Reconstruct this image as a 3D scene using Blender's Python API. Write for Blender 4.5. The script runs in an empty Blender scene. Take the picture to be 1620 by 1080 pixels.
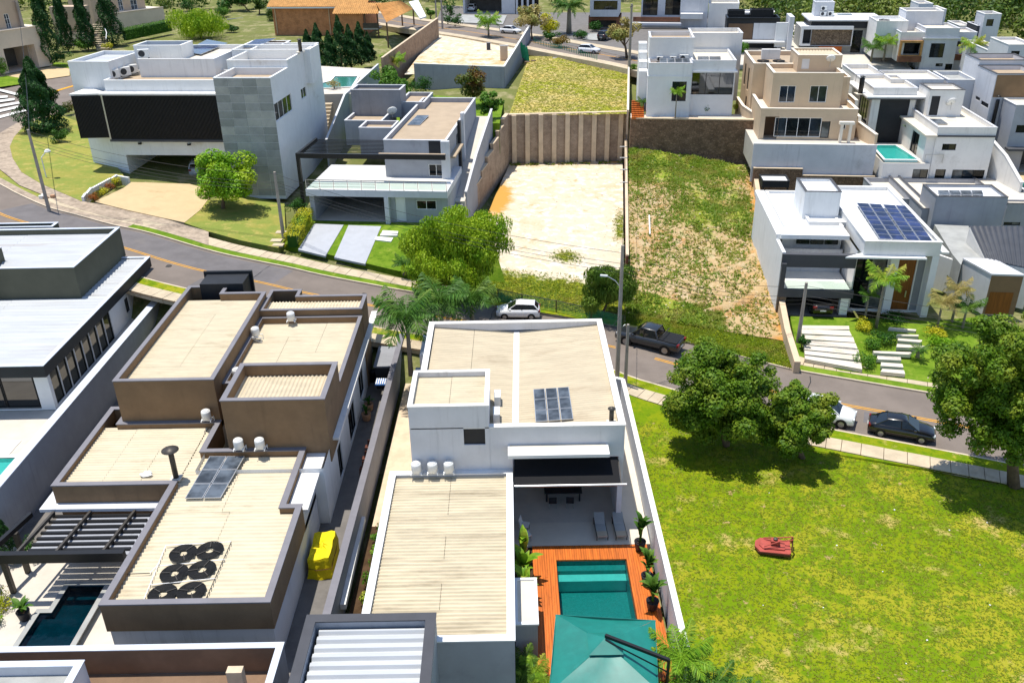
import bpy, math, random
import numpy as np
from mathutils import Matrix, Vector
from mathutils.geometry import tessellate_polygon
random.seed(7); rng=np.random.default_rng(7)
R=math.radians
scn=bpy.context.scene; COL=scn.collection
# ---------------------------------------------------------------- camera, sky, sun, exposure
FPX=1400.0; PITCH=R(26.8); ROLL=R(1.0); CZ=35.0      # drone 35 m above the street
cp,sp,cr,sr=math.cos(PITCH),math.sin(PITCH),math.cos(ROLL),math.sin(ROLL)
CM=np.array([[1,0,0],[0,-sp,cp],[0,-cp,-sp]])@np.array([[cr,-sr,0],[sr,cr,0],[0,0,1.]])
cam=bpy.data.cameras.new('camera'); co=bpy.data.objects.new('camera',cam); COL.objects.link(co)
co.matrix_world=Matrix(((CM[0,0],-CM[0,1],-CM[0,2],0),(CM[1,0],-CM[1,1],-CM[1,2],0),(CM[2,0],-CM[2,1],-CM[2,2],CZ),(0,0,0,1)))
cam.sensor_width=36; cam.lens=FPX/1620*36; cam.clip_end=3000; cam.clip_start=.5
scn.camera=co
SUN_EL,SUN_AZ=R(79),R(-58)      # azimuth measured from +Y (away from the camera) towards +X
w=bpy.data.worlds.new('World'); scn.world=w; w.use_nodes=True
nt=w.node_tree; nt.nodes.clear()
sky=nt.nodes.new('ShaderNodeTexSky'); sky.sky_type='NISHITA'; sky.sun_disc=False
sky.sun_elevation=SUN_EL; sky.sun_rotation=SUN_AZ; sky.altitude=700; sky.air_density=1.0; sky.dust_density=.6
bg=nt.nodes.new('ShaderNodeBackground'); bg.inputs[1].default_value=.15
wo=nt.nodes.new('ShaderNodeOutputWorld'); nt.links.new(sky.outputs[0],bg.inputs[0]); nt.links.new(bg.outputs[0],wo.inputs[0])
sl=bpy.data.lights.new('sun','SUN'); sl.energy=4.5; sl.angle=R(.55); sl.color=(1,.95,.86)
so=bpy.data.objects.new('sun',sl); COL.objects.link(so)
sd=Vector((math.sin(SUN_AZ)*math.cos(SUN_EL),math.cos(SUN_AZ)*math.cos(SUN_EL),math.sin(SUN_EL)))
so.rotation_euler=sd.to_track_quat('Z','Y').to_euler()
vs=scn.view_settings; vs.view_transform='Standard'; vs.look='None'; vs.exposure=.36; vs.gamma=1
scn.cycles.max_bounces=6; scn.cycles.transparent_max_bounces=12
# ---------------------------------------------------------------- rays: a pixel and a height make a world point
def ray(x,y): return CM@np.array([x-810,y-540,FPX])
def P(x,y,z):
    d=ray(x,y); t=(z-CZ)/d[2]; return np.array([t*d[0],t*d[1],z])
def toPx(p):
    c=CM.T@(np.array(p)-np.array([0,0,CZ])); return 810+FPX*c[0]/c[2],540+FPX*c[1]/c[2]
def up(x,y,zb,ty):
    "height of the point seen at row ty straight above the ground point seen at (x,y)"
    p=P(x,y,zb); lo,hi=zb-20,60
    for _ in range(50):
        m=(lo+hi)/2
        if toPx((p[0],p[1],m))[1]>ty: lo=m
        else: hi=m
    return m
def zs(x): return float(np.interp(x,[-90,-60,-50,-38,-25,-13,0,10,60],[8.2,7.0,6.4,5.4,4.2,2.7,.9,0,-.6]))
def S(x,y,dz=0):
    z=0
    for _ in range(40): z=zs(P(x,y,z)[0])+dz
    return P(x,y,z)
# ---------------------------------------------------------------- objects
def tag(o,label=None,cat=None,group=None,kind=None):
    if label: o['label']=label
    if cat: o['category']=cat
    if group: o['group']=group
    if kind: o['kind']=kind
    return o
def thing(name,label,cat,loc=(0,0,0),rz=0,group=None):
    o=bpy.data.objects.new(name,None); COL.objects.link(o); o.location=[float(a) for a in loc]; o.rotation_euler=(0,0,rz)
    o.empty_display_size=.3
    return tag(o,label,cat,group)
def put(me,name,parent=None,world=True):
    o=bpy.data.objects.new(name,me); COL.objects.link(o)
    if parent is not None:
        o.parent=parent
        if world:
            o.matrix_parent_inverse=Matrix.Translation(-Vector(parent.location))
    return o
def dup(root,loc,rz=0,label=None,group=None,parent=None,scale=None):
    r=root.copy(); COL.objects.link(r); r.location=[float(a) for a in loc]; r.rotation_euler=(0,0,rz)
    if scale: r.scale=(scale,)*3
    if label: r['label']=label
    if group: r['group']=group
    for ch in root.children:
        c=ch.copy(); COL.objects.link(c); c.parent=r
        for g in ch.children:
            d=g.copy(); COL.objects.link(d); d.parent=c
    return r
class MB:
    def __init__(s): s.v=[]; s.f=[]
    def poly(s,pts):
        n=len(s.v); s.v+= [tuple(map(float,p)) for p in pts]; s.f.append(tuple(range(n,n+len(pts)))); return s
    def prism(s,pts,z0,z1):
        "pts: xy ring; z0/z1 numbers or lists"
        k=len(pts); n=len(s.v)
        za=z0 if hasattr(z0,'__len__') else [z0]*k; zb=z1 if hasattr(z1,'__len__') else [z1]*k
        s.v+=[(float(p[0]),float(p[1]),float(z)) for p,z in zip(pts,za)]+[(float(p[0]),float(p[1]),float(z)) for p,z in zip(pts,zb)]
        for i in range(k): j=(i+1)%k; s.f.append((n+i,n+j,n+k+j,n+k+i))
        s.f.append(tuple(range(n+k,n+2*k))); s.f.append(tuple(range(n+k-1,n-1,-1))); return s
    def box(s,x0,y0,z0,x1,y1,z1): return s.prism([(x0,y0),(x1,y0),(x1,y1),(x0,y1)],z0,z1)
    def beam(s,a,b,w,h,up=(0,0,1)):
        "rectangular bar from a to b, w wide and h high, centred on the line"
        a=Vector([float(q) for q in a]); b=Vector([float(q) for q in b]); d=(b-a).normalized(); u=Vector(up)
        if abs(d.dot(u))>.97: u=Vector((0,1,0))
        x=d.cross(u).normalized()*(w/2); y=x.cross(d).normalized()*(h/2); n=len(s.v)
        for q in (a,b):
            for sx,sy in ((-1,-1),(1,-1),(1,1),(-1,1)): s.v.append(tuple(q+x*sx+y*sy))
        s.f+=[(n,n+1,n+2,n+3),(n+7,n+6,n+5,n+4)]+[(n+i,n+4+i,n+4+(i+1)%4,n+(i+1)%4) for i in range(4)]; return s
    def tube(s,pts,r,k=8,cap=True):
        pts=[Vector([float(q) for q in p]) for p in pts]; m=len(pts); rr=r if hasattr(r,'__len__') else [r]*m; n=len(s.v)
        ref=None
        for i,p in enumerate(pts):
            d=(pts[min(i+1,m-1)]-pts[max(i-1,0)]).normalized()
            if ref is None: ref=Vector((1,0,0)) if abs(d.x)<.8 else Vector((0,1,0))
            x=(ref-d*ref.dot(d)).normalized(); ref=x; y=d.cross(x)
            for j in range(k):
                a=2*math.pi*j/k; s.v.append(tuple(p+(x*math.cos(a)+y*math.sin(a))*rr[i]))
        for i in range(m-1):
            for j in range(k): s.f.append((n+i*k+j,n+i*k+(j+1)%k,n+(i+1)*k+(j+1)%k,n+(i+1)*k+j))
        if cap: s.f.append(tuple(n+j for j in range(k-1,-1,-1))); s.f.append(tuple(n+(m-1)*k+j for j in range(k)))
        return s
    def lathe(s,c,prof,k=14):
        n=len(s.v); m=len(prof)
        for r,z in prof:
            for j in range(k): a=2*math.pi*j/k; s.v.append((c[0]+r*math.cos(a),c[1]+r*math.sin(a),c[2]+z))
        for i in range(m-1):
            for j in range(k): s.f.append((n+i*k+j,n+i*k+(j+1)%k,n+(i+1)*k+(j+1)%k,n+(i+1)*k+j))
        s.f.append(tuple(n+j for j in range(k-1,-1,-1))); s.f.append(tuple(n+(m-1)*k+j for j in range(k)))
        return s
    def mesh(s,name,m,smooth=False):
        me=bpy.data.meshes.new(name); me.from_pydata(s.v,[],s.f); me.materials.append(m if not isinstance(m,str) else M[m])
        if smooth: me.polygons.foreach_set('use_smooth',[True]*len(me.polygons))
        return me
    def build(s,name,m,parent=None,smooth=False,world=True):
        return put(s.mesh(name,m,smooth),name,parent,world)
# ---------------------------------------------------------------- materials
M={}
def lin(c):
    if isinstance(c,str): c=tuple(int(c[i:i+2],16)/255 for i in (0,2,4)); c=tuple(v/12.92 if v<=.04045 else ((v+.055)/1.055)**2.4 for v in c)
    return (c[0],c[1],c[2],1)
def nodes(name):
    m=bpy.data.materials.new(name); m.use_nodes=True; n=m.node_tree; n.nodes.clear(); M[name]=m
    o=n.nodes.new('ShaderNodeOutputMaterial'); b=n.nodes.new('ShaderNodeBsdfPrincipled'); n.links.new(b.outputs[0],o.inputs[0])
    g=n.nodes.new('ShaderNodeNewGeometry'); return m,n,b,g,o
def noise(n,vec,scale,detail=4,rough=.6,stretch=None):
    t=n.nodes.new('ShaderNodeTexNoise'); t.inputs['Scale'].default_value=scale; t.inputs['Detail'].default_value=detail; t.inputs['Roughness'].default_value=rough
    if stretch:
        mp=n.nodes.new('ShaderNodeMapping'); mp.inputs['Scale'].default_value=stretch; n.links.new(vec,mp.inputs[0]); vec=mp.outputs[0]
    n.links.new(vec,t.inputs['Vector']); return t.outputs['Fac']
def mixc(n,f,a,b):
    x=n.nodes.new('ShaderNodeMix'); x.data_type='RGBA'
    for i,v in ((0,f),(6,a),(7,b)):
        if isinstance(v,(int,float)): x.inputs[i].default_value=v
        elif isinstance(v,tuple): x.inputs[i].default_value=v
        else: n.links.new(v,x.inputs[i])
    return x.outputs[2]
def ramp(n,f,a,b):
    x=n.nodes.new('ShaderNodeMapRange'); x.inputs[1].default_value=a; x.inputs[2].default_value=b; x.interpolation_type='SMOOTHSTEP'; n.links.new(f,x.inputs[0]); return x.outputs[0]
def bumpn(n,b,h,strength,dist):
    x=n.nodes.new('ShaderNodeBump'); x.inputs['Strength'].default_value=strength; x.inputs['Distance'].default_value=dist; n.links.new(h,x.inputs['Height']); n.links.new(x.outputs[0],b.inputs['Normal'])
def mat(name,col,rough=.8,var=.1,scale=1.2,dirt=None,dirtc=(.12,.1,.08,1),bump=0,bscale=30,metal=0,spec=.3,stretch=None,coat=0,streak=0):
    "plain surface: two scales of colour noise, optional dirt patches, optional fine relief"
    m,n,b,g,o=nodes(name); c=lin(col); pos=g.outputs['Position']
    k=lambda s: tuple(min(1,v*s) for v in c[:3])+(1,)
    f=noise(n,pos,scale,5,.65,stretch); cc=mixc(n,ramp(n,f,.3,.7),k(1-var),k(1+var))
    if dirt:
        f2=noise(n,pos,scale*.35,6,.7,stretch); cc=mixc(n,ramp(n,f2,.62-dirt*.2,.8),cc,dirtc if isinstance(dirtc,tuple) else lin(dirtc))
    if streak:
        f3=noise(n,pos,1.0,5,.7,(2.6,2.6,.16)); f4=noise(n,pos,.25,3,.6); mm=n.nodes.new('ShaderNodeMath'); mm.operation='MULTIPLY'; n.links.new(ramp(n,f3,.5,.72),mm.inputs[0]); n.links.new(ramp(n,f4,.38,.62),mm.inputs[1]); m3=n.nodes.new('ShaderNodeMath'); m3.operation='MULTIPLY'; m3.inputs[1].default_value=streak; n.links.new(mm.outputs[0],m3.inputs[0]); cc=mixc(n,m3.outputs[0],cc,k(.45))
    n.links.new(cc,b.inputs['Base Color']); b.inputs['Roughness'].default_value=rough; b.inputs['Metallic'].default_value=metal
    b.inputs['Specular IOR Level'].default_value=spec; b.inputs['Coat Weight'].default_value=coat; b.inputs['Coat Roughness'].default_value=.05
    if bump: bumpn(n,b,noise(n,pos,bscale,3,.6),bump,.03)
    return m
def leafmat(name,a,b_,c_=None,trans=.25,cl=.35):
    "leaves: colour differs from leaf to leaf and from clump to clump"
    m,n,b,g,o=nodes(name); A,B=lin(a),lin(b_); C_=lin(c_) if c_ else B
    cc=mixc(n,g.outputs['Random Per Island'],A,B)
    f=noise(n,g.outputs['Position'],cl,3,.6); cc=mixc(n,ramp(n,f,.45,.7),cc,C_)
    n.links.new(cc,b.inputs['Base Color']); b.inputs['Roughness'].default_value=.55; b.inputs['Specular IOR Level'].default_value=.25
    t=n.nodes.new('ShaderNodeBsdfTranslucent'); n.links.new(cc,t.inputs[0]); x=n.nodes.new('ShaderNodeMixShader'); x.inputs[0].default_value=trans
    n.links.new(b.outputs[0],x.inputs[1]); n.links.new(t.outputs[0],x.inputs[2]); n.links.new(x.outputs[0],o.inputs[0]); return m
def groundmat(name,layers,base,bump=.6,bscale=6,attr=None,attrc=None,aw=.35,ascale=.8,attr2=None,attr2c=None):
    "soil and turf: base colour, then layers (colour, noise scale, from, to); an attribute 'mask' can lead one more layer"
    m,n,b,g,o=nodes(name); pos=g.outputs['Position']; cc=lin(base)
    for (c,s,lo,hi) in layers: cc=mixc(n,ramp(n,noise(n,pos,s,7,.68),lo,hi),cc,lin(c))
    if attr2:
        at=n.nodes.new('ShaderNodeAttribute'); at.attribute_name=attr2; ad=n.nodes.new('ShaderNodeMath'); ad.operation='MULTIPLY_ADD'; n.links.new(noise(n,pos,.6,6,.7),ad.inputs[0]); ad.inputs[1].default_value=1.2; n.links.new(at.outputs['Fac'],ad.inputs[2]); cc=mixc(n,ramp(n,ad.outputs[0],.85,1.3),cc,lin(attr2c))
    if attr:
        at=n.nodes.new('ShaderNodeAttribute'); at.attribute_name=attr
        ad=n.nodes.new('ShaderNodeMath'); ad.operation='MULTIPLY_ADD'; n.links.new(noise(n,pos,ascale,7,.72),ad.inputs[0]); ad.inputs[1].default_value=1.6; n.links.new(at.outputs['Fac'],ad.inputs[2])
        fa=noise(n,pos,3.5,5,.7); c2=mixc(n,ramp(n,fa,.35,.65),lin(attrc[0]),lin(attrc[1]))
        cc=mixc(n,ramp(n,ad.outputs[0],.95,.95+aw),cc,c2)
    n.links.new(cc,b.inputs['Base Color']); b.inputs['Roughness'].default_value=.95; b.inputs['Specular IOR Level'].default_value=.1
    bumpn(n,b,noise(n,pos,bscale,6,.75),bump,.12); return m
def glassmat(name,col,rough=.04,spec=.6):
    m,n,b,g,o=nodes(name); f=noise(n,g.outputs['Position'],.7,3); c=lin(col)
    n.links.new(mixc(n,ramp(n,f,.35,.65),tuple(v*.5 for v in c[:3])+(1,),tuple(v*1.6 for v in c[:3])+(1,)),b.inputs['Base Color'])
    b.inputs['Roughness'].default_value=rough; b.inputs['Specular IOR Level'].default_value=spec
def watermat(name,tint):
    m,n,b,g,o=nodes(name); t=n.nodes.new('ShaderNodeBsdfTransparent'); t.inputs[0].default_value=lin(tint)
    gl=n.nodes.new('ShaderNodeBsdfGlossy'); gl.inputs['Roughness'].default_value=.03
    bu=n.nodes.new('ShaderNodeBump'); bu.inputs['Strength'].default_value=.25; bu.inputs['Distance'].default_value=.05; n.links.new(noise(n,g.outputs['Position'],3,3),bu.inputs['Height']); n.links.new(bu.outputs[0],gl.inputs['Normal'])
    fr=n.nodes.new('ShaderNodeFresnel'); fr.inputs[0].default_value=1.33; x=n.nodes.new('ShaderNodeMixShader'); n.links.new(fr.outputs[0],x.inputs[0]); n.links.new(t.outputs[0],x.inputs[1]); n.links.new(gl.outputs[0],x.inputs[2]); n.links.new(x.outputs[0],o.inputs[0])
def clearmat(name,tint,refl=.12):
    m,n,b,g,o=nodes(name); t=n.nodes.new('ShaderNodeBsdfTransparent'); t.inputs[0].default_value=lin(tint); gl=n.nodes.new('ShaderNodeBsdfGlossy'); gl.inputs['Roughness'].default_value=.03
    x=n.nodes.new('ShaderNodeMixShader'); x.inputs[0].default_value=refl; n.links.new(t.outputs[0],x.inputs[1]); n.links.new(gl.outputs[0],x.inputs[2]); n.links.new(x.outputs[0],o.inputs[0])
def masonry(name,c1,c2,cm,bw,bh,mort=.02,kind='brick',bump=.6):
    "brick or rubble seen from far away; u runs along the wall, v is height"
    m,n,b,g,o=nodes(name); pos=g.outputs['Position']
    sx=n.nodes.new('ShaderNodeSeparateXYZ'); n.links.new(pos,sx.inputs[0]); ad=n.nodes.new('ShaderNodeMath'); ad.operation='ADD'; n.links.new(sx.outputs[0],ad.inputs[0])
    mu=n.nodes.new('ShaderNodeMath'); mu.operation='MULTIPLY'; mu.inputs[1].default_value=.93; n.links.new(sx.outputs[1],mu.inputs[0]); n.links.new(mu.outputs[0],ad.inputs[1])
    cx=n.nodes.new('ShaderNodeCombineXYZ'); n.links.new(ad.outputs[0],cx.inputs[0]); n.links.new(sx.outputs[2],cx.inputs[1])
    if kind=='brick':
        t=n.nodes.new('ShaderNodeTexBrick'); t.inputs['Scale'].default_value=1; t.inputs['Brick Width'].default_value=bw; t.inputs['Row Height'].default_value=bh; t.inputs['Mortar Size'].default_value=mort
        for i,c in ((1,c1),(2,c2),(3,cm)): t.inputs[i].default_value=lin(c)
        n.links.new(cx.outputs[0],t.inputs[0]); cc=t.outputs['Color']; hh=t.outputs['Fac']; inv=-1
    else:
        t=n.nodes.new('ShaderNodeTexVoronoi'); t.inputs['Scale'].default_value=1/bw; t.feature='F1'; n.links.new(cx.outputs[0],t.inputs['Vector'])
        e=n.nodes.new('ShaderNodeTexVoronoi'); e.feature='DISTANCE_TO_EDGE'; e.inputs['Scale'].default_value=1/bw; n.links.new(cx.outputs[0],e.inputs['Vector'])
        sc=n.nodes.new('ShaderNodeSeparateColor'); n.links.new(t.outputs['Color'],sc.inputs[0]); cc=mixc(n,sc.outputs[0],lin(c1),lin(c2)); hh=ramp(n,e.outputs['Distance'],.0,.09); cc=mixc(n,hh,lin(cm),cc); inv=1
    f=noise(n,pos,.8,5,.7); d=mixc(n,ramp(n,f,.35,.75),(1,1,1,1),(.62,.6,.58,1))
    mm=n.nodes.new('ShaderNodeMix'); mm.data_type='RGBA'; mm.blend_type='MULTIPLY'; mm.inputs[0].default_value=1; n.links.new(cc,mm.inputs[6]); n.links.new(d,mm.inputs[7])
    n.links.new(mm.outputs[2],b.inputs['Base Color']); b.inputs['Roughness'].default_value=.9; bumpn(n,b,hh,bump*inv,.04)
# walls and roofs
mat('white','dfe0e0',.75,.035,.7,dirt=.1,dirtc='bdb9b2',bump=.15,bscale=40,streak=.28)
mat('offwhite','dedcd8',.8,.04,.6,dirt=.25,dirtc='b4b0a8',bump=.15,streak=.35)
mat('palegrey','c9cace',.8,.05,.6,dirt=.2,dirtc='a9a9aa',bump=.15,streak=.35)
mat('bluegrey','9c9fa6',.8,.06,.6,dirt=.2,dirtc='84868c',bump=.15,streak=.35)
mat('midgrey','8b8c90',.8,.07,.6,dirt=.2,dirtc='74757a',bump=.15,streak=.35)
mat('darkgrey','4a4b4f',.75,.08,.7,bump=.1)
mat('charcoal','25272b',.6,.12,.8,bump=.1)
mat('black_metal','121316',.45,.2,1.5,spec=.4)
mat('brown','80684e',.9,.09,.8,dirt=.2,dirtc='705940',bump=.3,bscale=60,streak=.3)
mat('brown_dark','6b5644',.9,.1,.8,dirt=.2,dirtc='403631',bump=.3,bscale=60)
mat('coping','77757a',.7,.07,1,dirt=.2,dirtc='706b68')
mat('coping_dark','44454a',.7,.08,1)
mat('coping_light','c3cad4',.6,.06,1)
mat('olive','5b5a4c',.9,.07,.8,bump=.2)
mat('beige','cdb699',.85,.04,.6,dirt=.2,dirtc='b39c80',bump=.2,streak=.3)
mat('beige_trim','e6dccb',.8,.04,.8)
mat('mansion','c0a891',.85,.06,.5,dirt=.3,dirtc='a08a76',bump=.2)
mat('mansion_trim','cfbfae',.85,.06,.5,dirt=.2,dirtc='b0a090')
mat('concrete','9c9d9a',.85,.12,.7,dirt=.5,dirtc='82847f',bump=.3,bscale=30)
mat('concrete_b','8f918d',.85,.1,.8,dirt=.5,dirtc='787a75',bump=.3); mat('concrete_c','a8a8a2',.85,.1,.7,dirt=.4,dirtc='8c8d87',bump=.3); mat('concrete_warm','cbb79c',.9,.12,.8,dirt=.5,dirtc='a08f7c',bump=.3)
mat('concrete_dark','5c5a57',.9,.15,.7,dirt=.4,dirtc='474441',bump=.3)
mat('sheet_cream','c8bca2',.7,.07,1.3,dirt=.45,dirtc='a5957a',stretch=(.5,1.8,1))
mat('sheet_aged','c4b89e',.75,.12,1.4,dirt=.7,dirtc='8c7f68',stretch=(.3,2.4,1))
mat('sheet_tan','beb198',.75,.08,1.1,dirt=.5,dirtc='a2927a',stretch=(.5,1.8,1))
mat('sheet_white','b2b5b8',.5,.08,.6,dirt=.6,dirtc='9c948e',stretch=(.3,2.5,1))
mat('sheet_plain','cfc6b6',.8,.05,.6,dirt=.4,dirtc='ada08c')
mat('slab_tan','a8967f',.9,.08,.6,dirt=.5,dirtc='9d8a74',bump=.2)
mat('sheet_dark','3b3d42',.5,.12,.8,dirt=.3,dirtc='55575b',spec=.5)
mat('terrace_brown','7c6450',.9,.12,.7,dirt=.6,dirtc='6e5a4b',bump=.2)
mat('tile_white','e0ddd6',.5,.03,.7)
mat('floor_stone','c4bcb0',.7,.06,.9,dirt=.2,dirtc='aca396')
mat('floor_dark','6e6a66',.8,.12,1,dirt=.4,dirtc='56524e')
mat('paver_grey','a9acb2',.85,.05,1.2,bump=.2,bscale=25)
mat('paver_cream','c0a982',.85,.05,.9,dirt=.3,dirtc='aa906a',bump=.15)
mat('wood','c06420',.5,.28,1.0,stretch=(7,.5,1),spec=.4)
mat('door_wood','7c4a1c',.45,.25,1.2,stretch=(7,7,.5))
mat('roof_tile_clay','b98a52',.85,.2,1.5,dirt=.5,dirtc='8f6438',bump=.3)
mat('pipe','c3a98a',.6,.05,1)
glassmat('glass','0e1518',.04,.22); glassmat('glass_warm','2a2a22'); glassmat('glass_curtain','5c5f5e',.08,.25); glassmat('glass_blue','1a242c',.04,.4); glassmat('panel_blue','20284e',.12,.3); glassmat('panel_grey','4c535b',.2,.2)
mat('panel_frame','b9bcc0',.4,.03,2,metal=.6)
mat('frame_white','e6e6e4',.5,.02,2); mat('frame_dark','1c1e20',.5,.1,2)
mat('rubber_black','17181a',.7,.2,3,bump=.2,bscale=60)
mat('steel','b8b9ba',.35,.05,2,metal=.9); mat('steel_dark','4b4742',.5,.15,2,metal=.4)
mat('ac_white','dcdcd9',.5,.03,2); mat('ac_grille','33363a',.6,.2,4)
clearmat('rail_glass','cfe2de',.14); clearmat('car_glass_clear','20282b',.2); clearmat('window_clear','363e3c',.14)
masonry('stone_brown','9a7c62','7c614a','5c4836',.24,.3,kind='stone'); masonry('stone_tan','8a7a66','6b5b49','4c4034',.35,.3,kind='stone')
masonry('block_grey','b09c88','a08d7a','8a7a6a',.4,.2,.012); masonry('block_tan','a58a72','97795f','8f8378',.4,.2,.012)
masonry('brick_red','cc8656','bc784a','b8906c',.22,.075,.008,bump=.3); masonry('brick_fine','8a5a40','7a4c34','6c5444',.3,.09,.01,bump=.4)
# ground
mat('asphalt','766c64',.9,.1,.4,dirt=.6,dirtc='847a71',bump=.3,bscale=40); mat('asphalt_dark','6a6666',.9,.12,.6,dirt=.4,dirtc='77716d',bump=.3,bscale=40)
mat('kerb','c4b59e',.9,.12,1.2,dirt=.4,dirtc='8f7f6b'); mat('walk','baab92',.9,.12,.8,dirt=.6,dirtc='99866c',bump=.2); mat('walk_stone','a29280',.9,.25,1.6,dirt=.7,dirtc='5f5246',bump=.4,bscale=8)
mat('road_yellow','d79a1e',.8,.12,2,dirt=.35,dirtc='a98a52'); mat('road_white','d9d7d1',.8,.06,2,dirt=.3,dirtc='a6a29b')
groundmat('turf',[('929024',.13,.46,.58),('667f0c',.5,.47,.57),('b09c5c',.22,.55,.66),('5a740e',1.6,.52,.62),('a4983e',1.0,.6,.72),('607a0e',4.5,.54,.66),('a08a5c',.8,.63,.67)],'78860f',bump=.35)
groundmat('turf_dry',[('8f8c45',.3,.42,.6),('a89a58',.9,.5,.7),('6f8030',1.6,.55,.75)],'7d8840')
groundmat('turf_green',[('728a28',.5,.4,.62),('4c6c16',1.5,.5,.7),('8f9440',2.5,.56,.72)],'5c7a1c')
groundmat('turf_pale',[('bca660',.25,.44,.56),('92942c',.12,.45,.56),('c4b07a',1.0,.5,.6),('848c30',1.5,.56,.66)],'a79c58',bump=.25)
groundmat('sand',[('c4b496',.25,.47,.62),('bb9f72',.5,.58,.7),('ded6c6',.8,.48,.64),('b8a68a',1.9,.58,.68),('8f7c62',3.4,.63,.7)],'cabda6',attr='mask',attrc=('6a7a16','8a862c'),bump=.5,attr2='mask2',attr2c='bf9148')
groundmat('dirt',[('b08a5c',.25,.5,.62),('bba888',.8,.5,.64),('8c7556',1.5,.54,.66),('c6b699',2.6,.56,.68),('6f5c44',3.6,.6,.7)],'b39a72',attr='mask',attrc=('6a8822','9a9444'),bump=.55,attr2='mask2',attr2c='b8843e')
groundmat('dirt_orange',[('cf9a55',.4,.45,.65),('dcb98a',1.2,.5,.75)],'d3a468')
groundmat('earth',[('6f7440',.12,.4,.6),('948c68',.4,.48,.66),('4f6428',.7,.55,.7)],'6a6e40')
groundmat('soil',[('5a4634',1.2,.4,.7)],'463626')
# foliage
leafmat('leaf_ficus','426612','6e8e1e','8a962a',.3,.6); leafmat('leaf_bright','5f9410','86b01c','a5b51e'); leafmat('leaf_willow','86a81e','aec22e','6c961a',trans=.35)
leafmat('leaf_pepper','5c7c26','7c9236','4a6e22',trans=.35); leafmat('leaf_cypress','1c401a','325c22','264e16',.15); leafmat('leaf_dark','234a18','3c6a1e','2c5a14')
leafmat('leaf_palm','345c1a','557c28','708a34',.2); leafmat('leaf_palm_bright','5c8c1c','8cae2c','b0ac44',.25); leafmat('leaf_yellow','a8a818','c8c02a','8aa01c'); leafmat('leaf_red','7a3a1a','b0702a','5a6a20')
leafmat('leaf_forest','2c4a18','56701f','74802c',.2,.12); leafmat('leaf_mango','3a5a1c','6a6a2a','7a5026'); leafmat('leaf_hedge','42701a','618c22','345c14'); leafmat('leaf_bronze','6a5a20','8a7028','4f6a1c'); leafmat('leaf_dry','9a8a4a','b5a56a','7f8a3a')
leafmat('blade_green','627e0c','84941a','929030',.45,.5); leafmat('blade_dry','86901c','968f34','748612',.5,.5); leafmat('blade_weed','62861c','869a30','9a9448',.45,.5)
mat('bark','6b5a48',.95,.25,3,bump=.6,bscale=12); mat('bark_palm','8c8374',.9,.2,4,stretch=(1,1,6),bump=.4)
# poles, vehicles
mat('pole_concrete','a0968c',.9,.15,1,dirt=.3,dirtc='6d645c'); mat('cable','2a2a2c',.6,.1,3); mat('tyre','1b1b1c',.85,.15,5); mat('rim','9a9c9f',.35,.1,4,metal=.8)
for nm,c in dict(car_white='e2e3e4',car_black='0d0d0f',car_graphite='24272b',car_silver='a9acb0').items(): mat(nm,c,.28,.03,3,spec=.5,coat=.6)
glassmat('car_glass','0c1113'); mat('lamp_red','7a1512',.3,.1,5); mat('lamp_clear','cfd3d6',.2,.05,5); mat('plate','cfcfcb',.5,.05,5); mat('trim_black','151516',.6,.1,5)
mat('mower_red','a34a40',.6,.15,3,dirt=.4,dirtc='8a3a30'); mat('cover_yellow','dcc60a',.7,.12,2.5,bump=.9,bscale=6); mat('canvas_teal','167268',.45,.1,1.5,dirt=.3,dirtc='2c857b',spec=.5); mat('awning_black','0a0b10',.8,.15,2); mat('net_green','2a8a62',.8,.2,2); mat('pot_dark','26252a',.5,.2,3); mat('pot_clay','b0886a',.8,.1,3)
mat('pool_tile','4f9c9a',.3,.14,2.5,stretch=(3,3,1)); mat('pool_tile_dark','155a68',.3,.2,2.5); mat('pool_tile_light','c4eee8',.3,.06,2.5); watermat('water','8accca'); watermat('water_dark','4fa0a8')
mat('orange_plastic','c8641a',.5,.1,3); mat('cloth_white','d9d9d6',.8,.05,3); mat('skin','9a6a50',.6,.05,3); mat('cloth_dark','26282c',.9,.1,4); mat('rust_brown','5a3226',.7,.15,3); mat('flower_red','b02a18',.6,.3,5); mat('blue_paint','3f6fae',.5,.1,3)
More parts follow.
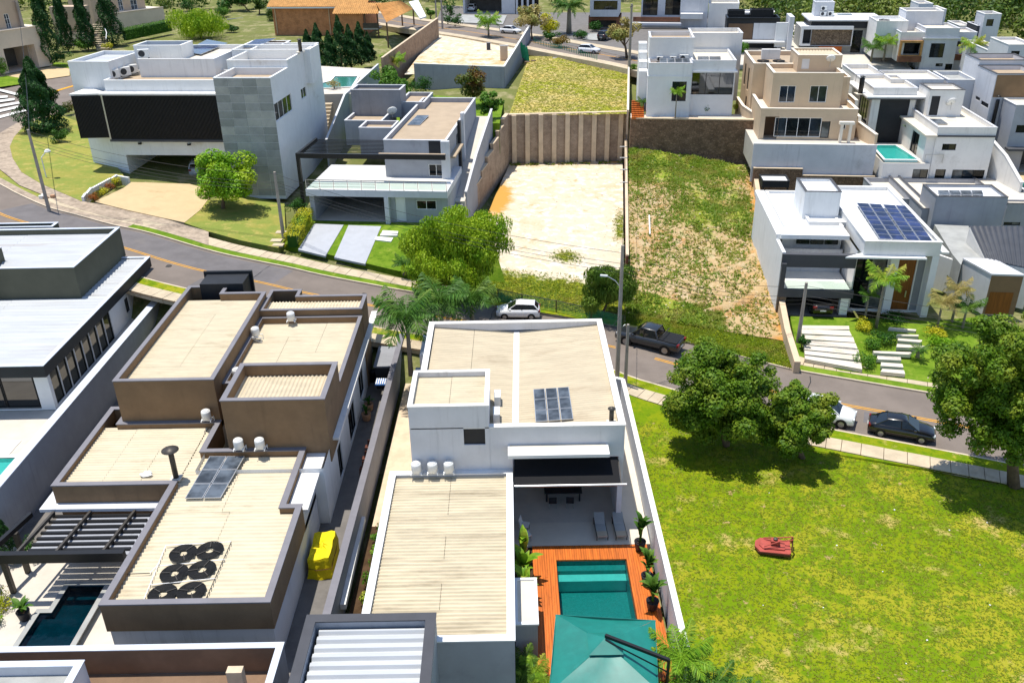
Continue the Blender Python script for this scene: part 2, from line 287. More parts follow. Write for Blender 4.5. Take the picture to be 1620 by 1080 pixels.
# ---------------------------------------------------------------- house blocks
def n2(v): v=np.array(v[:2],float); return v/np.linalg.norm(v)
class Blk:
    "a box of a house: px corners of its top edge (front left, front right), a back corner or a depth, yaw of its depth axis"
    def __init__(s,zt,fl,fr,bk,zb,yaw=0,world=False):
        s.u=np.array([math.cos(R(yaw)),-math.sin(R(yaw))]); s.w=np.array([math.sin(R(yaw)),math.cos(R(yaw))])
        if world: s.o=np.array(fl,float); s.W=fr; s.D=bk
        else:
            s.o=P(fl[0],fl[1],zt)[:2]; s.W=float((P(fr[0],fr[1],zt)[:2]-s.o)@s.u) if hasattr(fr,'__len__') else fr
            s.D=float((P(bk[0],bk[1],zt)[:2]-s.o)@s.w) if hasattr(bk,'__len__') else bk
        s.zt=zt; s.zb=zb
    def xy(s,a,b): return s.o+s.u*a+s.w*b
    def pt(s,a,b,z): q=s.xy(a,b); return (q[0],q[1],z)
    def ring(s,i=0): return [s.xy(i,i),s.xy(s.W-i,i),s.xy(s.W-i,s.D-i),s.xy(i,s.D-i)]
    def face(s,f):
        return {'F':(s.xy(0,0),s.u,s.W,-s.w),'R':(s.xy(s.W,0),s.w,s.D,s.u),'B':(s.xy(s.W,s.D),-s.u,s.W,s.w),'L':(s.xy(0,s.D),-s.w,s.D,-s.u)}[f]
    def hit(s,f,x,y,off=0):
        o,d,l,n=s.face(f); o=o+n*off; r=ray(x,y); t=((o-0)@n)/(r[:2]@n); p=r*t; return float((p[:2]-o)@d),float(CZ+p[2])
    def on(s,f,a,z,off=0):
        o,d,l,n=s.face(f); q=o+d*a+n*off; return (q[0],q[1],z)
def wallface(mb,B,f,z0,z1,holes,ends=None):
    o,d,L,n=B.face(f)
    cs=sorted(set([0,L]+[min(max(v,0),L) for h in holes for v in h[:2]])); cz=sorted(set([z0,z1]+[min(max(v,z0),z1) for h in holes for v in h[2:4]]))
    for i in range(len(cs)-1):
        for j in range(len(cz)-1):
            a,b,c,e=cs[i],cs[i+1],cz[j],cz[j+1]; ma,mz=(a+b)/2,(c+e)/2
            if b-a<1e-6 or e-c<1e-6 or any(h[0]<ma<h[1] and h[2]<mz<h[3] for h in holes): continue
            mb.poly([B.on(f,a,c),B.on(f,b,c),B.on(f,b,e),B.on(f,a,e)])
    for h in holes:
        a,b,c,e,dp=h; 
        for q in (((a,c),(a,e)),((b,e),(b,c)),((a,e),(b,e)),((b,c),(a,c))):
            mb.poly([B.on(f,q[0][0],q[0][1]),B.on(f,q[1][0],q[1][1]),B.on(f,q[1][0],q[1][1],-dp),B.on(f,q[0][0],q[0][1],-dp)])
def bars(B,f,a0,a1,z0,z1,t,off0,off1,mb):
    for (p,q,r_,s_) in ((a0,a1,z1-t,z1),(a0,a1,z0,z0+t),(a0,a0+t,z0+t,z1-t),(a1-t,a1,z0+t,z1-t)):
        c=[B.on(f,p,0,off0)[:2],B.on(f,q,0,off0)[:2],B.on(f,q,0,off1)[:2],B.on(f,p,0,off1)[:2]]; mb.prism(c,r_,s_)
def slab(B,f,a0,a1,z0,z1,off0,off1,mb):
    mb.prism([B.on(f,a0,0,off0)[:2],B.on(f,a1,0,off0)[:2],B.on(f,a1,0,off1)[:2],B.on(f,a0,0,off1)[:2]],z0,z1)
def window(H,B,f,a0,a1,z0,z1,mull=1,fr='frame_dark',gl='glass',t=.07,dp=.12,name='window',rows=0,clear=False):
    mb=MB(); bars(B,f,a0,a1,z0,z1,t,-dp-.02,-dp+.05,mb)
    for k in range(1,mull): x=a0+(a1-a0)*k/mull; slab(B,f,x-t*.4,x+t*.4,z0+t,z1-t,-dp-.02,-dp+.045,mb)
    for k in range(1,rows+1): z=z0+(z1-z0)*k/(rows+1); slab(B,f,a0+t,a1-t,z-t*.3,z+t*.3,-dp-.018,-dp+.04,mb)
    wn=mb.build(name,fr,H)
    for k in range(mull):
        p,q=a0+(a1-a0)*k/mull+.02,a0+(a1-a0)*(k+1)/mull-.02; o=random.uniform(-.012,.0)
        MB().poly([B.on(f,p,z0+.02,-dp+o),B.on(f,q,z0+.02,-dp+o*.5),B.on(f,q,z1-.02,-dp+o),B.on(f,p,z1-.02,-dp+o*.5)]).build('pane',gl if gl!='glass' else random.choice(['glass','glass','glass_blue','glass_warm','glass_curtain']),wn)
    return wn
def corr(H,c,along='u',pitch=.25,amp=.035,m='sheet_cream',cols=1,rows=1,seg=6,rib=False,name='roof_sheet',lift=.0):
    "corrugated sheets over the quad c (FL,FR,BR,BL); ridges run along u (left-right) or w (depth)"
    c=[np.array(q,float) for q in c]; 
    Q=lambda a,b: (c[0]*(1-a)+c[1]*a)*(1-b)+(c[3]*(1-a)+c[2]*a)*b
    Lw=np.linalg.norm(c[3]-c[0]) if along=='u' else np.linalg.norm(c[1]-c[0]); nw=max(2,int(Lw/pitch))
    nl,nk=(cols,rows) if along=='u' else (rows,cols)      # splits along the ridge, splits across
    out=[]
    for i in range(nk):
        k0,k1=round(nw*i/nk),round(nw*(i+1)/nk)
        for j in range(nl):
            gp=.022/max(.5,float(np.linalg.norm(c[1]-c[0]) if along=='u' else np.linalg.norm(c[3]-c[0]))) if random.random()<.75 else -.004; l0,l1=j/nl+(gp if j else 0),(j+1)/nl; mb=MB(); vv=[]
            dz=lift+random.uniform(0,.006)
            for k in range((k1-k0)*seg+1):
                ph=(k0+k/seg); fr_=ph%1
                h=(amp if (fr_<.2 or fr_>.8) else (-amp if .33<fr_<.67 else 0)) if rib else amp*math.cos(2*math.pi*ph)
                s=ph/nw
                for e,l in enumerate((l0,l1)):
                    q=Q(l,s) if along=='u' else Q(s,l); vv.append((q[0],q[1],q[2]+h+dz+(0.012 if e==0 and j else 0)))
            mb.v=vv; mb.f=[(2*k,2*k+1,2*k+3,2*k+2) for k in range((k1-k0)*seg)]
            out.append(mb.build(name,m,H,smooth=not rib))
    return out
def blk(H,zt,fl,fr,bk,zb,yaw=0,wall='white',par=.4,t=.18,roof='sheet_plain',cop=None,holes=(),world=False,rt='flat',along='u',pitch=.25,cols=1,rows=1,slope=(0,0,0,0),ct=None,co=.04,band=None,ch=.07,amp=.05):
    B=Blk(zt,fl,fr,bk,zb,yaw,world); mb=MB(); hh={k:[] for k in 'FRBL'}; todo=[]
    for h in holes:
        k,f,x0,y0,x1,y1=h[:6]; op=h[6] if len(h)>6 else {}
        if op.get('m'): a0,z1,a1,z0=x0,y0,x1,y1      # already in metres: a0,ztop,a1,zbottom
        else: a0,z1=B.hit(f,x0,y0); a1,z0=B.hit(f,x1,y1)
        L=B.face(f)[2]; a0,a1=sorted((a0,a1)); z0,z1=sorted((z0,z1)); a0=max(a0,.06); a1=min(a1,L-.06); z0=max(z0,zb+.02); z1=min(z1,zt-.05)
        if a1-a0<.1 or z1-z0<.1: print('HOLE?',H.name,h,a0,a1,z0,z1); continue
        dp=op.get('dp',4.0 if k=='open' else .18); hh[f].append((a0,a1,z0,z1,dp)); todo.append((k,f,a0,a1,z0,z1,dp,op))
    for f in 'FRBL': wallface(mb,B,f,zb,zt,hh[f])
    zr=zt-par
    if par>0:
        r0,r1=B.ring(),B.ring(t)
        for i in range(4):
            j=(i+1)%4; mb.poly([(*r1[i],zt),(*r1[j],zt),(*r1[j],zr-.3),(*r1[i],zr-.3)]); mb.poly([(*r0[i],zt),(*r0[j],zt),(*r1[j],zt),(*r1[i],zt)])
    mb.build('wall',wall,H)
    if cop:
        c=MB(); t2=ct or t
        o=-co; ro,ri=B.ring(o),B.ring(t2+co*.5)
        for i in range(4):
            j=(i+1)%4; c.prism([ro[i],ro[j],ri[j],ri[i]],zt+.003,zt+ch)
        c.build('coping',cop,H)
    ri=B.ring(t*.98 if par>0 else 0); rz=[(*q,zr+s) for q,s in zip(ri,slope)]
    if roof:
        if rt=='flat': MB().poly(rz).build('roof',roof,H)
        else: corr(H,rz,along,pitch,amp,roof,cols,rows,rib=(rt=='rib'))
    if band: # (z0,z1,mat) thin proud band round the block
        for (z0,z1,m,off) in band:
            b=MB(); ro,ri=B.ring(-off),B.ring(0)
            for i in range(4): j=(i+1)%4; b.prism([ro[i],ro[j],ri[j],ri[i]],z0,z1)
            b.build('trim_band',m,H)
    for (k,f,a0,a1,z0,z1,dp,op) in todo:
        if k=='win': window(H,B,f,a0,a1,z0,z1,op.get('n',2),op.get('fr','frame_dark'),op.get('gl','glass'),t=op.get('t',.07),rows=op.get('rows',0))
        elif k=='fill': MB().poly([B.on(f,a0,z0,-dp*.8),B.on(f,a1,z0,-dp*.8),B.on(f,a1,z1,-dp*.8),B.on(f,a0,z1,-dp*.8)]).build(op.get('name','panel'),op['mat'],H)
        elif k=='open':
            b=MB(); b.poly([B.on(f,a0,z0,-dp),B.on(f,a1,z0,-dp),B.on(f,a1,z1,-dp),B.on(f,a0,z1,-dp)]).build('back_wall',op.get('mat',wall),H)
            MB().poly([B.on(f,a0,z0+.01,0),B.on(f,a1,z0+.01,0),B.on(f,a1,z0+.01,-dp),B.on(f,a0,z0+.01,-dp)]).build('floor_slab',op.get('floor','floor_stone'),H)
    return B
def house(name,label,loc,cat='house',group=None): return thing(name,label,cat,loc,0,group)
def part(H,name,m,pts,z0,z1): return MB().prism([p[:2] for p in pts],z0,z1).build(name,m,H)
def pxslab(H,name,m,pxs,zt,th): return MB().prism([P(x,y,zt)[:2] for x,y in pxs],zt-th,zt).build(name,m,H)
# ---------------------------------------------------------------- small roof equipment
def proto_ac_drum():
    t=thing('air_conditioner','x','air conditioner')
    MB().lathe((0,0,.18),[(.26,0),(.30,.04),(.30,.52),(.27,.6),(.1,.62)],16).build('casing','ac_white',t,True)
    MB().lathe((0,0,.79),[(.22,0),(.22,.03),(.05,.035)],16).build('fan_grille','ac_white',t,True)
    b=MB(); 
    for s in (-1,1): b.beam((s*.3,-.3,.1),(s*.3,.42,.1),.05,.05); b.beam((s*.3,.42,.1),(s*.3,.42,-.3),.04,.04); b.beam((s*.3,-.28,.1),(s*.3,.42,-.28),.03,.03)
    b.box(-.32,-.2,.13,.32,.2,.18); b.build('bracket','frame_white',t); return t
def proto_ac_box():
    t=thing('air_conditioner','x','air conditioner'); MB().box(-.42,-.17,.06,.42,.17,.66).build('casing','ac_white',t)
    m=MB(); n=18
    m.poly([(-.12+.24*math.cos(2*math.pi*i/n),-.178,.36+.24*math.sin(2*math.pi*i/n)) for i in range(n)]).build('fan_grille','ac_grille',t)
    b=MB(); 
    for s in (-1,1): b.box(s*.34-.04,-.2,0,s*.34+.04,.2,.06)
    b.build('bracket','steel_dark',t); return t
AC_D,AC_B=proto_ac_drum(),proto_ac_box(); AC_USED={'d':0,'b':0}
def place(proto,key,loc,rz,label,group,scale=None):
    if not AC_USED.get(key):
        AC_USED[key]=1; proto.location=[float(a) for a in loc]; proto.rotation_euler=(0,0,rz); proto['label']=label
        if group: proto['group']=group
        if scale: proto.scale=(scale,)*3
        return proto
    o=dup(proto,loc,rz,label,None,scale=scale)
    if group: o['group']=group
    elif 'group' in o: del o['group']
    return o
def array(name,label,c,nx,ny,m='panel_blue',group=None,gap=.025,th=.05,frame='panel_frame',midgap=0,rows_glass=1,cat='solar panels'):
    "panels side by side over the quad c (FL,FR,BR,BL), each one an object"
    c=[np.array(q,float) for q in c]; H=thing(name,label,cat,c[0],0,group); Q=lambda a,b: (c[0]*(1-a)+c[1]*a)*(1-b)+(c[3]*(1-a)+c[2]*a)*b
    nrm=np.cross(c[1]-c[0],c[3]-c[0]); nrm/=np.linalg.norm(nrm); wd=np.linalg.norm(c[1]-c[0]); dp=np.linalg.norm(c[3]-c[0]); ga,gb=gap/wd,gap/dp
    for i in range(nx):
        for j in range(ny):
            sh=midgap/wd*(.5 if i>=nx/2 else -.5) if midgap else 0
            a0,a1,b0,b1=i/nx+ga+sh,(i+1)/nx-ga+sh,j/ny+gb,(j+1)/ny-gb; k=[Q(a0,b0),Q(a1,b0),Q(a1,b1),Q(a0,b1)]
            mb=MB(); n=0; mb.v=[tuple(q) for q in k]+[tuple(q+nrm*th) for q in k]; mb.f=[(0,1,5,4),(1,2,6,5),(2,3,7,6),(3,0,4,7),(4,5,6,7),(3,2,1,0)]
            p=mb.build('panel',frame,H); e=.035; k=[Q(a0+e/wd,b0+e/dp),Q(a1-e/wd,b0+e/dp),Q(a1-e/wd,b1-e/dp),Q(a0+e/wd,b1-e/dp)]
            MB().poly([q+nrm*(th+.004) for q in k]).build('glass_face',m,p)
    return H
def coil_mesh():
    mb=MB(); 
    for i,r in enumerate(np.linspace(.27,.78,15)): mb.tube([(r*math.cos(a),r*math.sin(a),.04+.004*math.sin(5*a+i)) for a in np.linspace(0,2*math.pi,25)],.021,4,False)
    return mb.mesh('coil','rubber_black',True)
COIL=coil_mesh()
def coils(label,spots,group=None):
    for k,(x,y,z,sx) in enumerate(spots):
        t=thing('pool_heater_coil',label[k],'heater coil',(x,y,z),random.uniform(0,3),group); o=put(COIL,'coil',t,False); t.scale=(sx,)*3
        for a in (0,2.1,4.2): MB().beam((.2*math.cos(a),.2*math.sin(a),.09),(.76*math.cos(a),.76*math.sin(a),.09),.05,.02).build('clip_bar','steel_dark',t,world=False)
def chimney(label,p,h,r=.14,hood=.38,m='steel_dark',group=None):
    t=thing('chimney_pipe',label,'chimney',p,0,group); MB().lathe(p,[(r,0),(r,h*.8),(r*.9,h*.82)],12).build('pipe',m,t,True)
    MB().lathe((p[0],p[1],p[2]+h*.86),[(hood,0),(hood,.03),(.03,.16)],16).build('hood',m,t,True)
    MB().box(p[0]-r*2,p[1]-r*2,p[2]-.02,p[0]+r*2,p[1]+r*2,p[2]+.06).build('flashing','sheet_plain',t)
    return t
def dish(label,p,d=.45,rz=0):
    t=thing('satellite_dish',label,'satellite dish',p,rz); mb=MB().lathe((0,0,0),[(d,.14),(d*.75,.06),(d*.4,.015),(.03,0)],16); o=mb.build('reflector','ac_white',t,True,False); o.location=(0,0,.9); o.rotation_euler=(R(60),0,0)
    MB().tube([(0,0,0),(0,0,.9)],.03,6).build('mast','steel',t,world=False); MB().tube([(0,-.05,.75),(0,-.55,1.25)],.02,5).build('feed_arm','steel',t,world=False); return t
def wall_run(name,label,pts,h0,th,m,cop=None,zb=None,cat='wall',ch=.08):
    "free-standing wall along world points (x,y,ztop)"
    t=thing(name,label,cat,(pts[0][0],pts[0][1],zb if zb is not None else pts[0][2]-h0)); pts=[np.array(p,float) for p in pts]
    w_=MB(); c=MB()
    for a,b in zip(pts[:-1],pts[1:]):
        d=n2(b-a); n=np.array([-d[1],d[0]])*th/2
        q=[a[:2]-n,b[:2]-n,b[:2]+n,a[:2]+n]; zt=[a[2],b[2],b[2],a[2]]; z0=[(zb if zb is not None else z-h0) for z in zt]; w_.prism(q,z0,zt)
        if cop:
            n=n*1.25; q=[a[:2]-n,b[:2]-n,b[:2]+n,a[:2]+n]; c.prism(q,[z+.002 for z in zt],[z+ch for z in zt])
    w_.build('wall',m,t)
    if cop: c.build('coping',cop,t)
    return t
# ---------------------------------------------------------------- ground, streets
def catmull(pts,n=6):
    pts=[np.array(p,float) for p in pts]; out=[]
    for i in range(len(pts)-1):
        p0,p1,p2,p3=pts[max(i-1,0)],pts[i],pts[i+1],pts[min(i+2,len(pts)-1)]
        for k in range(n):
            t=k/n; out.append(.5*((2*p1)+(-p0+p2)*t+(2*p0-5*p1+4*p2-p3)*t*t+(-p0+3*p1-3*p2+p3)*t**3))
    out.append(pts[-1]); return out
def offset(line,o):
    line=[np.array(p[:2],float) for p in line]; res=[]
    for i,p in enumerate(line):
        d=n2(line[min(i+1,len(line)-1)]-line[max(i-1,0)]); res.append(p+np.array([-d[1],d[0]])*o)
    return res
def ribbon(name,line,o0,o1,dz0,dz1,m,zf=None,skirt=0,i0=0,i1=None,kind='structure',parent=None):
    zf=zf or (lambda x,y: zs(x)); A,B=offset(line,o0)[i0:i1],offset(line,o1)[i0:i1]; mb=MB()
    for i in range(len(A)-1):
        q=[A[i],A[i+1],B[i+1],B[i]]; dz=[dz0,dz0,dz1,dz1]; mb.poly([(*p,zf(*p)+e) for p,e in zip(q,dz)])
        if skirt:
            for a,b,e in ((A[i],A[i+1],dz0),(B[i],B[i+1],dz1)): mb.poly([(*a,zf(*a)+e),(*b,zf(*b)+e),(*b,zf(*b)+e-skirt),(*a,zf(*a)+e-skirt)])
    o=mb.build(name,m,parent)
    if kind and parent is None: o['kind']=kind
    return o
def gpoly(name,pts,m,kind='structure',skirt=0,parent=None):
    pts=[tuple(map(float,p)) for p in pts]; tri=tessellate_polygon([[Vector((p[0],p[1],0)) for p in pts]]); mb=MB(); mb.v=list(pts); mb.f=[tuple(t) for t in tri]
    if skirt:
        n=len(pts); mb.v+=[(p[0],p[1],p[2]-skirt) for p in pts]; mb.f+=[(i,(i+1)%n,n+(i+1)%n,n+i) for i in range(n)]
    o=mb.build(name,m,parent)
    if kind and parent is None: o['kind']=kind
    return o
def patch(name,c,nu,nv,m,rough=.05,mask=None,skirt=3,seed=1,kind='structure',wav=.35,mask2=None):
    "ground between four corners (FL,FR,BR,BL), uneven, with an optional mask attribute"
    c=[np.array(q,float) for q in c]; a,b=np.meshgrid(np.linspace(0,1,nu),np.linspace(0,1,nv)); a=a.ravel()[:,None]; b=b.ravel()[:,None]
    v=(c[0]*(1-a)+c[1]*a)*(1-b)+(c[3]*(1-a)+c[2]*a)*b; x,y=v[:,0],v[:,1]; h=np.zeros(len(v)); r=np.random.default_rng(seed)
    for k in range(9): f=wav*1.7**(k*.6); th=r.uniform(0,6.3); h+=np.sin(f*(x*math.cos(th)+y*math.sin(th))+r.uniform(0,6))/(1+k)
    v[:,2]+=rough*h; f=[(j*nu+i,j*nu+i+1,(j+1)*nu+i+1,(j+1)*nu+i) for j in range(nv-1) for i in range(nu-1)]
    mb=MB(); mb.v=[tuple(q) for q in v]; mb.f=f; me=mb.mesh(name,m,True)
    for nm_,mk in (('mask',mask),('mask2',mask2)):
        if mk is None: continue
        at=me.attributes.new(nm_,'FLOAT','POINT'); at.data.foreach_set('value',[float(mk(i,j)) for i,j in zip(a.ravel(),b.ravel())])
    o=put(me,name)
    if kind: o['kind']=kind
    return o,v.reshape(nv,nu,3)
def blades(name,label,pts,h,spread,m,k=3,parent=None):
    "tufts of grass: k thin triangles at every point, one object"
    pts=np.array(pts); n=len(pts); hh=h*rng.uniform(.4,1.2,(n,k)); th=rng.uniform(0,6.283,(n,k)); le=rng.uniform(.6,1.8,(n,k))*spread
    base=np.repeat(pts[:,None,:],k,1)+np.stack([rng.normal(0,spread*.35,(n,k)),rng.normal(0,spread*.35,(n,k)),np.zeros((n,k))],-1)
    wv=np.stack([-np.sin(th),np.cos(th),0*th],-1)*(le*.22)[...,None]; tip=base+np.stack([np.cos(th)*le,np.sin(th)*le,hh],-1)
    v=np.stack([base-wv,base+wv,tip],2).reshape(-1,3); me=bpy.data.meshes.new(name); nv=len(v); me.vertices.add(nv); me.vertices.foreach_set('co',v.ravel()); nt_=nv//3
    me.loops.add(nv); me.loops.foreach_set('vertex_index',np.arange(nv)); me.polygons.add(nt_); me.polygons.foreach_set('loop_start',np.arange(0,nv,3)); me.update(); me.validate()
    me.materials.append(M[m]); o=put(me,name,parent); return tag(o,label,'grass',kind='stuff') if parent is None else tag(o,kind='stuff')
# ================================================================ GROUND
FEpx=[(-260,150),(-120,230),(0,293),(30,309),(74,328.5),(123,342),(178,357),(237,370),(325,396),(389,411),(454,424),(520,439),(637,461),(760,481),(880,501),(1000,521),(1080,541),(1160,562),(1249,585),(1344,602),(1497,628),(1620,650),(1800,684)]
FE=catmull([S(x,y)[:2] for x,y in FEpx],5); RW=8.2
gx,gy=np.meshgrid(np.linspace(-260,260,131),np.linspace(-40,480,131))
fe=np.array(FE); dx=gx[...,None]-fe[:,0]; dy=gy[...,None]-fe[:,1]; ix=np.argmin(dx*dx+dy*dy,-1); dd=np.sqrt((dx*dx+dy*dy).min(-1)); zr_=np.array([zs(p[0]) for p in FE])[ix]
tn=np.gradient(fe,axis=0)[ix]; side=tn[...,0]*(gy-fe[ix][...,1])-tn[...,1]*(gx-fe[ix][...,0])    # >0 beyond the street
gz=np.where(side>0,zr_-.45-np.clip(8-dd,0,8)*.03,(zr_+1.2)*np.clip(1-(dd-11)/4,0,1)-1.45-np.clip(11-dd,0,11)*.06)
rise=np.clip((gy-124)/14,0,1)*np.where(gx>-6,1,np.clip((gx+30)/24,0,1))
gz=np.where(side>0,np.maximum(gz,-.6)*(1-rise)+rise*7.6+np.clip((gy-205)/60,0,1)*3.4,gz)
gz=np.where((side>0)&(gx<-20),np.maximum(gz-.4,np.interp(gy,[95,130,170,260],[3.5,6.5,8,10])),gz)
gz=np.where((gx>-3)&(gx<34)&(gy>74)&(gy<120.5),np.minimum(gz,-.6),gz)
gz=np.where((gx>=33)&(gy>60)&(side>0),np.interp(gy,[60,92,98,125,140],[-.5,-.4,3,6,7.6])+np.clip((gy-205)/60,0,1)*3.4,gz)
mb=MB(); mb.v=[(float(a),float(b),float(c)) for a,b,c in zip(gx.ravel(),gy.ravel(),gz.ravel())]; mb.f=[(j*131+i,j*131+i+1,(j+1)*131+i+1,(j+1)*131+i) for j in range(130) for i in range(130)]
mb.build('ground','earth',smooth=True)['kind']='structure'
ribbon('street',FE,0,-RW,.0,.0,'asphalt',skirt=1.5)
i_d=next(i for i,p in enumerate(FE) if p[0]>-20)
NEAR=offset(FE,-RW)
ribbon('asphalt_patch',FE,-.3,-RW*.5,.006,.006,'asphalt_dark',i0=18,i1=i_d)
for o in (-.12,.12): ribbon('centre_line',FE,-RW/2+o-.05,-RW/2+o+.05,.012,.012,'road_yellow')
ribbon('kerb',FE,0,.16,.14,.14,'kerb',skirt=.16); ribbon('kerb',FE,-RW-.16,-RW,.14,.14,'kerb',skirt=.3)
ribbon('verge',FE,.16,1.0,.13,.14,'turf_green',i0=i_d-20); ribbon('verge',FE,.16,1.0,.13,.14,'walk_stone',i1=i_d-19)
ribbon('verge',FE,-RW-1.3,-RW-.16,.14,.13,'turf')
# pavement slabs, one by one where they can be told apart
def slabs(name,line,o0,o1,dz,m,i0,i1,step=2):
    H=bpy.data.objects.new(name,None); COL.objects.link(H); H['kind']='structure'; A,B=offset(line,o0),offset(line,o1); H.location=(*A[i0],zs(A[i0][0]))
    for i in range(i0,i1,step):
        j=min(i+step,i1); mb=MB(); lo,hi=A[i:j+1],B[i:j+1]; sh=.02
        a,b,c,d=A[i],A[j],B[j],B[i]; e=n2(b-a)*sh; mb.prism([a+e,b-e,c-e,d+e],[zs(p[0])-.3 for p in (a,b,c,d)],[zs(p[0])+dz+random.uniform(-.012,.012) for p in (a,b,c,d)]); mb.build('paving_slab',m,H)
slabs('pavement',FE,1.0,2.6,.16,'walk',18,len(FE)-1,1); slabs('pavement',FE,-RW-2.8,-RW-1.3,.16,'walk',20,len(FE)-1,1)
ribbon('pavement_bed',FE,.98,2.7,.1,.1,'soil',i0=18); ribbon('pavement_bed',FE,-RW-2.9,-RW-1.28,.1,.1,'soil',i0=20)
# ---- corner at the upper left: junction, crosswalk
def Z7(x,y,dz=0): return S(x,y,dz)
gpoly('junction',[S(*q,-.02) for q in [(-200,330),(0,300),(60,190),(150,150),(330,90),(480,60),(470,35),(330,62),(140,104),(0,128),(-200,140)]],'asphalt')
H=bpy.data.objects.new('crosswalk',None); COL.objects.link(H); H['kind']='structure'; H.location=S(20,175)
for a,b in [((-20,157),(12,154.5)),((-22,165),(23,158.5)),((-24,174),(36,163)),((-24,183),(45,167)),((-22,193),(46,174.5))]:
    dx=0; gpoly('stripe',[S(a[0],a[1],.01),S(b[0],b[1],.01),S(b[0],b[1]-3.2,.01),S(a[0],a[1]-4.5,.01)],'road_white',parent=H)
gpoly('stop_line',[S(*q,.008) for q in [(-5,143),(-5,139.5),(46,152),(40,154.5)]],'road_white')
for k,q in enumerate([[(25,141.5),(34,140),(58,136),(56,134)],[(40,146),(54,145),(60,140),(58,139)]]): gpoly('road_arrow',[S(*p,.008) for p in q],'road_white')
gpoly('yellow_line',[S(*q,.008) for q in [(43,155),(63,150),(118,134.5),(117,136.5),(64,152.5),(46,157)]],'road_yellow')
# corner pavement and lawn of the black-screened house
out_=[(-6,214),(24,196),(44,187),(78,176),(110,166)]; inn=[(110,172),(80,184),(50,193),(35.5,202),(22,217),(15.5,232),(20,250),(34,272),(64,290),(89,301),(129,318),(180,327),(240,340),(300,358),(330,366)]
outer=[(-6,222),(-10,245),(0,268),(15,280),(31,293),(60,305),(90,318),(123,330),(178,346),(237,358),(300,378),(330,388)]
gpoly('pavement',[S(*q,.17) for q in list(reversed(out_))+outer+list(reversed(inn))],'walk_stone')
gpoly('verge',[S(*q,.12) for q in [(330,389),(300,379),(237,359),(178,347),(123,331),(90,319),(60,306),(31,294),(15,281),(0,269),(-10,246),(-40,250),(-30,277),(0,291),(30,307),(74,326.5),(123,340),(178,355),(237,368),(325,394)]],'turf_dry')
gpoly('lawn',[S(*q,.2) for q in [(50,193),(35.5,202),(22,217),(15.5,232),(20,250),(34,272),(64,290),(89,301),(129,318),(137,312),(176,289),(200,284),(150,215),(130,195),(90,180)]],'turf_dry',skirt=1.2)
gpoly('lawn',[S(*q,.22) for q in [(323,318),(290,352),(330,366),(380,380),(440,392),(452,378),(450,322),(380,308)]],'turf_dry',skirt=1.5)
gpoly('driveway',[S(*q,.26) for q in [(208,288),(196,297),(150,319),(205,333),(292,352),(318,331),(330,314),(330,300),(300,291)]],'paver_cream',skirt=1.5)
# ---- vacant lots across the street
zV=lambda x,y,z: P(x,y,z)
def m1(u,v):
    g=-.4+ 1.15*max(0,1-v/.22)+ .75*max(0,min(1,(.2-v)/.12)); g+=.95*math.exp(-((u-.63)/.14)**2-((v-.27)/.05)**2)+.85*math.exp(-((u-.98)/.08)**2-((v-.48)/.16)**2)+.45*math.exp(-((u-.3)/.7)**2-((v-.99)/.02)**2); return g
V1=[S(716,464,.15),S(988,506,.2),P(985,255,1.5),P(806,259,1.5)]
_,g1=patch('vacant_lot_sand',V1,60,110,'sand',.04,m1,seed=2,mask2=lambda u,v:-.05+1.1*math.exp(-(u/.16)**2-((v-.64)/.16)**2)+.6*math.exp(-((v-1)/.04)**2)+.35*math.exp(-((u-.1)/.2)**2-((v-.3)/.1)**2))
0 and gpoly('orange_earth',[P(*q,1.32) for q in [(782,338),(800,316),(822,312),(826,322),(812,345),(790,352)]],'dirt_orange')
def m2(u,v):
    g=0+.6*max(0,(v-.66)/.34)-.5*math.exp(-((u-1)/.1)**2)+ .55*math.exp(-((u-.55)/.18)**2-((v-.58)/.16)**2)+.5*math.exp(-((u-.85)/.12)**2-((v-.62)/.12)**2)+(.75 if v<.1 and u<.62 else 0)+.35*math.exp(-((u-.2)/.3)**2-((v-.9)/.1)**2)-.25*max(0,(u-.9)/.1); return g
V2=[S(990,497,.25),S(1250,543,.35),P(1192,262,3.6),P(996,234,4.6)]
_,g2=patch('vacant_lot_scrub',V2,80,120,'dirt',.13,m2,seed=5,wav=.6,mask2=lambda u,v:-.3+.85*math.exp(-((u-1)/.16)**2)*(v<.93)+.3*math.exp(-((u-.8)/.15)**2-((v-.5)/.2)**2))
_,gm=patch('vacant_lot_front_turf',[S(990,516.5,.16),S(1262,584.5,.16),S(1250,541,.37),S(990,495,.27)],40,10,'turf',.02)
patch('vacant_lot_front_turf',[S(740,475,.16),S(988,516,.16),S(988,503,.22),S(740,464,.17)],40,8,'turf',.02)
_,g3=patch('vacant_lot_upper_turf',[P(806,181,8.2),P(994,181,8.2),P(998,96,9.3),P(838,88,9.3)],60,60,'turf_pale',.06,seed=9,skirt=0)
_,g4=patch('vacant_lot_upper_sand',[P(640,118,9.2),P(797,110,9.2),P(832,66,9.6),P(692,50,9.6)],50,40,'sand',.05,lambda u,v:-.7,seed=11,mask2=lambda u,v:.12+.3*math.exp(-((v-.25)/.25)**2))
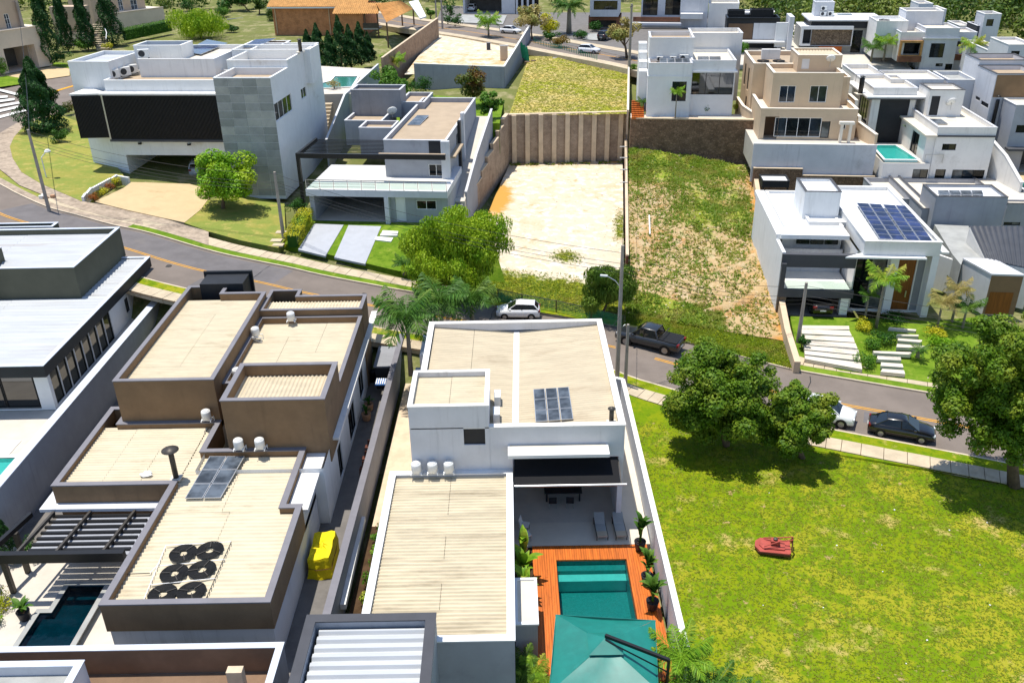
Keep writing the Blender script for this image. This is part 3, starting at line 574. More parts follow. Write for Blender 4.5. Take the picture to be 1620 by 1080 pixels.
for k,(a,b) in enumerate([((1128,430),(1203,382)),((1112,492),(1215,440))]):
    G2=g2.reshape(-1,3); mid=((a[0]+b[0])/2+16,(a[1]+b[1])/2+9); px=catmull([a,mid,b],14); L_=[]
    for q in px:
        z=1.5
        for _ in range(12): p=P(q[0],q[1],z); z=float(G2[np.argmin((G2[:,0]-p[0])**2+(G2[:,1]-p[1])**2),2])
        L_.append(P(q[0],q[1],z))
    mb=MB(); n=len(L_); r_=np.random.default_rng(k+40)
    for i,p in enumerate(L_):
        d=n2(L_[min(i+1,n-1)]-L_[max(i-1,0)]); nn=np.array([-d[1],d[0],0]); tp=math.sin(math.pi*(i+.2)/(n-.6))**.5; hh=.34*tp*r_.uniform(.6,1.3)
        for o,h in ((-.75,-.15),(-.45,.25),(-.1,1.0),(.3,.45),(.8,-.15)): q=p+nn*o*tp*r_.uniform(.8,1.2); mb.v.append((q[0],q[1],q[2]+hh*h))
    mb.f=[(5*i+j,5*i+j+1,5*i+6+j,5*i+5+j) for i in range(n-1) for j in range(4)]; me=mb.mesh('earth_ridge','dirt',True); at=me.attributes.new('mask2','FLOAT','POINT'); at.data.foreach_set('value',[.25]*len(mb.v)); put(me,'earth_ridge')['kind']='structure'
# ---- big lawn on this side
_,gl=patch('lawn',[(8.55,12,-.12),(70,12,-.3),(70,34,-.62),(8.55,57.0,-.04)],90,90,'turf',.05,seed=4)
ed=[p for p in offset(FE,-RW-2.85) if 8.55<p[0]<70]
gpoly('lawn_edge',[(8.55,56,-.05)]+[(p[0],p[1],zs(p[0])+.12) for p in ed]+[(70,33,-.62),(8.55+30.7,45.4,-.3)],'turf')
# ---- upper street at the top
US=catmull([P(x,y,9.8)[:2] for x,y in [(560,22),(640,36),(690,43),(760,53),(840,66),(905,78),(1000,95),(1060,108)]],5)
uz=lambda x,y: 9.7
ribbon('upper_street',US,-4,4.6,0,0,'asphalt',zf=uz,skirt=1); ribbon('upper_centre_line',US,.2,.4,.012,.012,'road_yellow',zf=uz)
ribbon('upper_kerb',US,-4.3,-4,.14,.14,'kerb',zf=uz,skirt=.3); ribbon('upper_pavement',US,4.6,7,.15,.15,'walk',zf=uz,skirt=.3); ribbon('upper_verge',US,-6,-4.3,.12,.13,'walk',zf=uz,skirt=1)

# road repairs, manholes, tar seams
def onroad(i,o,dz): p=offset(FE,-o)[i]; return (p[0],p[1],zs(p[0])+dz)
for i0,i1,o0,o1 in ((84,87,1.0,2.6),(62,64,5.2,7.4),(96,98,4.6,6.2),(44,47,5.6,7.8)):
    A_,B_=offset(FE,-o0),offset(FE,-o1); ring=[A_[i] for i in range(i0,i1+1)]+[B_[i] for i in range(i1,i0-1,-1)]; gpoly('asphalt_patch',[(p[0],p[1],zs(p[0])+.007) for p in ring],'asphalt_dark')
for i,o in ((88,5.6),(58,2.2),(40,4.9)):
    q=onroad(i,o,.011); MB().lathe(q,[(.34,-.02),(.34,0),(.3,.004)],16).build('manhole_cover','steel_dark')['kind']='structure'
for k in range(5):
    i=[48,66,82,92,100][k]; A_=[onroad(i+j/3 if False else i,.4+j*.9+random.uniform(-.1,.1),.0095) for j in range(8)]; mb=MB()
    for a,b in zip(A_[:-1],A_[1:]): mb.poly([(a[0]-.035+.1*math.sin(a[1]*3),a[1],a[2]),(a[0]+.035+.1*math.sin(a[1]*3),a[1],a[2]),(b[0]+.035+.1*math.sin(b[1]*3),b[1],b[2]),(b[0]-.035+.1*math.sin(b[1]*3),b[1],b[2])])
    mb.build('tar_seam','charcoal')['kind']='structure'
# ================================================================ HOUSES ON THIS SIDE OF THE STREET
def inset(ring,t):
    n=len(ring); out=[]; r=[np.array(p,float) for p in ring]
    for i in range(n):
        a,b,c=r[i-1],r[i],r[(i+1)%n]; d1,d2=n2(b-a),n2(c-b); n1=np.array([-d1[1],d1[0]]); m2_=np.array([-d2[1],d2[0]]); s=1+n1@m2_
        out.append(b+(n1+m2_)*t/s)
    return out
def pblk(H,ring,zt,zb,wall,par=.5,t=.2,cop='coping',roofs=(),m='sheet_cream',along='u',pitch=.25,cols=1,rows=1,ct=None,ch=.07,co=.04):
    "block over a counter-clockwise ring with parapet and coping; corrugated sheets over rectangles (x0,y0,x1,y1)"
    mb=MB(); ri=inset(ring,t); n=len(ring)
    for i in range(n):
        j=(i+1)%n; mb.poly([(*ring[i],zb),(*ring[j],zb),(*ring[j],zt),(*ring[i],zt)]); mb.poly([(*ring[i],zt),(*ring[j],zt),(*ri[j],zt),(*ri[i],zt)]); mb.poly([(*ri[i],zt),(*ri[j],zt),(*ri[j],zt-par-.4),(*ri[i],zt-par-.4)])
    mb.build('wall',wall,H); c=MB(); ro,rc=inset(ring,-co),inset(ring,(ct or t)+co*.5)
    for i in range(n): j=(i+1)%n; c.prism([ro[i],ro[j],rc[j],rc[i]],zt+.003,zt+ch)
    c.build('coping',cop,H); z=zt-par
    for r in roofs:
        dz=r[4] if len(r)>4 else (0,0,0,0); x0,y0,x1,y1=r[:4]; corr(H,[(x0,y0,z+dz[0]),(x1,y0,z+dz[1]),(x1,y1,z+dz[2]),(x0,y1,z+dz[3])],along,pitch,.045,m,cols,rows)
# ---------------- brown house with stepped cream roofs
A=house('stepped_brown_house','brown house with stepped parapets and cream corrugated roofs beside the yellow cover',(-18,40,.2))
pblk(A,[(-25.65,49.7),(-19.2,49.7),(-19.2,63.7),(-22.5,63.7),(-22.5,65.1),(-25.65,65.1)],7.5,3.9,'brown',.55,.25,roofs=[(-25.4,49.95,-19.45,63.5)],along='u',pitch=.2,cols=2,rows=5,m='sheet_cream')
pblk(A,[(-19.19,61.3),(-11.4,61.3),(-11.4,64.0),(-16.75,64.0),(-16.75,65.2),(-19.19,65.2)],7.0,.3,'brown',.4,.22,roofs=[(-19,61.5,-11.6,63.8)],along='w',pitch=.25,cols=4,m='sheet_cream')
pblk(A,[(-19.19,51.05),(-11.42,51.05),(-11.42,61.28),(-19.19,61.28)],6.45,3.9,'brown',.45,.22,roofs=[(-18.99,51.2,-11.62,61.1)],along='u',pitch=.22,cols=3,rows=4,m='sheet_cream')
pblk(A,[(-17.72,46.3),(-11.42,46.3),(-11.42,51.03),(-17.72,51.03)],7.9,3.4,'brown',.75,.28,roofs=[(-17.44,46.58,-11.7,50.75)],along='w',pitch=.27,cols=3,m='sheet_tan')
pblk(A,[(-20.3,32.8),(-12.0,32.8),(-12.0,40.5),(-12.95,40.5),(-12.95,46.27),(-19.18,46.27),(-19.18,49.68),(-25.67,49.68),(-25.67,51.6),(-27.15,51.6),(-27.15,42.7),(-20.15,42.7)],4.45,2.75,'brown',.38,.28,ct=.3)
corr(A,[(-26.9,42.9,4.12),(-20.02,42.9,4.12),(-20.02,49.5,4.12),(-26.9,49.5,4.12)],'u',.27,.048,'sheet_cream',3,5)
corr(A,[(-20.03,33.05,4.05),(-12.25,33.05,4.05),(-12.25,40.45,4.05),(-20.03,40.45,4.05)],'u',.3,.05,'sheet_cream',2,4); corr(A,[(-20.03,40.45,4.06),(-13.2,40.45,4.06),(-13.2,46.1,4.06),(-20.03,46.1,4.06)],'u',.3,.05,'sheet_cream',2,3); corr(A,[(-20.0,46.1,4.07),(-19.4,46.1,4.07),(-19.4,49.5,4.07),(-20.0,49.5,4.07)],'u',.3,.032,'sheet_cream',1,1)
MB().box(-20.2,32.92,-.2,-12.1,44,2.76).build('lower_wall','palegrey',A)
B_=blk(A,4.35,(-19.2,44.2),7.7,20.9,.2,wall='white',par=0,roof=None,world=True,holes=[('win','R',4.1,2.9,5.4,.5,{'m':1,'n':2}),('win','R',8.5,2.8,11,.5,{'m':1,'n':3}),('win','R',13.5,3.0,15.5,1.0,{'m':1,'n':2}),('win','R',17.2,3.0,19.4,.9,{'m':1,'n':2})])
MB().box(-11.5,47.2,4.4,-11.02,66.2,4.58).build('eave','offwhite',A); MB().box(-12.93,40.6,3.9,-11.75,47.1,4.05).build('eave','offwhite',A)
MB().box(-12.3,40.6,2.4,-12.1,47,3.9).build('lower_wall','palegrey',A)
MB().prism([(-27.9,42.1),(-20.9,42.05),(-20.9,42.68),(-27.2,42.68),(-27.2,44),(-27.9,44)],3.05,3.25).build('ledge','palegrey',A)
MB().box(-27.1,42.9,-.2,-20.3,43.2,2.76).build('rear_wall','brown_dark',A)
MB().box(-24.6,64.6,4.2,-21.2,66.6,7.9).build('entrance_frame','charcoal',A); MB().box(-24.9,66.7,4.0,-21.0,66.95,8.1).build('entrance_fin','charcoal',A)
# pergola over the courtyard
PG=thing('pergola','dark steel pergola over white louvres beside the brown house','pergola',(-25,40,0))
MB().box(-29.3,37.95,2.75,-21.4,38.3,3.35).build('front_beam','black_metal',PG)
for x in (-27.35,-25.2,-22.6): MB().beam((x-.15,38.3,3.05),(x+.3,42.05,3.05),.14,.2).build('rafter','steel_dark',PG)
for k in range(7): y=38.55+k*.5; MB().prism([(-27.2+k*.05,y),(-21.35,y),(-21.35,y+.34),(-27.15+k*.05,y+.34)],2.72,2.77).build('louvre','bluegrey',PG); MB().box(-27.1,y+.3,2.78,-21.4,y+.46,2.92).build('bar','black_metal',PG)
for y in (38.6,40.3): MB().box(-28.7,y,0,-28.45,y+.25,2.9).build('post','steel_dark',PG)
MB().beam((-29.2,38.2,3.0),(-28.4,42.0,3.0),.25,.3).build('side_beam','black_metal',PG)
gpoly('courtyard',[(-30.6,28.5,0),(-20.1,28.5,0),(-20.1,43,0),(-30.6,43,0)],'floor_stone')
def pool(name,label,ring,z,depth,tile,water,rim=None,rimw=.25,parent=None):
    t=thing(name,label,'swimming pool',(ring[0][0],ring[0][1],z)); mb=MB(); n=len(ring)
    mb.poly([(*p,z-depth) for p in ring])
    for i in range(n): j=(i+1)%n; mb.poly([(*ring[i],z),(*ring[j],z),(*ring[j],z-depth),(*ring[i],z-depth)])
    mb.build('basin',tile,t); MB().poly([(*p,z-.07) for p in ring]).build('water',water,t)
    if rim:
        c=MB(); ro=inset(ring,-rimw)
        for i in range(n): j=(i+1)%n; c.prism([ro[i],ro[j],ring[j],ring[i]],z-.05,z+.02)
        c.build('rim',rim,t)
    return t
# the courtyard floor has no hole, so the pool is built slightly raised behind its rim
pool('swimming_pool','dark teal pool in the courtyard of the brown house',[(-26.0,30.5),(-20.6,30.5),(-23.2,36.2),(-23.4,38.7),(-25.35,38.7),(-25.3,36.6),(-25.9,36.6)][:1]+[(-23.3,30.5),(-23.3,38.7),(-25.35,38.7),(-25.35,36.6),(-26.0,36.6)],.45,.42,'pool_tile_dark','water_dark','concrete',.3)
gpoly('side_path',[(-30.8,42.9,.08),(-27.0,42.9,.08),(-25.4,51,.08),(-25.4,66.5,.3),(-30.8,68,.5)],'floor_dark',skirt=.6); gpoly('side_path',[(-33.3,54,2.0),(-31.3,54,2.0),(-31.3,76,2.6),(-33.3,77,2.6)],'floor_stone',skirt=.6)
# passage between the two houses
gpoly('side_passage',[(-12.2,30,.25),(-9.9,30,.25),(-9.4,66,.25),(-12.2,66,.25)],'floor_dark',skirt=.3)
# roof equipment of the brown house
lab=['silver drum air conditioner on the brown wall right of the dark chimney pipe','silver drum air conditioner on the long brown wall nearest the street','silver drum air conditioner on the short brown wall facing the camera near the street','silver drum air conditioner in the corner left of the small roof box','left of two silver drum air conditioners below the small roof box','right of two silver drum air conditioners below the small roof box']
for (x,y,z,rz),l in zip([(-19.9,49.2,4.75,0),(-18.75,58.2,6.3,R(-90)),(-16.7,60.75,6.3,0),(-18.6,52.5,6.0,R(-90)),(-16.9,45.8,4.7,0),(-15.6,45.8,4.7,0)],lab): place(AC_D,'d',(x,y,z),rz,l,None)
c3=lambda x,y,z:P(x/3.374,760+y/3.374,z); c1=lambda x,y,z:P(x/4.32,580+y/4.32,z); a2=lambda x,y,z:P(170+x/3.375,430+y/3.375,z)
array('solar_water_heater','grey six panel solar collector on the roof behind the heater coils',[c3(985,98,4.2),c3(1180,95,4.2),a2(735,985,4.35),a2(545,985,4.35)],2,3,'panel_grey',cat='solar collector')
sp_=[(978,388),(1120,372),(930,495),(1078,475),(868,605),(1022,592)]
cl=['back left black pool heater coil of six on the cream roof','back right black pool heater coil of six on the cream roof','middle left black pool heater coil of six on the cream roof','middle right black pool heater coil of six on the cream roof','front left black pool heater coil of six on the cream roof','front right black pool heater coil of six on the cream roof']
coils(cl,[(*c3(x,y,4.15),.9) for x,y in sp_])
PL=thing('roof_pipework','white rubber joined pipe loop around the six black heater coils','pipework',c3(760,640,4.12))
for a,b in [((765,640),(885,345)),((885,345),(1235,325)),((1235,325),(1095,640)),((805,555),(1150,520)),((850,455),(1200,420)),((680,497),(800,492)),((800,492),(850,440))]:
    MB().tube([c3(*a,4.17),c3(*b,4.17)],.022,5).build('pipe','frame_white' if random.random()<.6 else 'rubber_black',PL)
chimney('dark chimney pipe with wide hood on the cream roof of the brown house',tuple(c1(1205,760,4.25)),2.3,.16,.5)
# ---------------- white modern house, lower left
L=house('flat_roofed_white_house','white house with ribbed white metal roof, black fascia and tall side glazing',(-38,60,2))
pblk(L,[(-49,54.85),(-32.9,54.85),(-32.9,75.8),(-49,75.8)],6.0,5.1,'charcoal',.12,.3,'coping_light',roofs=[(-48.7,55.1,-33.15,67.2,(0,-.05,0,0)),(-36.2,67.2,-33.15,75.5)],m='sheet_white',along='u',pitch=.6,cols=2,rows=3,ch=.05)
pblk(L,[(-52,66.9),(-35.37,66.9),(-35.37,76.5),(-52,76.5)],8.6,5.9,'olive',.5,.25,'coping_light',roofs=[(-51.8,67.1,-35.6,76.3)],m='sheet_white',along='u',pitch=.6,cols=2,rows=2,ch=.05)
pblk(L,[(-48,66.0),(-42.6,66.0),(-42.6,70.0),(-48,70.0)],9.3,6.0,'olive',.5,.25,'coping_light',ch=.05)
pblk(L,[(-52,77),(-41.7,77),(-41.7,78.2),(-52,78.2)],8.6,2,'olive',.3,.2,'coping_light',ch=.05)
hs=[('win','R',.4+k*1.35,4.95,.4+(k+1)*1.35-.06,2.2,{'m':1,'n':1,'gl':'glass_warm','t':.06}) for k in range(8)]+[('win','R',14.2,4.4,15.0,3.1,{'m':1,'n':1}),('win','R',16.8,4.6,17.6,3.3,{'m':1,'n':1}),('win','F',.3,4.95,9.0,2.15,{'m':1,'n':4,'gl':'window_clear'})]
blk(L,5.15,(-44.5,55.6),11.2,19.5,2.0,wall='white',par=0,roof=None,world=True,holes=[h for h in hs if h[1]!='F']+[('open','F',.2,4.95,10.2,2.1,{'m':1,'dp':5,'mat':'offwhite','floor':'floor_stone'})])
BL=Blk(5.15,(-44.5,55.6),11.2,19.5,2.0,0,True)
for k in range(4): window(L,BL,'F',.3+k*2.45,.3+(k+1)*2.45-.05,2.15,4.95,1,'frame_dark','window_clear',dp=.2)
KY=thing('kayak','yellow kayak lying behind the glass of the white house','kayak',(-36.5,57.0,2.2)); mb=MB()
for i in range(9):
    t=i/8*2-1; w_=.36*(1-t*t)**.6+.01; mb.v+=[( -36.4+t*1.5, 57.2+t*.3-w_,2.55),(-36.4+t*1.5,57.2+t*.3,2.35+.15*t*t),(-36.4+t*1.5,57.2+t*.3+w_,2.55),(-36.4+t*1.5,57.2+t*.3,2.62)]
mb.f=[(4*i+a,4*i+(a+1)%4,4*i+4+(a+1)%4,4*i+4+a) for i in range(8) for a in range(4)]; mb.build('hull','cover_yellow',KY,True); MB().tube([(-36.7,57.15,2.63),(-36.1,57.27,2.63)],.14,8).build('seat_opening','orange_plastic',KY)
gpoly('terrace',[(-50,40,1.95),(-31.4,40,1.95),(-31.4,55.7,1.95),(-50,55.7,1.95)],'floor_stone',skirt=2)
gpoly('terrace',[(-50,49.6,1.99),(-33.9,49.6,1.99),(-33.9,51.6,1.99),(-50,51.6,1.99)],'tile_white')
pool('swimming_pool','pale green pool edge on the terrace of the white house at the left border',[(-44,42),(-32.6,42),(-32.6,49.0),(-44,49.0)],2.3,.32,'pool_tile_light','water','tile_white',.35)
wall_run('boundary_wall','tall smooth grey wall between the white house and the brown house',[(-31.05,38,3.8),(-31.05,75.7,3.8)],4,.5,'bluegrey','coping_light',zb=-.2)
# ---------------- grey and white house in the middle
B=house('white_house_with_pool','white house with cream corrugated roof, timber pool deck and black awning',(0,44,.1))
hb=[('open','F',5.9,5.05,12.2,.2,{'m':1,'dp':6,'mat':'palegrey','floor':'floor_stone'}),('fill','F',733,676,768,703,{'mat':'charcoal','name':'vent_panel','dp':.1})]
zB=7.2
BB=blk(B,zB,(-5.97,43.9),12.5,14.4,0,wall='palegrey',par=.25,t=.3,roof=None,cop='offwhite',world=True,holes=hb,ct=.34)
corr(B,[(-5.6,44.2,zB-.25),(-.1,44.2,zB-.75),(.15,58,zB-.75),(-5.6,58,zB-.25)],'u',.26,.045,'sheet_tan',2,6); corr(B,[(.25,44.2,zB-.75),(6.2,44.2,zB-.25),(6.3,58,zB-.25),(.5,58,zB-.75)],'u',.26,.045,'sheet_tan',1,6)
MB().prism([(-.1,44.2),(.3,44.2),(.55,58),(.15,58)],zB-.82,zB-.7).build('gutter','offwhite',B)
blk(B,8.7,(-6.08,43.86),4.65,4.3,3.6,wall='palegrey',par=.3,t=.22,roof='sheet_cream',cop='offwhite',world=True,rt='corr',along='u',pitch=.22,cols=2,rows=1,holes=[('fill','F',733,676,768,703,{'mat':'charcoal','name':'vent_panel','dp':.12})])
blk(B,4.2,(-7.42,30.3),7.3,13.55,-.3,wall='bluegrey',par=.18,t=.34,roof='sheet_aged',cop='white',world=True,rt='corr',along='u',pitch=.26,cols=2,rows=7,amp=.06)
MB().box(-7.0,43.6,3.8,-1.2,44.0,4.0).build('flashing','concrete_warm',B)
MB().box(-6.9,58.35,.5,-6.2,62,4.5).build('front_pier','palegrey',B)
# canopy slab, awning
MB().box(-.35,42.75,5.78,5.55,43.88,6.0).build('canopy','offwhite',B); MB().poly([(-.25,42.85,6.006),(5.45,42.85,6.006),(5.45,43.88,6.006),(-.25,43.88,6.006)]).build('canopy_top','sheet_plain',B)
AW=thing('awning','black fabric awning pulled out over the patio','awning',(3,43.9,5)); mb=MB(); N=8
mb.v=[(x,43.82-i/N*1.85,5.08-.62*i/N-.06*math.sin(math.pi*i/N)) for i in range(N+1) for x in (0.0,6.15)]; mb.f=[(2*i,2*i+1,2*i+3,2*i+2) for i in range(N)]; mb.build('fabric','awning_black',AW)
MB().tube([(0,41.93,4.44),(6.5,41.93,4.44)],.07,8).build('front_bar','steel',AW); 
for x in (.3,6.2): MB().beam((x,43.8,4.9),(x,41.95,4.42),.05,.05).build('arm','steel_dark',AW)
gpoly('patio',[(-.1,41.75,.2),(8.05,41.75,.2),(8.3,58,.2),(6.5,58,.2),(6.5,50,.2),(-.1,50,.2)],'sheet_plain',skirt=.4)
for x in (-7.3,): MB().box(-7.45,58.4,.2,-7.0,60,2.6).build('gate_pier','palegrey',B)
wall_run('boundary_wall','low white wall between the pool deck and the big lawn',[(8.25,31.5,2.0),(8.3,58.2,2.2),(6.2,59.2,2.2)],3,.26,'palegrey','offwhite',zb=-.5)
wall_run('boundary_wall','long grey wall dividing the brown house passage from the white house',[(-9.75,30,2.4),(-9.15,66.2,2.4)],3,.34,'midgrey','coping',zb=-.3)
MB_=MB().box(-9.45,36,.9,-9.15,43.5,1.25); MB_.build('planter_ledge','offwhite',B)
gpoly('side_bed',[(-9.4,29,.05),(-7.4,29,.05),(-7.2,44,.05),(-9.0,44,.05)],'soil',skirt=.4); gpoly('side_path',[(-8.9,44,.08),(-6.0,44,.08),(-6.0,66,.08),(-8.6,66,.08)],'concrete_warm',skirt=.4)
BX=thing('pool_shed','low beige topped store box at the edge of the pool deck','shed',(.45,35,0)); MB().box(-.08,33.2,-.2,1.05,36.5,2.3).build('wall','bluegrey',BX)
MB().poly([(.05,33.35,2.308),(.95,33.35,2.308),(.95,36.4,2.308),(.05,36.4,2.308)]).build('top','sheet_plain',BX); mb=MB()
for b_ in ((-.1,33.15,1.1,33.35),(-.1,36.4,1.1,36.55),(.95,33.35,1.1,36.4),(-.1,33.35,.05,36.4)): mb.box(b_[0],b_[1],2.3,b_[2],b_[3],2.4)
mb.build('rim','white',BX)
# deck: plank by plank
DK=bpy.data.objects.new('pool_deck',None); COL.objects.link(DK); DK['kind']='structure'; DK.location=(1,36,.2); pitch=.137
x=1.0; i=0
while x<7.78:
    segs=[(31.5,41.72)] if (x+pitch<2.38 or x>6.4) else [(40.45,41.72)]
    for (y0,y1) in segs:
        if y1-y0>5: cut=random.uniform(y0+2,y1-2); cs=[(y0,cut-.004),(cut+.004,y1)]
        else: cs=[(y0,y1)]
        for a,b in cs: MB().box(x,a,.08,x+pitch-.012,b,.2+random.uniform(-.004,.004)).build('plank','wood',DK)
    x+=pitch; i+=1
gpoly('deck_bed',[(1.0,31.5,.06),(2.36,31.5,.06),(2.36,40.44,.06),(6.42,40.44,.06),(6.42,31.5,.06),(7.8,31.5,.06),(7.8,41.74,.06),(1.0,41.74,.06)],'soil')
PW=thing('swimming_pool','turquoise green pool set into the timber deck','swimming pool',(4.4,37,.1)); ring=[(2.38,31.5),(6.40,31.5),(6.40,40.45),(2.38,40.45)]; mb=MB(); mb.poly([(*p,-1.25) for p in ring])
for i in range(4): j=(i+1)%4; mb.poly([(*ring[i],.1),(*ring[j],.1),(*ring[j],-1.25),(*ring[i],-1.25)])
mb.build('basin','pool_tile',PW); MB().box(2.4,39.35,-1.24,6.38,39.95,-.45).build('step','pool_tile_light',PW); MB().box(2.4,39.95,-1.24,6.38,40.43,-.2).build('bench','pool_tile',PW); MB().poly([(*p,.06) for p in ring]).build('water','water',PW)
gpoly('planting_bed',[(-.1,28,.05),(8.1,28,.05),(8.1,31.5,.05),(1.0,31.5,.05),(1,33.1,.05),(-.1,33.1,.05)],'soil')
gpoly('planting_bed',[(-.1,36.6,.12),(.98,36.6,.12),(.98,41.7,.12),(-.1,41.7,.12)],'soil')
b5=lambda x,y,z:P(560+x/3.115,430+y/3.115,z); b6=lambda x,y,z:P(760+x/2.8425,700+y/2.8425,z)
array('solar_water_heater','nine panel solar collector on the cream roof beside the vent pipe',[b5(893,742,6.75),b5(1083,727,6.85),b5(1060,568,6.85),b5(882,580,6.75)],3,3,'panel_grey',cat='solar collector')
q=b5(1268,742,6.95); chimney('grey vent pipe with round cap on the right front roof corner',tuple(q),1.1,.14,.24,'steel_dark')
for k,x in enumerate((330,406,482)):
    q=b5(x,880,4.1); place(AC_D,'d',(q[0],43.45,4.35),0,['left','middle','right'][k]+' of three silver air conditioners in a row under the square roof box',None)
for k,(x,y,l) in enumerate([(700,640,'upper white air conditioner beside the square roof box of the middle house'),(695,725,'lower white air conditioner beside the square roof box of the middle house')]):
    q=b5(x,y,6.6); place(AC_B,'b',(q[0]+.1,q[1],6.45),R(90),l,None,1.15)
# ---------------- houses cut by the lower border
D=house('dark_coped_house','house with white ribbed roof inside a dark grey coping at the lower border',(-6.5,28,0))
pblk(D,[(-9.6,18),(-3.6,18),(-3.72,30.65),(-9.6,30.65)],5.6,-.3,'bluegrey',.35,.42,'coping_dark',ch=.06)
corr(D,[(-9.2,18,5.2),(-4.15,18,5.2),(-4.15,30.1,5.2),(-9.0,30.1,5.2)],'u',.5,.075,'sheet_white',1,6,rib=True,seg=10)
E_=house('unfinished_terrace_house','unfinished brown roof terrace inside a pale blue coping at the lower left corner',(-18,27,0))
pblk(E_,[(-27,20),(-10.9,20),(-10.9,30.6),(-27,30.6)],4.0,-.3,'midgrey',1.5,.28,'coping_light',ch=.05)
MB().poly([(-26.7,20.3,2.5),(-11.2,20.3,2.5),(-11.2,30.3,2.5),(-26.7,30.3,2.5)]).build('terrace_floor','terrace_brown',E_)
mb=MB(); mb.poly([(-26.7,30.318,2.5),(-11.2,30.318,2.5),(-11.2,30.318,3.99),(-26.7,30.318,3.99)]); mb.build('inner_render','terrace_brown',E_)
pblk(E_,[(-27,20),(-19.4,20),(-19.4,29.05),(-27,29.05)],4.7,2.5,'palegrey',.5,.3,'coping_light',ch=.05)
MB().poly([(-26.7,20,4.2),(-19.7,20,4.2),(-19.7,28.8,4.2),(-26.7,28.8,4.2)]).build('roof','concrete',E_)
MB().box(-13.0,28.6,2.5,-12.3,29.0,4.3).build('pillar','concrete_warm',E_); MB().box(-19.2,27.9,2.5,-17.2,28.5,3.6).build('pillar','concrete_warm',E_)
# ================================================================ HOUSES ACROSS THE STREET
def crop(s,ox,oy): return lambda x,y:(ox+x/s,oy+y/s)
cW=crop(3.0865,0,0); cW1=crop(6.173,0,0); cW2=crop(6.173,240,0); cG=crop(3.0865,420,0); cG2=crop(6.75,440,260); cS=crop(3.6,1180,200); cY=crop(3.522,1160,0); cY5=crop(6.173,1100,0); cF=crop(4.5,900,0)
cN6=crop(6.173,1360,0); cN7=crop(6.173,1360,150); cN8=crop(6.173,1360,325); cT3=crop(6.173,640,0); cT4=crop(6.173,860,0); cS5=crop(5.4,1220,420)
def hw(k,f,c,x0,y0,x1,y1,**op): a=c(x0,y0); b=c(x1,y1); return (k,f,a[0],a[1],b[0],b[1],op)
# ---------------- black screened house on the corner
W=house('black_screened_house','white corner house with black slatted upper storey and grey concrete slab wing',P(300,280,5)); YW=5
bw=blk(W,17.9,cW(1040,383),cW(1310,388),6.2,4.6,YW,'white',.7,.2,'slab_tan','white',holes=[hw('win','R',cW,1334,512,1446,526,n=4,fr='frame_white')])
blk(W,18.7,tuple(bw.xy(bw.W-7.0,6.22)),6.99,13,4.6,YW,'white',.9,.2,'sheet_plain','white',world=True,holes=[hw('win','R',cW,1468,438,1500,470,n=2,fr='frame_white')])
for i in range(4):
    for j in range(15):
        z1=17.85-j*.86; z0=max(4.7,z1-.82); a0,a1=bw.W*i/4+.02,bw.W*(i+1)/4-.02; mb=MB(); slab(bw,'F',a0,a1,z0,z1,.004,.035+random.uniform(-.006,.006),mb); mb.build('concrete_panel',random.choice(['concrete','concrete_b','concrete_c','concrete']),W)
mid=blk(W,16.6,cW(505,395),cW(1040,408),6.5,9.95,YW,'white',.45,.2,'slab_tan','white')
fr=np.array(mid.xy(0,0)); 
# projecting screen
sc=Blk(15.2,tuple(mid.xy(.0,-1.0)),mid.W+.5,1.0,10.1,YW,True)
part(W,'screen_box','charcoal',sc.ring(),10.1,15.2); ring=sc.ring(-.25); part(W,'screen_top','offwhite',ring,15.2,15.4); part(W,'screen_sill','darkgrey',sc.ring(-.15),9.85,10.1)
part(W,'corner_strip','steel',[sc.xy(-.12,-.14),sc.xy(.06,-.14),sc.xy(.06,.1),sc.xy(-.12,.1)],10.12,15.18)
mb=MB()
for k in range(int(sc.W/.16)): slab(sc,'F',.06+k*.16,.06+k*.16+.06,10.2,15.1,.003,.1,mb)
tag(mb.build('screen_slats','black_metal',W),kind='stuff')
q0=np.array(P(*cW(345,468),15.2)[:2]); q1=np.array(sc.xy(0,0)); dpt=np.array(sc.xy(0,1)); q2=q0+(dpt-q1)*4
part(W,'side_screen_box','charcoal',[q0,q1-(q1-q0)*.005,np.array(sc.xy(-.02,1.0)),q2],10.3,15.2); part(W,'side_screen_top','offwhite',[q0+(q0-q1)*.05,q1-(q1-q0)*.03,sc.xy(-.3,1),q2],15.2,15.38)
d=(q1-q0); Ls=np.linalg.norm(d); d/=Ls; nn=np.array([d[1],-d[0]]); mb=MB()
for k in range(int(Ls/.16)): a=q0+d*(.05+k*.16); b=a+d*.06; mb.prism([a+nn*.003,b+nn*.003,b+nn*.1,a+nn*.1],10.4,15.1)
tag(mb.build('side_screen_slats','black_metal',W),kind='stuff')
upl=blk(W,18.4,cW(330,303),cW(515,308),cW(660,252),10,YW+3,'white',.35,.2,'sheet_white','white')
blk(W,19.4,cW(650,225),cW(870,228),3.6,16,YW,'white',.5,.2,'concrete_dark','white',holes=[])
back=blk(W,18.2,cW(672,291),cW(1040,292),11,15,YW,'white',.45,.2,'sheet_plain','white')
blk(W,18.9,cW(1130,246),cW(1500,250),4,15,YW,'white',.8,.2,'sheet_plain','white')
blk(W,18.6,cW(1180,225),cW(1385,218),4,5,YW,'brown_dark',.4,.2,'sheet_plain','white')
lo=Blk(10.0,tuple(mid.xy(.9,-.3)),mid.W-.9,9,4.9,YW,True)
blk(W,10.0,tuple(mid.xy(.9,-.3)),mid.W-.9,9,4.9,YW,'white',0,.2,None,None,world=True,holes=[hw('open','F',cW,606,757,1080,888,dp=8,mat='concrete',floor='concrete')])
part(W,'garage_floor','concrete',lo.ring(.05),4.0,5.05)
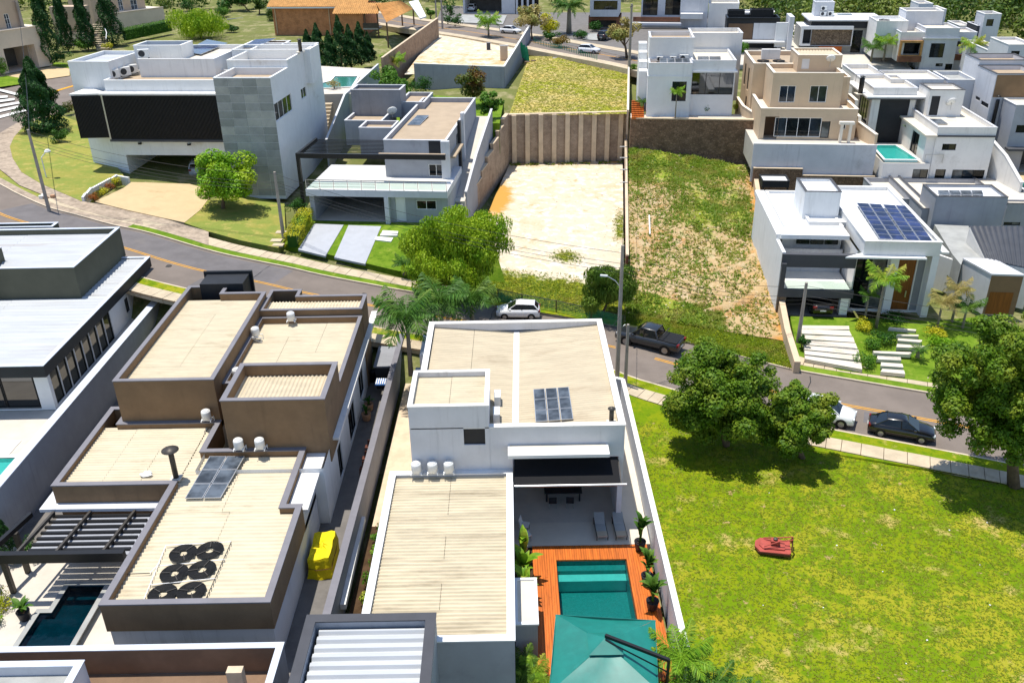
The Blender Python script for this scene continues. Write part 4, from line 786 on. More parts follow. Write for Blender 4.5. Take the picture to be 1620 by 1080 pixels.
a=np.array(lo.xy(0,0)); b=P(*cW(425,655),10.0)[:2]; part(W,'angled_wall','white',[b,a-[.01,0],lo.xy(-.01,4),b+np.array([0,6])],4.9,9.99)
c=thing('low_wall','low white planter wall beside the cream driveway','wall',S(132,320)); 
pts=[S(*q,.2) for q in [(205,288),(186,283.5),(176,289),(146,304),(137,313),(132,318)]]
mb=MB(); 
for p,q in zip(pts[:-1],pts[1:]): 
    dd=n2(q-p); nn=np.array([-dd[1],dd[0]])*.13; mb.prism([p[:2]-nn,q[:2]-nn,q[:2]+nn,p[:2]+nn],[p[2]-.6,q[2]-.6,q[2]-.6,p[2]-.6],[p[2]+.55,q[2]+.45,q[2]+.45,p[2]+.55])
mb.build('wall','white',c)
# roof equipment
AL=['leftmost white air conditioner on the black screened house roof','second white air conditioner on the black screened house roof','third white air conditioner on the black screened house roof','white air conditioner below the roof tank of the black screened house']
for (x,y),l in zip([(558,385),(612,372),(648,360),(705,285)],AL): q=P(*cW(x,y),16.4 if x<700 else 18.2); place(AC_B,'b',tuple(q),R(12 if x>700 else 42),l,None,1.55)
array('solar_array','tilted dark blue solar array on the corner house left of the pale roof strip',[P(*cW2(310,510),17.95),P(*cW2(480,535),17.95),P(*cW2(745,425),18.0),P(*cW2(540,390),18.0)],1,7,'panel_blue')
array('solar_array','flat grey blue solar array at the back right of the corner house',[P(*cW2(860,475),18.6),P(*cW2(1010,472),18.6),P(*cW2(1215,378),18.9),P(*cW2(1010,390),18.9)],1,8,'panel_blue')
chimney('dark chimney on the back right corner of the black screened house',tuple(P(*cW2(1455,510),18.9)),1.6,.22,.3)
for k,(x,y) in enumerate([(685,700),(925,705)]):
    q=lo.hit('F',*cW(x,y)); t=thing('wall_lamp',['left','right'][k]+' dark wall lamp above the wide garage opening','lamp',lo.on('F',q[0],q[1])); mb=MB(); slab(lo,'F',q[0]-.18,q[0]+.18,q[1]-.1,q[1]+.12,.0,.25,mb); mb.build('lamp_box','charcoal',t); mb=MB(); slab(lo,'F',q[0]-.1,q[0]+.1,q[1]+.121,q[1]+.14,.0,.2,mb); mb.build('lens','lamp_clear',t)
# ---------------- grey house with balcony
G=house('grey_balcony_house','grey house with white balcony, dark pergola and open garage',P(590,340,4)); YG=6.5
up_=blk(G,11.8,cG(575,685),cG(880,692),cG(1010,480),4.2,YG,'bluegrey',.5,.2,'slab_tan','palegrey',holes=[hw('win','F',cG,795,802,872,862,n=2,fr='frame_white'),hw('win','R',cG,930,660,948,700,n=1)])
mb=MB(); slab(up_,'F',up_.W-.55,up_.W+.35,4.2,11.85,0.0,.5,mb); mb.build('corner_pier','palegrey',G)
mb=MB(); slab(up_,'R',9.5,10.4,4.4,12.6,.0,.35,mb); mb.build('side_fin','palegrey',G); mb=MB(); slab(up_,'R',7.2,7.9,4.4,12.2,.0,.3,mb); mb.build('side_fin','charcoal',G); mb=MB(); slab(up_,'R',1.2,6.8,9.6,9.8,.0,.7,mb); mb.build('side_canopy','slab_tan',G)
mb=MB(); slab(up_,'F',4.9,up_.W-.56,10.4,11.78,.004,.06,mb); mb.build('dark_panel','charcoal',G)
blk(G,13.8,cG(415,440),cG(655,442),3.2,10.5,YG,'midgrey',.3,.18,'concrete_dark','palegrey')
blk(G,11.0,cG(385,590),cG(560,600),7.5,8,YG,'bluegrey',.35,.18,'slab_tan','palegrey'); blk(G,11.2,cG(455,625),cG(615,630),3.5,8,YG,'bluegrey',.4,.18,'slab_tan','palegrey')
blk(G,12.1,cG(650,500),cG(770,505),6,8,YG,'bluegrey',.4,.18,'slab_tan','palegrey')
gf=Blk(7.8,cG(195,925),cG(885,940),9.5,4.2,YG); part(G,'balcony_slab','palegrey',gf.ring(),7.1,7.8); MB().poly([(*p,7.806) for p in [gf.xy(.1,.1),gf.xy(gf.W-.1,.1),gf.xy(gf.W-.1,4.5),gf.xy(gf.W*.56,4.5),gf.xy(gf.W*.56,9.4),gf.xy(.1,9.4)]]).build('balcony_floor','tile_white',G)
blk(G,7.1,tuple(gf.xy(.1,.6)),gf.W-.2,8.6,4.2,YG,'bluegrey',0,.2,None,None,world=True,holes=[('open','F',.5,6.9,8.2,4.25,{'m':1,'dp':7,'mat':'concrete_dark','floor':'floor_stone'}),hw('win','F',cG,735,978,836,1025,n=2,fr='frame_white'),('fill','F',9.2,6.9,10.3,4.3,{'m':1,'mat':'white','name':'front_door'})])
mb=MB(); slab(gf,'F',8.3,8.75,4.2,7.1,-.6,.02,mb); mb.build('pillar','palegrey',G)
gd=Blk(7.1,tuple(gf.xy(.1,.6)),gf.W-.2,8.6,4.2,YG,True); mb=MB(); slab(gd,'F',10.6,gd.W-.02,4.22,7.08,.004,.03,mb)
# balcony railing: glass and posts
RL_=thing('balcony_railing','glass and steel railing along the grey house balcony','railing',gf.on('F',0,7.8)); mb=MB(); slab(gf,'F',.05,gf.W-.05,8.78,8.84,-.1,-.04,mb); mb.build('handrail','steel',RL_)
for k in range(11):
    x=.05+k*(gf.W-.16)/10; mb=MB(); slab(gf,'F',x,x+.06,7.81,8.78,-.1,-.04,mb); mb.build('post','steel',RL_)
    if k<10: MB().poly([gf.on('F',x+.1,7.9,-.07),gf.on('F',x+(gf.W-.16)/10-.04,7.9,-.07),gf.on('F',x+(gf.W-.16)/10-.04,8.7,-.07),gf.on('F',x+.1,8.7,-.07)]).build('glass_pane','rail_glass',RL_)
    if k<5:
        for zz in (8.1,8.4): mb=MB(); slab(gf,'F',x+.06,x+(gf.W-.16)/10,zz,zz+.03,-.085,-.055,mb); mb.build('rail','steel',RL_)
# pergola
PB=Blk(10.8,cG(145,750),cG(872,766),7,4.2,YG); PG2=thing('pergola','dark slatted pergola on the grey house balcony','pergola',PB.pt(0,0,4.2))
part(PG2,'front_beam','black_metal',[PB.xy(0,0),PB.xy(PB.W,0),PB.xy(PB.W,.35),PB.xy(0,.35)],10.3,10.8); part(PG2,'roof_ledge','slab_tan',[PB.xy(PB.W*.55,.36),PB.xy(PB.W-.1,.36),PB.xy(PB.W-.1,.9),PB.xy(PB.W*.55,.9)],10.35,10.75)
part(PG2,'post','black_metal',[PB.xy(0,0),PB.xy(.35,0),PB.xy(.35,.4),PB.xy(0,.4)],4.2,10.3); part(PG2,'side_beam','black_metal',[PB.xy(0,.36),PB.xy(.25,.36),PB.xy(.25,7),PB.xy(0,7)],10.35,10.75)
for k in range(11): y=.9+k*.58; part(PG2,'slat','black_metal',[PB.xy(.26,y),PB.xy(PB.W*.55,y),PB.xy(PB.W*.55,y+.09),PB.xy(.26,y+.09)],10.55,10.62)
dish('white satellite dish on the grey house roof beside the dark tank',tuple(P(*cG(622,582),11.0)),.62,R(200))
array('solar_water_heater','small flat collector on the tan roof of the grey house',[P(*cG(690,612),11.35),P(*cG(755,612),11.35),P(*cG(800,565),11.45),P(*cG(740,565),11.45)],1,3,'panel_grey',cat='solar collector')
# front yard of the grey house
zd=lambda x,y: S(x,y,.0)
def yz(x,y):
    f=float(np.clip((y-352-(x-560)*.17)/58,0,1)); zz=2
    for _ in range(30): zz=4.2*(1-f)+(zs(P(x,y,zz)[0])+.18)*f
    return zz
def yard(name,c,m,dz,nu=10,nv=8,skirt=.2):
    "front yard surface: px quad (front left, front right, back right, back left) laid on the sloping yard"
    v=[]; c=[np.array(q,float) for q in c]
    for j in range(nv+1):
        for i in range(nu+1): a,b=i/nu,j/nv; q=(c[0]*(1-a)+c[1]*a)*(1-b)+(c[3]*(1-a)+c[2]*a)*b; z=yz(*q); p=P(q[0],q[1],z); v.append((p[0],p[1],z+dz))
    mb=MB(); mb.v=v; w_=nu+1; mb.f=[(j*w_+i,j*w_+i+1,(j+1)*w_+i+1,(j+1)*w_+i) for j in range(nv) for i in range(nu)]
    ed=[i for i in range(w_)]+[j*w_+nu for j in range(1,nv+1)]+[nv*w_+i for i in range(nu-1,-1,-1)]+[j*w_ for j in range(nv-1,0,-1)]; n=len(mb.v); mb.v+=[(mb.v[i][0],mb.v[i][1],mb.v[i][2]-skirt) for i in ed]; mb.f+=[(ed[k],ed[(k+1)%len(ed)],n+(k+1)%len(ed),n+k) for k in range(len(ed))]
    o=mb.build(name,m); o['kind']='structure'; return o
yard('front_yard',[(450,386),(806,470),(770,345),(478,338)],'turf_green',0,40,24,1.6)
yard('driveway',[cG2(*q) for q in [(215,915),(505,985),(700,652),(385,640)]],'paver_grey',.07); yard('driveway',[cG2(*q) for q in [(600,1000),(930,1070),(1100,668),(752,655)]],'paver_grey',.07)
for k,q in enumerate([[(1120,725),(1285,735),(1275,760),(1105,752)],[(1100,750),(1280,765),(1265,775),(1090,775)],[(1050,780),(1230,795),(1205,835),(1030,815)]]):
    yard('stepping_slab',[cG2(*p) for p in (q[3],q[2],q[1],q[0])],'tile_white',.12+.05*(2-k),2,2)
# stepped wall between the grey house and the sand lot
SW=thing('stepped_wall','stepped grey brown block wall between grey house and sand lot','wall',P(755,335,1.4))
st=[(754,336,301,318),(764,312,268,292),(776,285,240,262),(786,262,214,236),(796,242,190,205),(806,258,176,180)]
bz=[P(754,338,1.3),P(806,259,1.5)]
for k in range(6):
    a=bz[0]+(bz[1]-bz[0])*k/6; b=bz[0]+(bz[1]-bz[0])*(k+1)/6; zt=4.6+.75*k; dd=n2(b-a); nn=np.array([-dd[1],dd[0]])*.4
    MB().prism([a[:2],b[:2],b[:2]+nn,a[:2]+nn],1.0,zt).build('wall_panel','block_grey',SW); MB().prism([a[:2]-nn*.1,b[:2]-nn*.1,b[:2]+nn*1.2,a[:2]+nn*1.2],zt+.002,zt+.12).build('cap','concrete_warm',SW)
wall_run('garden_wall','smooth grey wall climbing beside the side steps of the grey house',[tuple(up_.xy(up_.W+1.7,1))+(5.9,),tuple(up_.xy(up_.W+1.8,9))+(8.0,),tuple(up_.xy(up_.W+2.0,22))+(10.4,)],8,.22,'bluegrey','palegrey',zb=2)
gpoly('side_ground',[tuple(up_.xy(up_.W,0))+(5.2,),tuple(up_.xy(up_.W+1.7,0))+(5.2,),tuple(up_.xy(up_.W+2,22))+(9.5,),tuple(up_.xy(up_.W,22))+(9.5,)],'floor_stone',skirt=3)
ST=thing('garden_steps','grey side steps between grey house and block wall','steps',up_.pt(up_.W+1,-.5,4.2))
for k in range(8): part(ST,'tread','concrete',[up_.xy(up_.W+.4,-2+k*.4),up_.xy(up_.W+1.5,-2+k*.4),up_.xy(up_.W+1.5,-1.6+k*.4),up_.xy(up_.W+.4,-1.6+k*.4)],3.5,4.2+k*.17)
gpoly('back_garden',[tuple(up_.xy(-8,22))+(8.6,),tuple(up_.xy(up_.W+3,22))+(8.6,),P(797,160,8.2),P(680,150,8.2),P(560,150,8.2)],'turf_green',skirt=4)
wall_run('garden_wall','sloping grey wall beside the steps between the white and grey houses',[tuple(P(516,222,8.5)[:2])+(8.5,),tuple(P(545,150,11)[:2])+(11,),tuple(P(598,102,12.5)[:2])+(12.5,)],8,.22,'bluegrey','palegrey',zb=4)
GS=thing('garden_steps','cream garden steps between the white corner house and the grey house','steps',P(508,222,7))
for k in range(11):
    f=k/10; q=P(506+10*f,222-58*f,6.5+3.5*f); MB().box(q[0]-.8,q[1]-.45,q[2]-1.2,q[0]+.8,q[1]+.55,q[2]).build('tread','walk',GS)
gpoly('side_ground',[P(490,232,5.6),P(512,232,5.6),P(536,150,9.5),P(500,150,9.5)],'floor_stone',skirt=3)
pool('swimming_pool','dark turquoise pool behind the white corner house',[tuple(P(*q,11)[:2]) for q in [(500,140),(556,137),(566,121),(530,121),(524,128),(508,132)]],11,.5,'pool_tile','water','offwhite',.3)
gpoly('pool_terrace',[P(480,150,10.9),P(566,148,10.9),P(600,110,10.9),P(498,104,10.9)],'floor_stone',skirt=5)
# ---------------- retaining walls behind the vacant lots
a,b=P(806,259,1.5),P(986,254,1.5); z1=8.15
RW_=thing('retaining_wall','tall block retaining wall with nine concrete posts behind the sand lot','wall',(a+b)/2)
MB().prism([a[:2],b[:2]+[.6,0],b[:2]+[.6,.6],a[:2]+[0,.6]],.8,z1).build('block_panel','block_grey',RW_)
for k in range(9):
    f=(k+.22)/8.7; p=a+(b-a)*f; MB().prism([(p[0],p[1]-.4),(p[0]+.62,p[1]-.4),(p[0]+.62,p[1]+.05),(p[0],p[1]+.05)],.8,z1+.06).build('post','concrete_warm',RW_)
MB().prism([a[:2]-[0,.05],b[:2]+[.6,-.05],b[:2]+[.6,.62],a[:2]+[0,.62]],z1,z1+.14).build('cap_beam','concrete_warm',RW_)
sa,sb=P(996,236,4.4),P(1187,258,3.6); zt=[up(996,236,4.4,188),up(1187,258,3.6,191)]
RW2=thing('stone_wall','brown rubble stone retaining wall behind the scrubby lot','wall',sa); MB().prism([sa[:2],sb[:2],sb[:2]+[0,.6],sa[:2]+[0,.6]],2,[zt[0],zt[1],zt[1],zt[0]]).build('masonry','stone_brown',RW2)
MB().prism([sa[:2]-[0,.08],sb[:2]-[0,.08],sb[:2]+[0,.7],sa[:2]+[0,.7]],[z+.003 for z in (zt[0],zt[1],zt[1],zt[0])],[z+.13 for z in (zt[0],zt[1],zt[1],zt[0])]).build('cap','concrete_warm',RW2)
pa,pb=S(990,420,1.2),P(988,238,3.2); LW=thing('lot_wall','thin rust brown wall with white battens between the two vacant lots','wall',pa)
MB().prism([pa[:2],pa[:2]+[.22,0],pb[:2]+[.22,0],pb[:2]],0,[2.2,2.2,4.6,4.6]).build('wall','rust_brown',LW); MB().prism([pa[:2]-[.05,0],pa[:2]+[.27,0],pb[:2]+[.27,0],pb[:2]-[.05,0]],[2.2,2.2,4.6,4.6],[2.32,2.32,4.72,4.72]).build('cap','concrete_warm',LW)
for k in range(4): f=.55+k*.12; p=pa+(pb-pa)*f; MB().beam((p[0]-.7,p[1],2.2+2.4*f+.2),(p[0]+.25,p[1],2.2+2.4*f+.2),.1,.1).build('batten','offwhite',LW)
# upper lot walls
ga=[P(648,100,11.2),P(797,106,10.9),P(838,42,12.0)]
ga=[P(655,101,10.9),P(797,106,10.9),P(838,40,12.4)]
wall_run('garden_wall','smooth grey wall round the upper sandy lot',[tuple(q) for q in ga],8,.25,'bluegrey','offwhite',zb=5)
wall_run('block_wall','pink block wall with brick courses left of the upper sandy lot',[tuple(P(*q)) for q in [(604,92,12.4),(692,29,13.2)]],6,.3,'block_tan','concrete_warm',zb=7)
p=P(797,97,9.2); MT=thing('meter_wall','short rendered meter wall on the upper sandy lot','wall',p); MB().box(p[0]-.6,p[1],9,p[0]+.7,p[1]+.25,11.7).build('wall','beige',MT); MB().box(p[0]-.7,p[1]-.05,11.7,p[0]+.8,p[1]+.32,11.85).build('cap','offwhite',MT)
p=P(773,80,9.4); MT=thing('utility_box','dark grey utility cabinet standing on the upper sandy lot','cabinet',p); MB().box(p[0]-.35,p[1]-.2,9.3,p[0]+.35,p[1]+.2,10.7).build('body','darkgrey',MT); MB().box(p[0]-.4,p[1]-.25,10.7,p[0]+.4,p[1]+.25,10.8).build('lid','midgrey',MT)
# ---------------- solar roofed house on the right
Sh=house('solar_roofed_house','white house with large solar roof, tall timber door and boxed balcony',P(1380,480,.5)); YS=6
ro=blk(Sh,7.6,cS(680,655),cS(1120,664),cS(850,345),6.35,YS,'offwhite',.3,.22,'white','offwhite',co=.06)
mb=MB(); mb.prism([ro.xy(-.1,.5),ro.xy(ro.W-1.2,.5),ro.xy(ro.W-1.2,-.55),ro.xy(-1.6,-.55)],6.2,6.34); mb.build('front_eave','white',Sh)
part(Sh,'side_eave','offwhite',[ro.xy(ro.W+.0,.2),ro.xy(ro.W+.85,.2),ro.xy(ro.W+.85,ro.D),ro.xy(ro.W,ro.D)],6.5,6.66)
lw=Blk(6.34,tuple(ro.xy(-.2,1.0)),ro.W+.2,ro.D-1.2,.5,YS,True)
blk(Sh,6.34,tuple(ro.xy(-.2,1.0)),ro.W+.2,ro.D-1.2,.5,YS,'offwhite',0,.2,None,None,world=True,holes=[('win','F',.1,6.2,2.75,.75,{'m':1,'n':2,'rows':1,'gl':'glass'}),('fill','F',3.7,6.2,5.25,.7,{'m':1,'mat':'door_wood','name':'timber_door','dp':.2}),('fill','F',5.35,6.2,6.0,.7,{'m':1,'mat':'midgrey','name':'stone_panel','dp':.1})])
mb=MB(); slab(lw,'F',2.85,3.55,.5,6.3,.003,.5,mb); mb.build('pillar','white',Sh); mb=MB(); slab(lw,'F',lw.W-.55,lw.W+.02,.5,6.34,.003,1.0,mb); mb.build('pillar','white',Sh)
mb=MB(); slab(lw,'F',4.75,4.85,2.0,2.6,-.1,.02,mb); mb.build('door_handle','steel',Sh)
blk(Sh,9.4,cS(340,372),cS(547,376),cS(305,295),6.5,YS,'white',.25,.2,'white','darkgrey',ch=.05); blk(Sh,7.0,cS(360,545),cS(612,549),3.0,6.0,YS,'offwhite',.12,.2,'white','offwhite')
# left wing: solid side wall, boxed balcony, roof terrace
lf=Blk(6.9,tuple(lw.xy(-6.6,-.6)),6.4,16,.4,YS,True)
part(Sh,'side_wall','white',[lf.xy(0,0),lf.xy(.3,0),lf.xy(.3,16),lf.xy(0,16)],.3,6.3); part(Sh,'upper_side_wall','white',[lf.xy(0,3.4),lf.xy(.95,3.4),lf.xy(.95,17),lf.xy(0,17)],6.302,6.75)
part(Sh,'front_parapet','darkgrey',[lf.xy(0.002,-.25),lf.xy(6.4,-.25),lf.xy(6.4,.29),lf.xy(0.002,.29)],5.0,6.2)
part(Sh,'roof_frame','white',[lf.xy(.31,2.9),lf.xy(6.4,2.9),lf.xy(6.4,5.2),lf.xy(.31,5.2)],6.5,6.9); blk(Sh,6.9,tuple(lf.xy(.96,5.25)),5.4,11,.4,YS,'white',.2,.2,'white','offwhite',world=True)
mb=MB(); 
for k in range(3): part(Sh,'glazed_door','glass',[lf.xy(2.2+k*1.3,4.9),lf.xy(3.4+k*1.3,4.9),lf.xy(3.4+k*1.3,5.0),lf.xy(2.2+k*1.3,5.0)],5.3,6.49)
part(Sh,'balcony_floor','tile_white',[lf.xy(.31,-.2),lf.xy(6.4,-.2),lf.xy(6.4,4.4),lf.xy(.31,4.4)],2.55,2.75); part(Sh,'balcony_lip','darkgrey',[lf.xy(0.002,-.5),lf.xy(6.55,-.5),lf.xy(6.55,-.21),lf.xy(0.002,-.21)],2.2,2.95); part(Sh,'balcony_side','darkgrey',[lf.xy(0.01,-.5),lf.xy(.42,-.5),lf.xy(.42,-.26),lf.xy(.01,-.26)],2.96,5.4)
part(Sh,'balcony_back','palegrey',[lf.xy(.31,4.4),lf.xy(6.4,4.4),lf.xy(6.4,4.6),lf.xy(.31,4.6)],.5,4.99); part(Sh,'garage_floor','floor_dark',[lf.xy(.3,-.4),lf.xy(6.3,-.4),lf.xy(6.3,4.4),lf.xy(.3,4.4)],.3,.5)
part(Sh,'stone_pier','stone_tan',[lf.xy(.005,-.45),lf.xy(.75,-.45),lf.xy(.75,-.1),lf.xy(.005,-.1)],.3,2.2); part(Sh,'garage_pillar','white',[lf.xy(5.6,-.3),lf.xy(6.3,-.3),lf.xy(6.3,.4),lf.xy(5.6,.4)],.3,2.54)
MB().poly([lf.pt(.5,-.3,2.96),lf.pt(6.4,-.3,2.96),lf.pt(6.4,-.3,3.75),lf.pt(.5,-.3,3.75)]).build('balcony_glass','rail_glass',Sh)
array('solar_array','large four by eight blue solar array on the white roof at right',[P(*cS(765,643),7.5),P(*cS(1062,657),7.5),P(*cS(918,455),7.6),P(*cS(632,437),7.6)],4,8,'panel_blue',midgap=.12)
cov=blk(Sh,5.6,cS(95,312),cS(250,315),2.5,4.9,YS,'charcoal',.1,.1,'white','charcoal')
for (i,j) in ((.1,.1),(cov.W-.2,.1)): part(Sh,'patio_post','charcoal',[cov.xy(i,j),cov.xy(i+.15,j),cov.xy(i+.15,j+.15),cov.xy(i,j+.15)],1,4.9)
# yard of the solar house
gpoly('front_yard',[S(*q,.17) for q in [(1262,562),(1330,586),(1440,600),(1520,612),(1560,612),(1600,560)]]+[P(*q,.42) for q in [(1560,500),(1480,507),(1250,500)]],'turf_green',skirt=.6)
DW=bpy.data.objects.new('driveway',None); COL.objects.link(DW); DW['kind']='structure'; DW.location=P(1310,540,.3)
for a0,a1,b1,b0 in [((265,510),(665,515),(668,545),(262,540)),((258,540),(668,555),(690,600),(262,580)),((255,592),(700,610),(715,655),(268,625)),((270,638),(720,662),(738,708),(278,672)),((275,680),(745,718),(755,762),(285,715)),((285,725),(755,770),(765,812),(288,757)),((288,768),(770,828),(778,885),(288,795))]:
    ys=[np.interp(q[1],[510,885],[.44,.24]) for q in (a0,a1,b1,b0)]; mb=MB(); pts=[P(*cS5(*q),z+.03) for q,z in zip((b0,b1,a1,a0),ys)]; mb.prism([p[:2] for p in pts],[p[2]-.3 for p in pts],[p[2] for p in pts]); mb.build('concrete_strip','sheet_plain',DW)
PT=bpy.data.objects.new('entrance_path',None); COL.objects.link(PT); PT['kind']='structure'; PT.location=P(1430,540,.3)
for a0,a1,b1,b0 in [((1010,525),(1240,545),(1235,558),(1000,540)),((1070,585),(1260,590),(1258,603),(1068,598)),((1080,620),(1290,635),(1285,655),(1085,640)),((1075,668),(1310,685),(1300,705),(1070,695)),((870,728),(1200,738),(1195,760),(880,745)),((910,770),(1105,780),(1112,808),(900,800)),((940,825),(1120,838),(1130,868),(935,855)),((950,880),(1135,893),(1145,925),(935,905))]:
    ys=[np.interp(q[1],[510,925],[.44,.22]) for q in (a0,a1,b1,b0)]; mb=MB(); pts=[P(*cS5(*q),z+.05) for q,z in zip((b0,b1,a1,a0),ys)]; mb.prism([p[:2] for p in pts],[p[2]-.3 for p in pts],[p[2] for p in pts]); mb.build('concrete_strip','sheet_plain',PT)
wall_run('lot_edge_wall','low stepped pink wall between scrubby lot and solar roofed house',[tuple(P(*q)) for q in [(1262,572,.9),(1246,520,1.4),(1222,400,2.6),(1204,330,3.4),(1193,262,4.4)]],6,.5,'beige',None,zb=-.2)
# ---------------- grey twin houses at the right border
R1=house('grey_box_house','grey box house with four solar panels behind the solar roofed house',P(1530,350,3)); YR=5.5
blk(R1,6.6,cS(1085,400),cS(1495,405),cS(1035,330),3.0,YR,'bluegrey',.25,.18,'white','darkgrey',ch=.05); blk(R1,4.9,cS(1005,470),cS(1080,475),14,1,YR,'bluegrey',.2,.18,'sheet_plain','darkgrey',ch=.05)
blk(R1,4.7,cS(1490,440),cS(1700,445),14,1,YR,'bluegrey',.2,.18,'sheet_plain','darkgrey',ch=.05,holes=[hw('win','F',cS,1470,545,1560,565,n=2)])
blk(R1,4.6,tuple(Blk(6.6,cS(1085,400),cS(1495,405),5,0,YR).xy(-3.5,5.3)),17,8,1,YR,'bluegrey',.4,.2,'sheet_plain','midgrey',world=True)
array('solar_array','four flat solar panels in a row on the grey box house',[P(*cS(1100,392),6.5),P(*cS(1355,392),6.5),P(*cS(1345,366),6.5),P(*cS(1090,366),6.5)],4,1,'panel_grey')
R2=house('slanted_roof_house','low pale house with ribbed dark slanted roof and brown entrance box',P(1500,430,0))
f1=blk(R2,4.2,cS(1120,690),cS(1225,785),18,.0,YR,'offwhite',.1,.2,'concrete',None) if False else None
gq=[P(*cN8(*q),3.8) for q in [(905,475),(990,580),(1010,525),(1230,525),(1080,340),(1065,200),(730,185)]]
MB().prism([p[:2] for p in gq],0,3.8).build('flat_roof_wing','concrete',R2)
q=[P(*cN8(*p),z) for p,z in [((1232,525),4.0),((1700,620),4.0),((1700,205),5.6),((1075,200),5.6)]]
corr(R2,[q[0],q[1],q[2],q[3]],'w',.35,.03,'sheet_dark',1,1,rib=True,seg=8); MB().prism([p[:2] for p in q],0,[3.85,3.85,5.45,5.45]).build('wall','offwhite',R2)
eb=[P(*cN8(*p),3.9) for p in [(1290,680),(1600,690),(1310,535),(1015,530)]]; MB().prism([p[:2] for p in eb],0,3.9).build('entrance_box','palegrey',R2); MB().prism([p[:2] for p in inset([e[:2] for e in eb],-.06)],3.9,4.05).build('entrance_roof','palegrey',R2)
e0,e1=eb[0],eb[1]; dd=n2(e1-e0); nn=np.array([dd[1],-dd[0]])*.05; MB().prism([e0[:2]+nn,e1[:2]+nn,e1[:2],e0[:2]],.1,3.85).build('front_panel','brown',R2); MB().prism([e0[:2]+nn*1.6+dd*.2,e0[:2]+nn*1.6+dd*2.2,e0[:2]+nn*1.1+dd*2.2,e0[:2]+nn*1.1+dd*.2],.1,2.3).build('garage_door','door_wood',R2)
sw=[P(*cN8(*p),3.7) for p in [(770,680),(1240,950)]]
wall_run('garden_wall','pale rendered side wall below the slanted roof house',[tuple(P(*cN8(780,480),3.4)),tuple(P(*cN8(1010,560),3.4)),tuple(P(*cN8(1290,690),3.2))],4,.25,'offwhite',None,zb=0)
# ================================================================ UPPER TERRACES AND FAR HOUSES
def upc(c,b,zb,t): q=c(*b); return up(q[0],q[1],zb,c(*t)[1])
# ---- white house above the rubble wall
F=house('white_terrace_house','white house with dark glazed veranda above the brown rubble wall',P(1080,180,8.6)); YF=6.5; z0=8.6
z1=upc(cF,(555,830),z0,(570,450))
f1=blk(F,z1,cF(570,452),cF(880,452),3.4,z0,YF,'white',.35,.18,'slab_tan','palegrey',holes=[hw('win','F',cF,738,582,830,722,n=2)],band=[(z1-1.7,z1-1.58,'white',.08)])
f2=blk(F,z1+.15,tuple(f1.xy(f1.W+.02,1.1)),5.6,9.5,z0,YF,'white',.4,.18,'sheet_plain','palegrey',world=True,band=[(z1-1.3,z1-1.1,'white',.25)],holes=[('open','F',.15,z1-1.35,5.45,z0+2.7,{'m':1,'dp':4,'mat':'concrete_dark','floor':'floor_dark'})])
for k in range(3): 
    x=.2+k*1.75; MB().poly([f2.on('F',x,z0+2.8,-.06),f2.on('F',x+1.7,z0+2.8,-.06),f2.on('F',x+1.7,z1-1.4,-.06),f2.on('F',x,z1-1.4,-.06)]).build('glass_pane','window_clear',F); mb=MB(); slab(f2,'F',x-.04,x+.03,z0+2.75,z1-1.36,-.1,-.02,mb); mb.build('mullion','frame_dark',F)
f3=blk(F,z1+2.6,tuple(f1.xy(.1,3.45)),5.7,6,z0,YF,'offwhite',.5,.2,'slab_tan','palegrey',world=True); blk(F,z1+2.2,tuple(f1.xy(5.9,10.6)),7,5,z0,YF,'offwhite',.4,.2,'sheet_plain','palegrey',world=True)
for k in range(4): part(F,'stair_step_wall','white',[f1.xy(-1.1,3+k*2.2),f1.xy(0,3+k*2.2),f1.xy(0,5.1+k*2.2),f1.xy(-1.1,5.1+k*2.2)],z0,z1-1.5+k*.85)
FAL=['left small air conditioner on the white terrace house','second small air conditioner on the white terrace house','larger air conditioner on the white terrace house roof']
for (x,sc_),l in zip([(1.5,1),(3.2,1),(4.6,1.35)],FAL): q=f1.pt(x,3.05,z1-.3); place(AC_B,'b',q,R(-YF),l,None,sc_)
array('solar_water_heater','slanted white framed collector on the front roof of the terrace house',[f1.pt(1.4,.5,z1-.2),f1.pt(5.3,.5,z1-.2),f1.pt(5.3,2.2,z1+.25),f1.pt(1.4,2.2,z1+.25)],4,1,'panel_grey',cat='solar collector')
array('solar_array','flat dark panel set on the veranda roof of the terrace house',[f2.pt(.9,2.2,z1-.2),f2.pt(3.9,2.2,z1-.2),f2.pt(4.2,5.4,z1-.2),f2.pt(1.1,5.4,z1-.2)],2,2,'panel_grey')
gpoly('terrace',[tuple(f1.xy(-2,-.3))+(z0,),tuple(f1.xy(13.2,-1.0))+(z0,),tuple(f1.xy(13.2,2))+(z0,),tuple(f1.xy(-2,2))+(z0,)],'floor_stone',skirt=1)
ST=thing('garden_steps','terracotta side steps left of the white terrace house','steps',f1.pt(-1.2,0,z0))
for k in range(9): part(ST,'tread','wood',[f1.xy(-1.9,-.6+k*.45),f1.xy(-.3,-.6+k*.45),f1.xy(-.3,-.35+k*.45),f1.xy(-1.9,-.35+k*.45)],z0-.2,z0+.1+k*.17)
wall_run('garden_wall','low pink wall curving between the white and the beige terrace houses',[tuple(f1.xy(12.2,5))+(z0+1.6,),tuple(f1.xy(12.5,1))+(z0+1.3,),tuple(f1.xy(13.6,-1.4))+(z0+.9,)],3,.3,'beige','beige_trim',zb=5)
wall_run('garden_wall','thin pale wall between upper lawn and white terrace house',[tuple(P(993,182,8.6))[:2]+(9.2,),tuple(P(995,90,9.6))[:2]+(10.6,)],4,.22,'beige','beige_trim',zb=6)
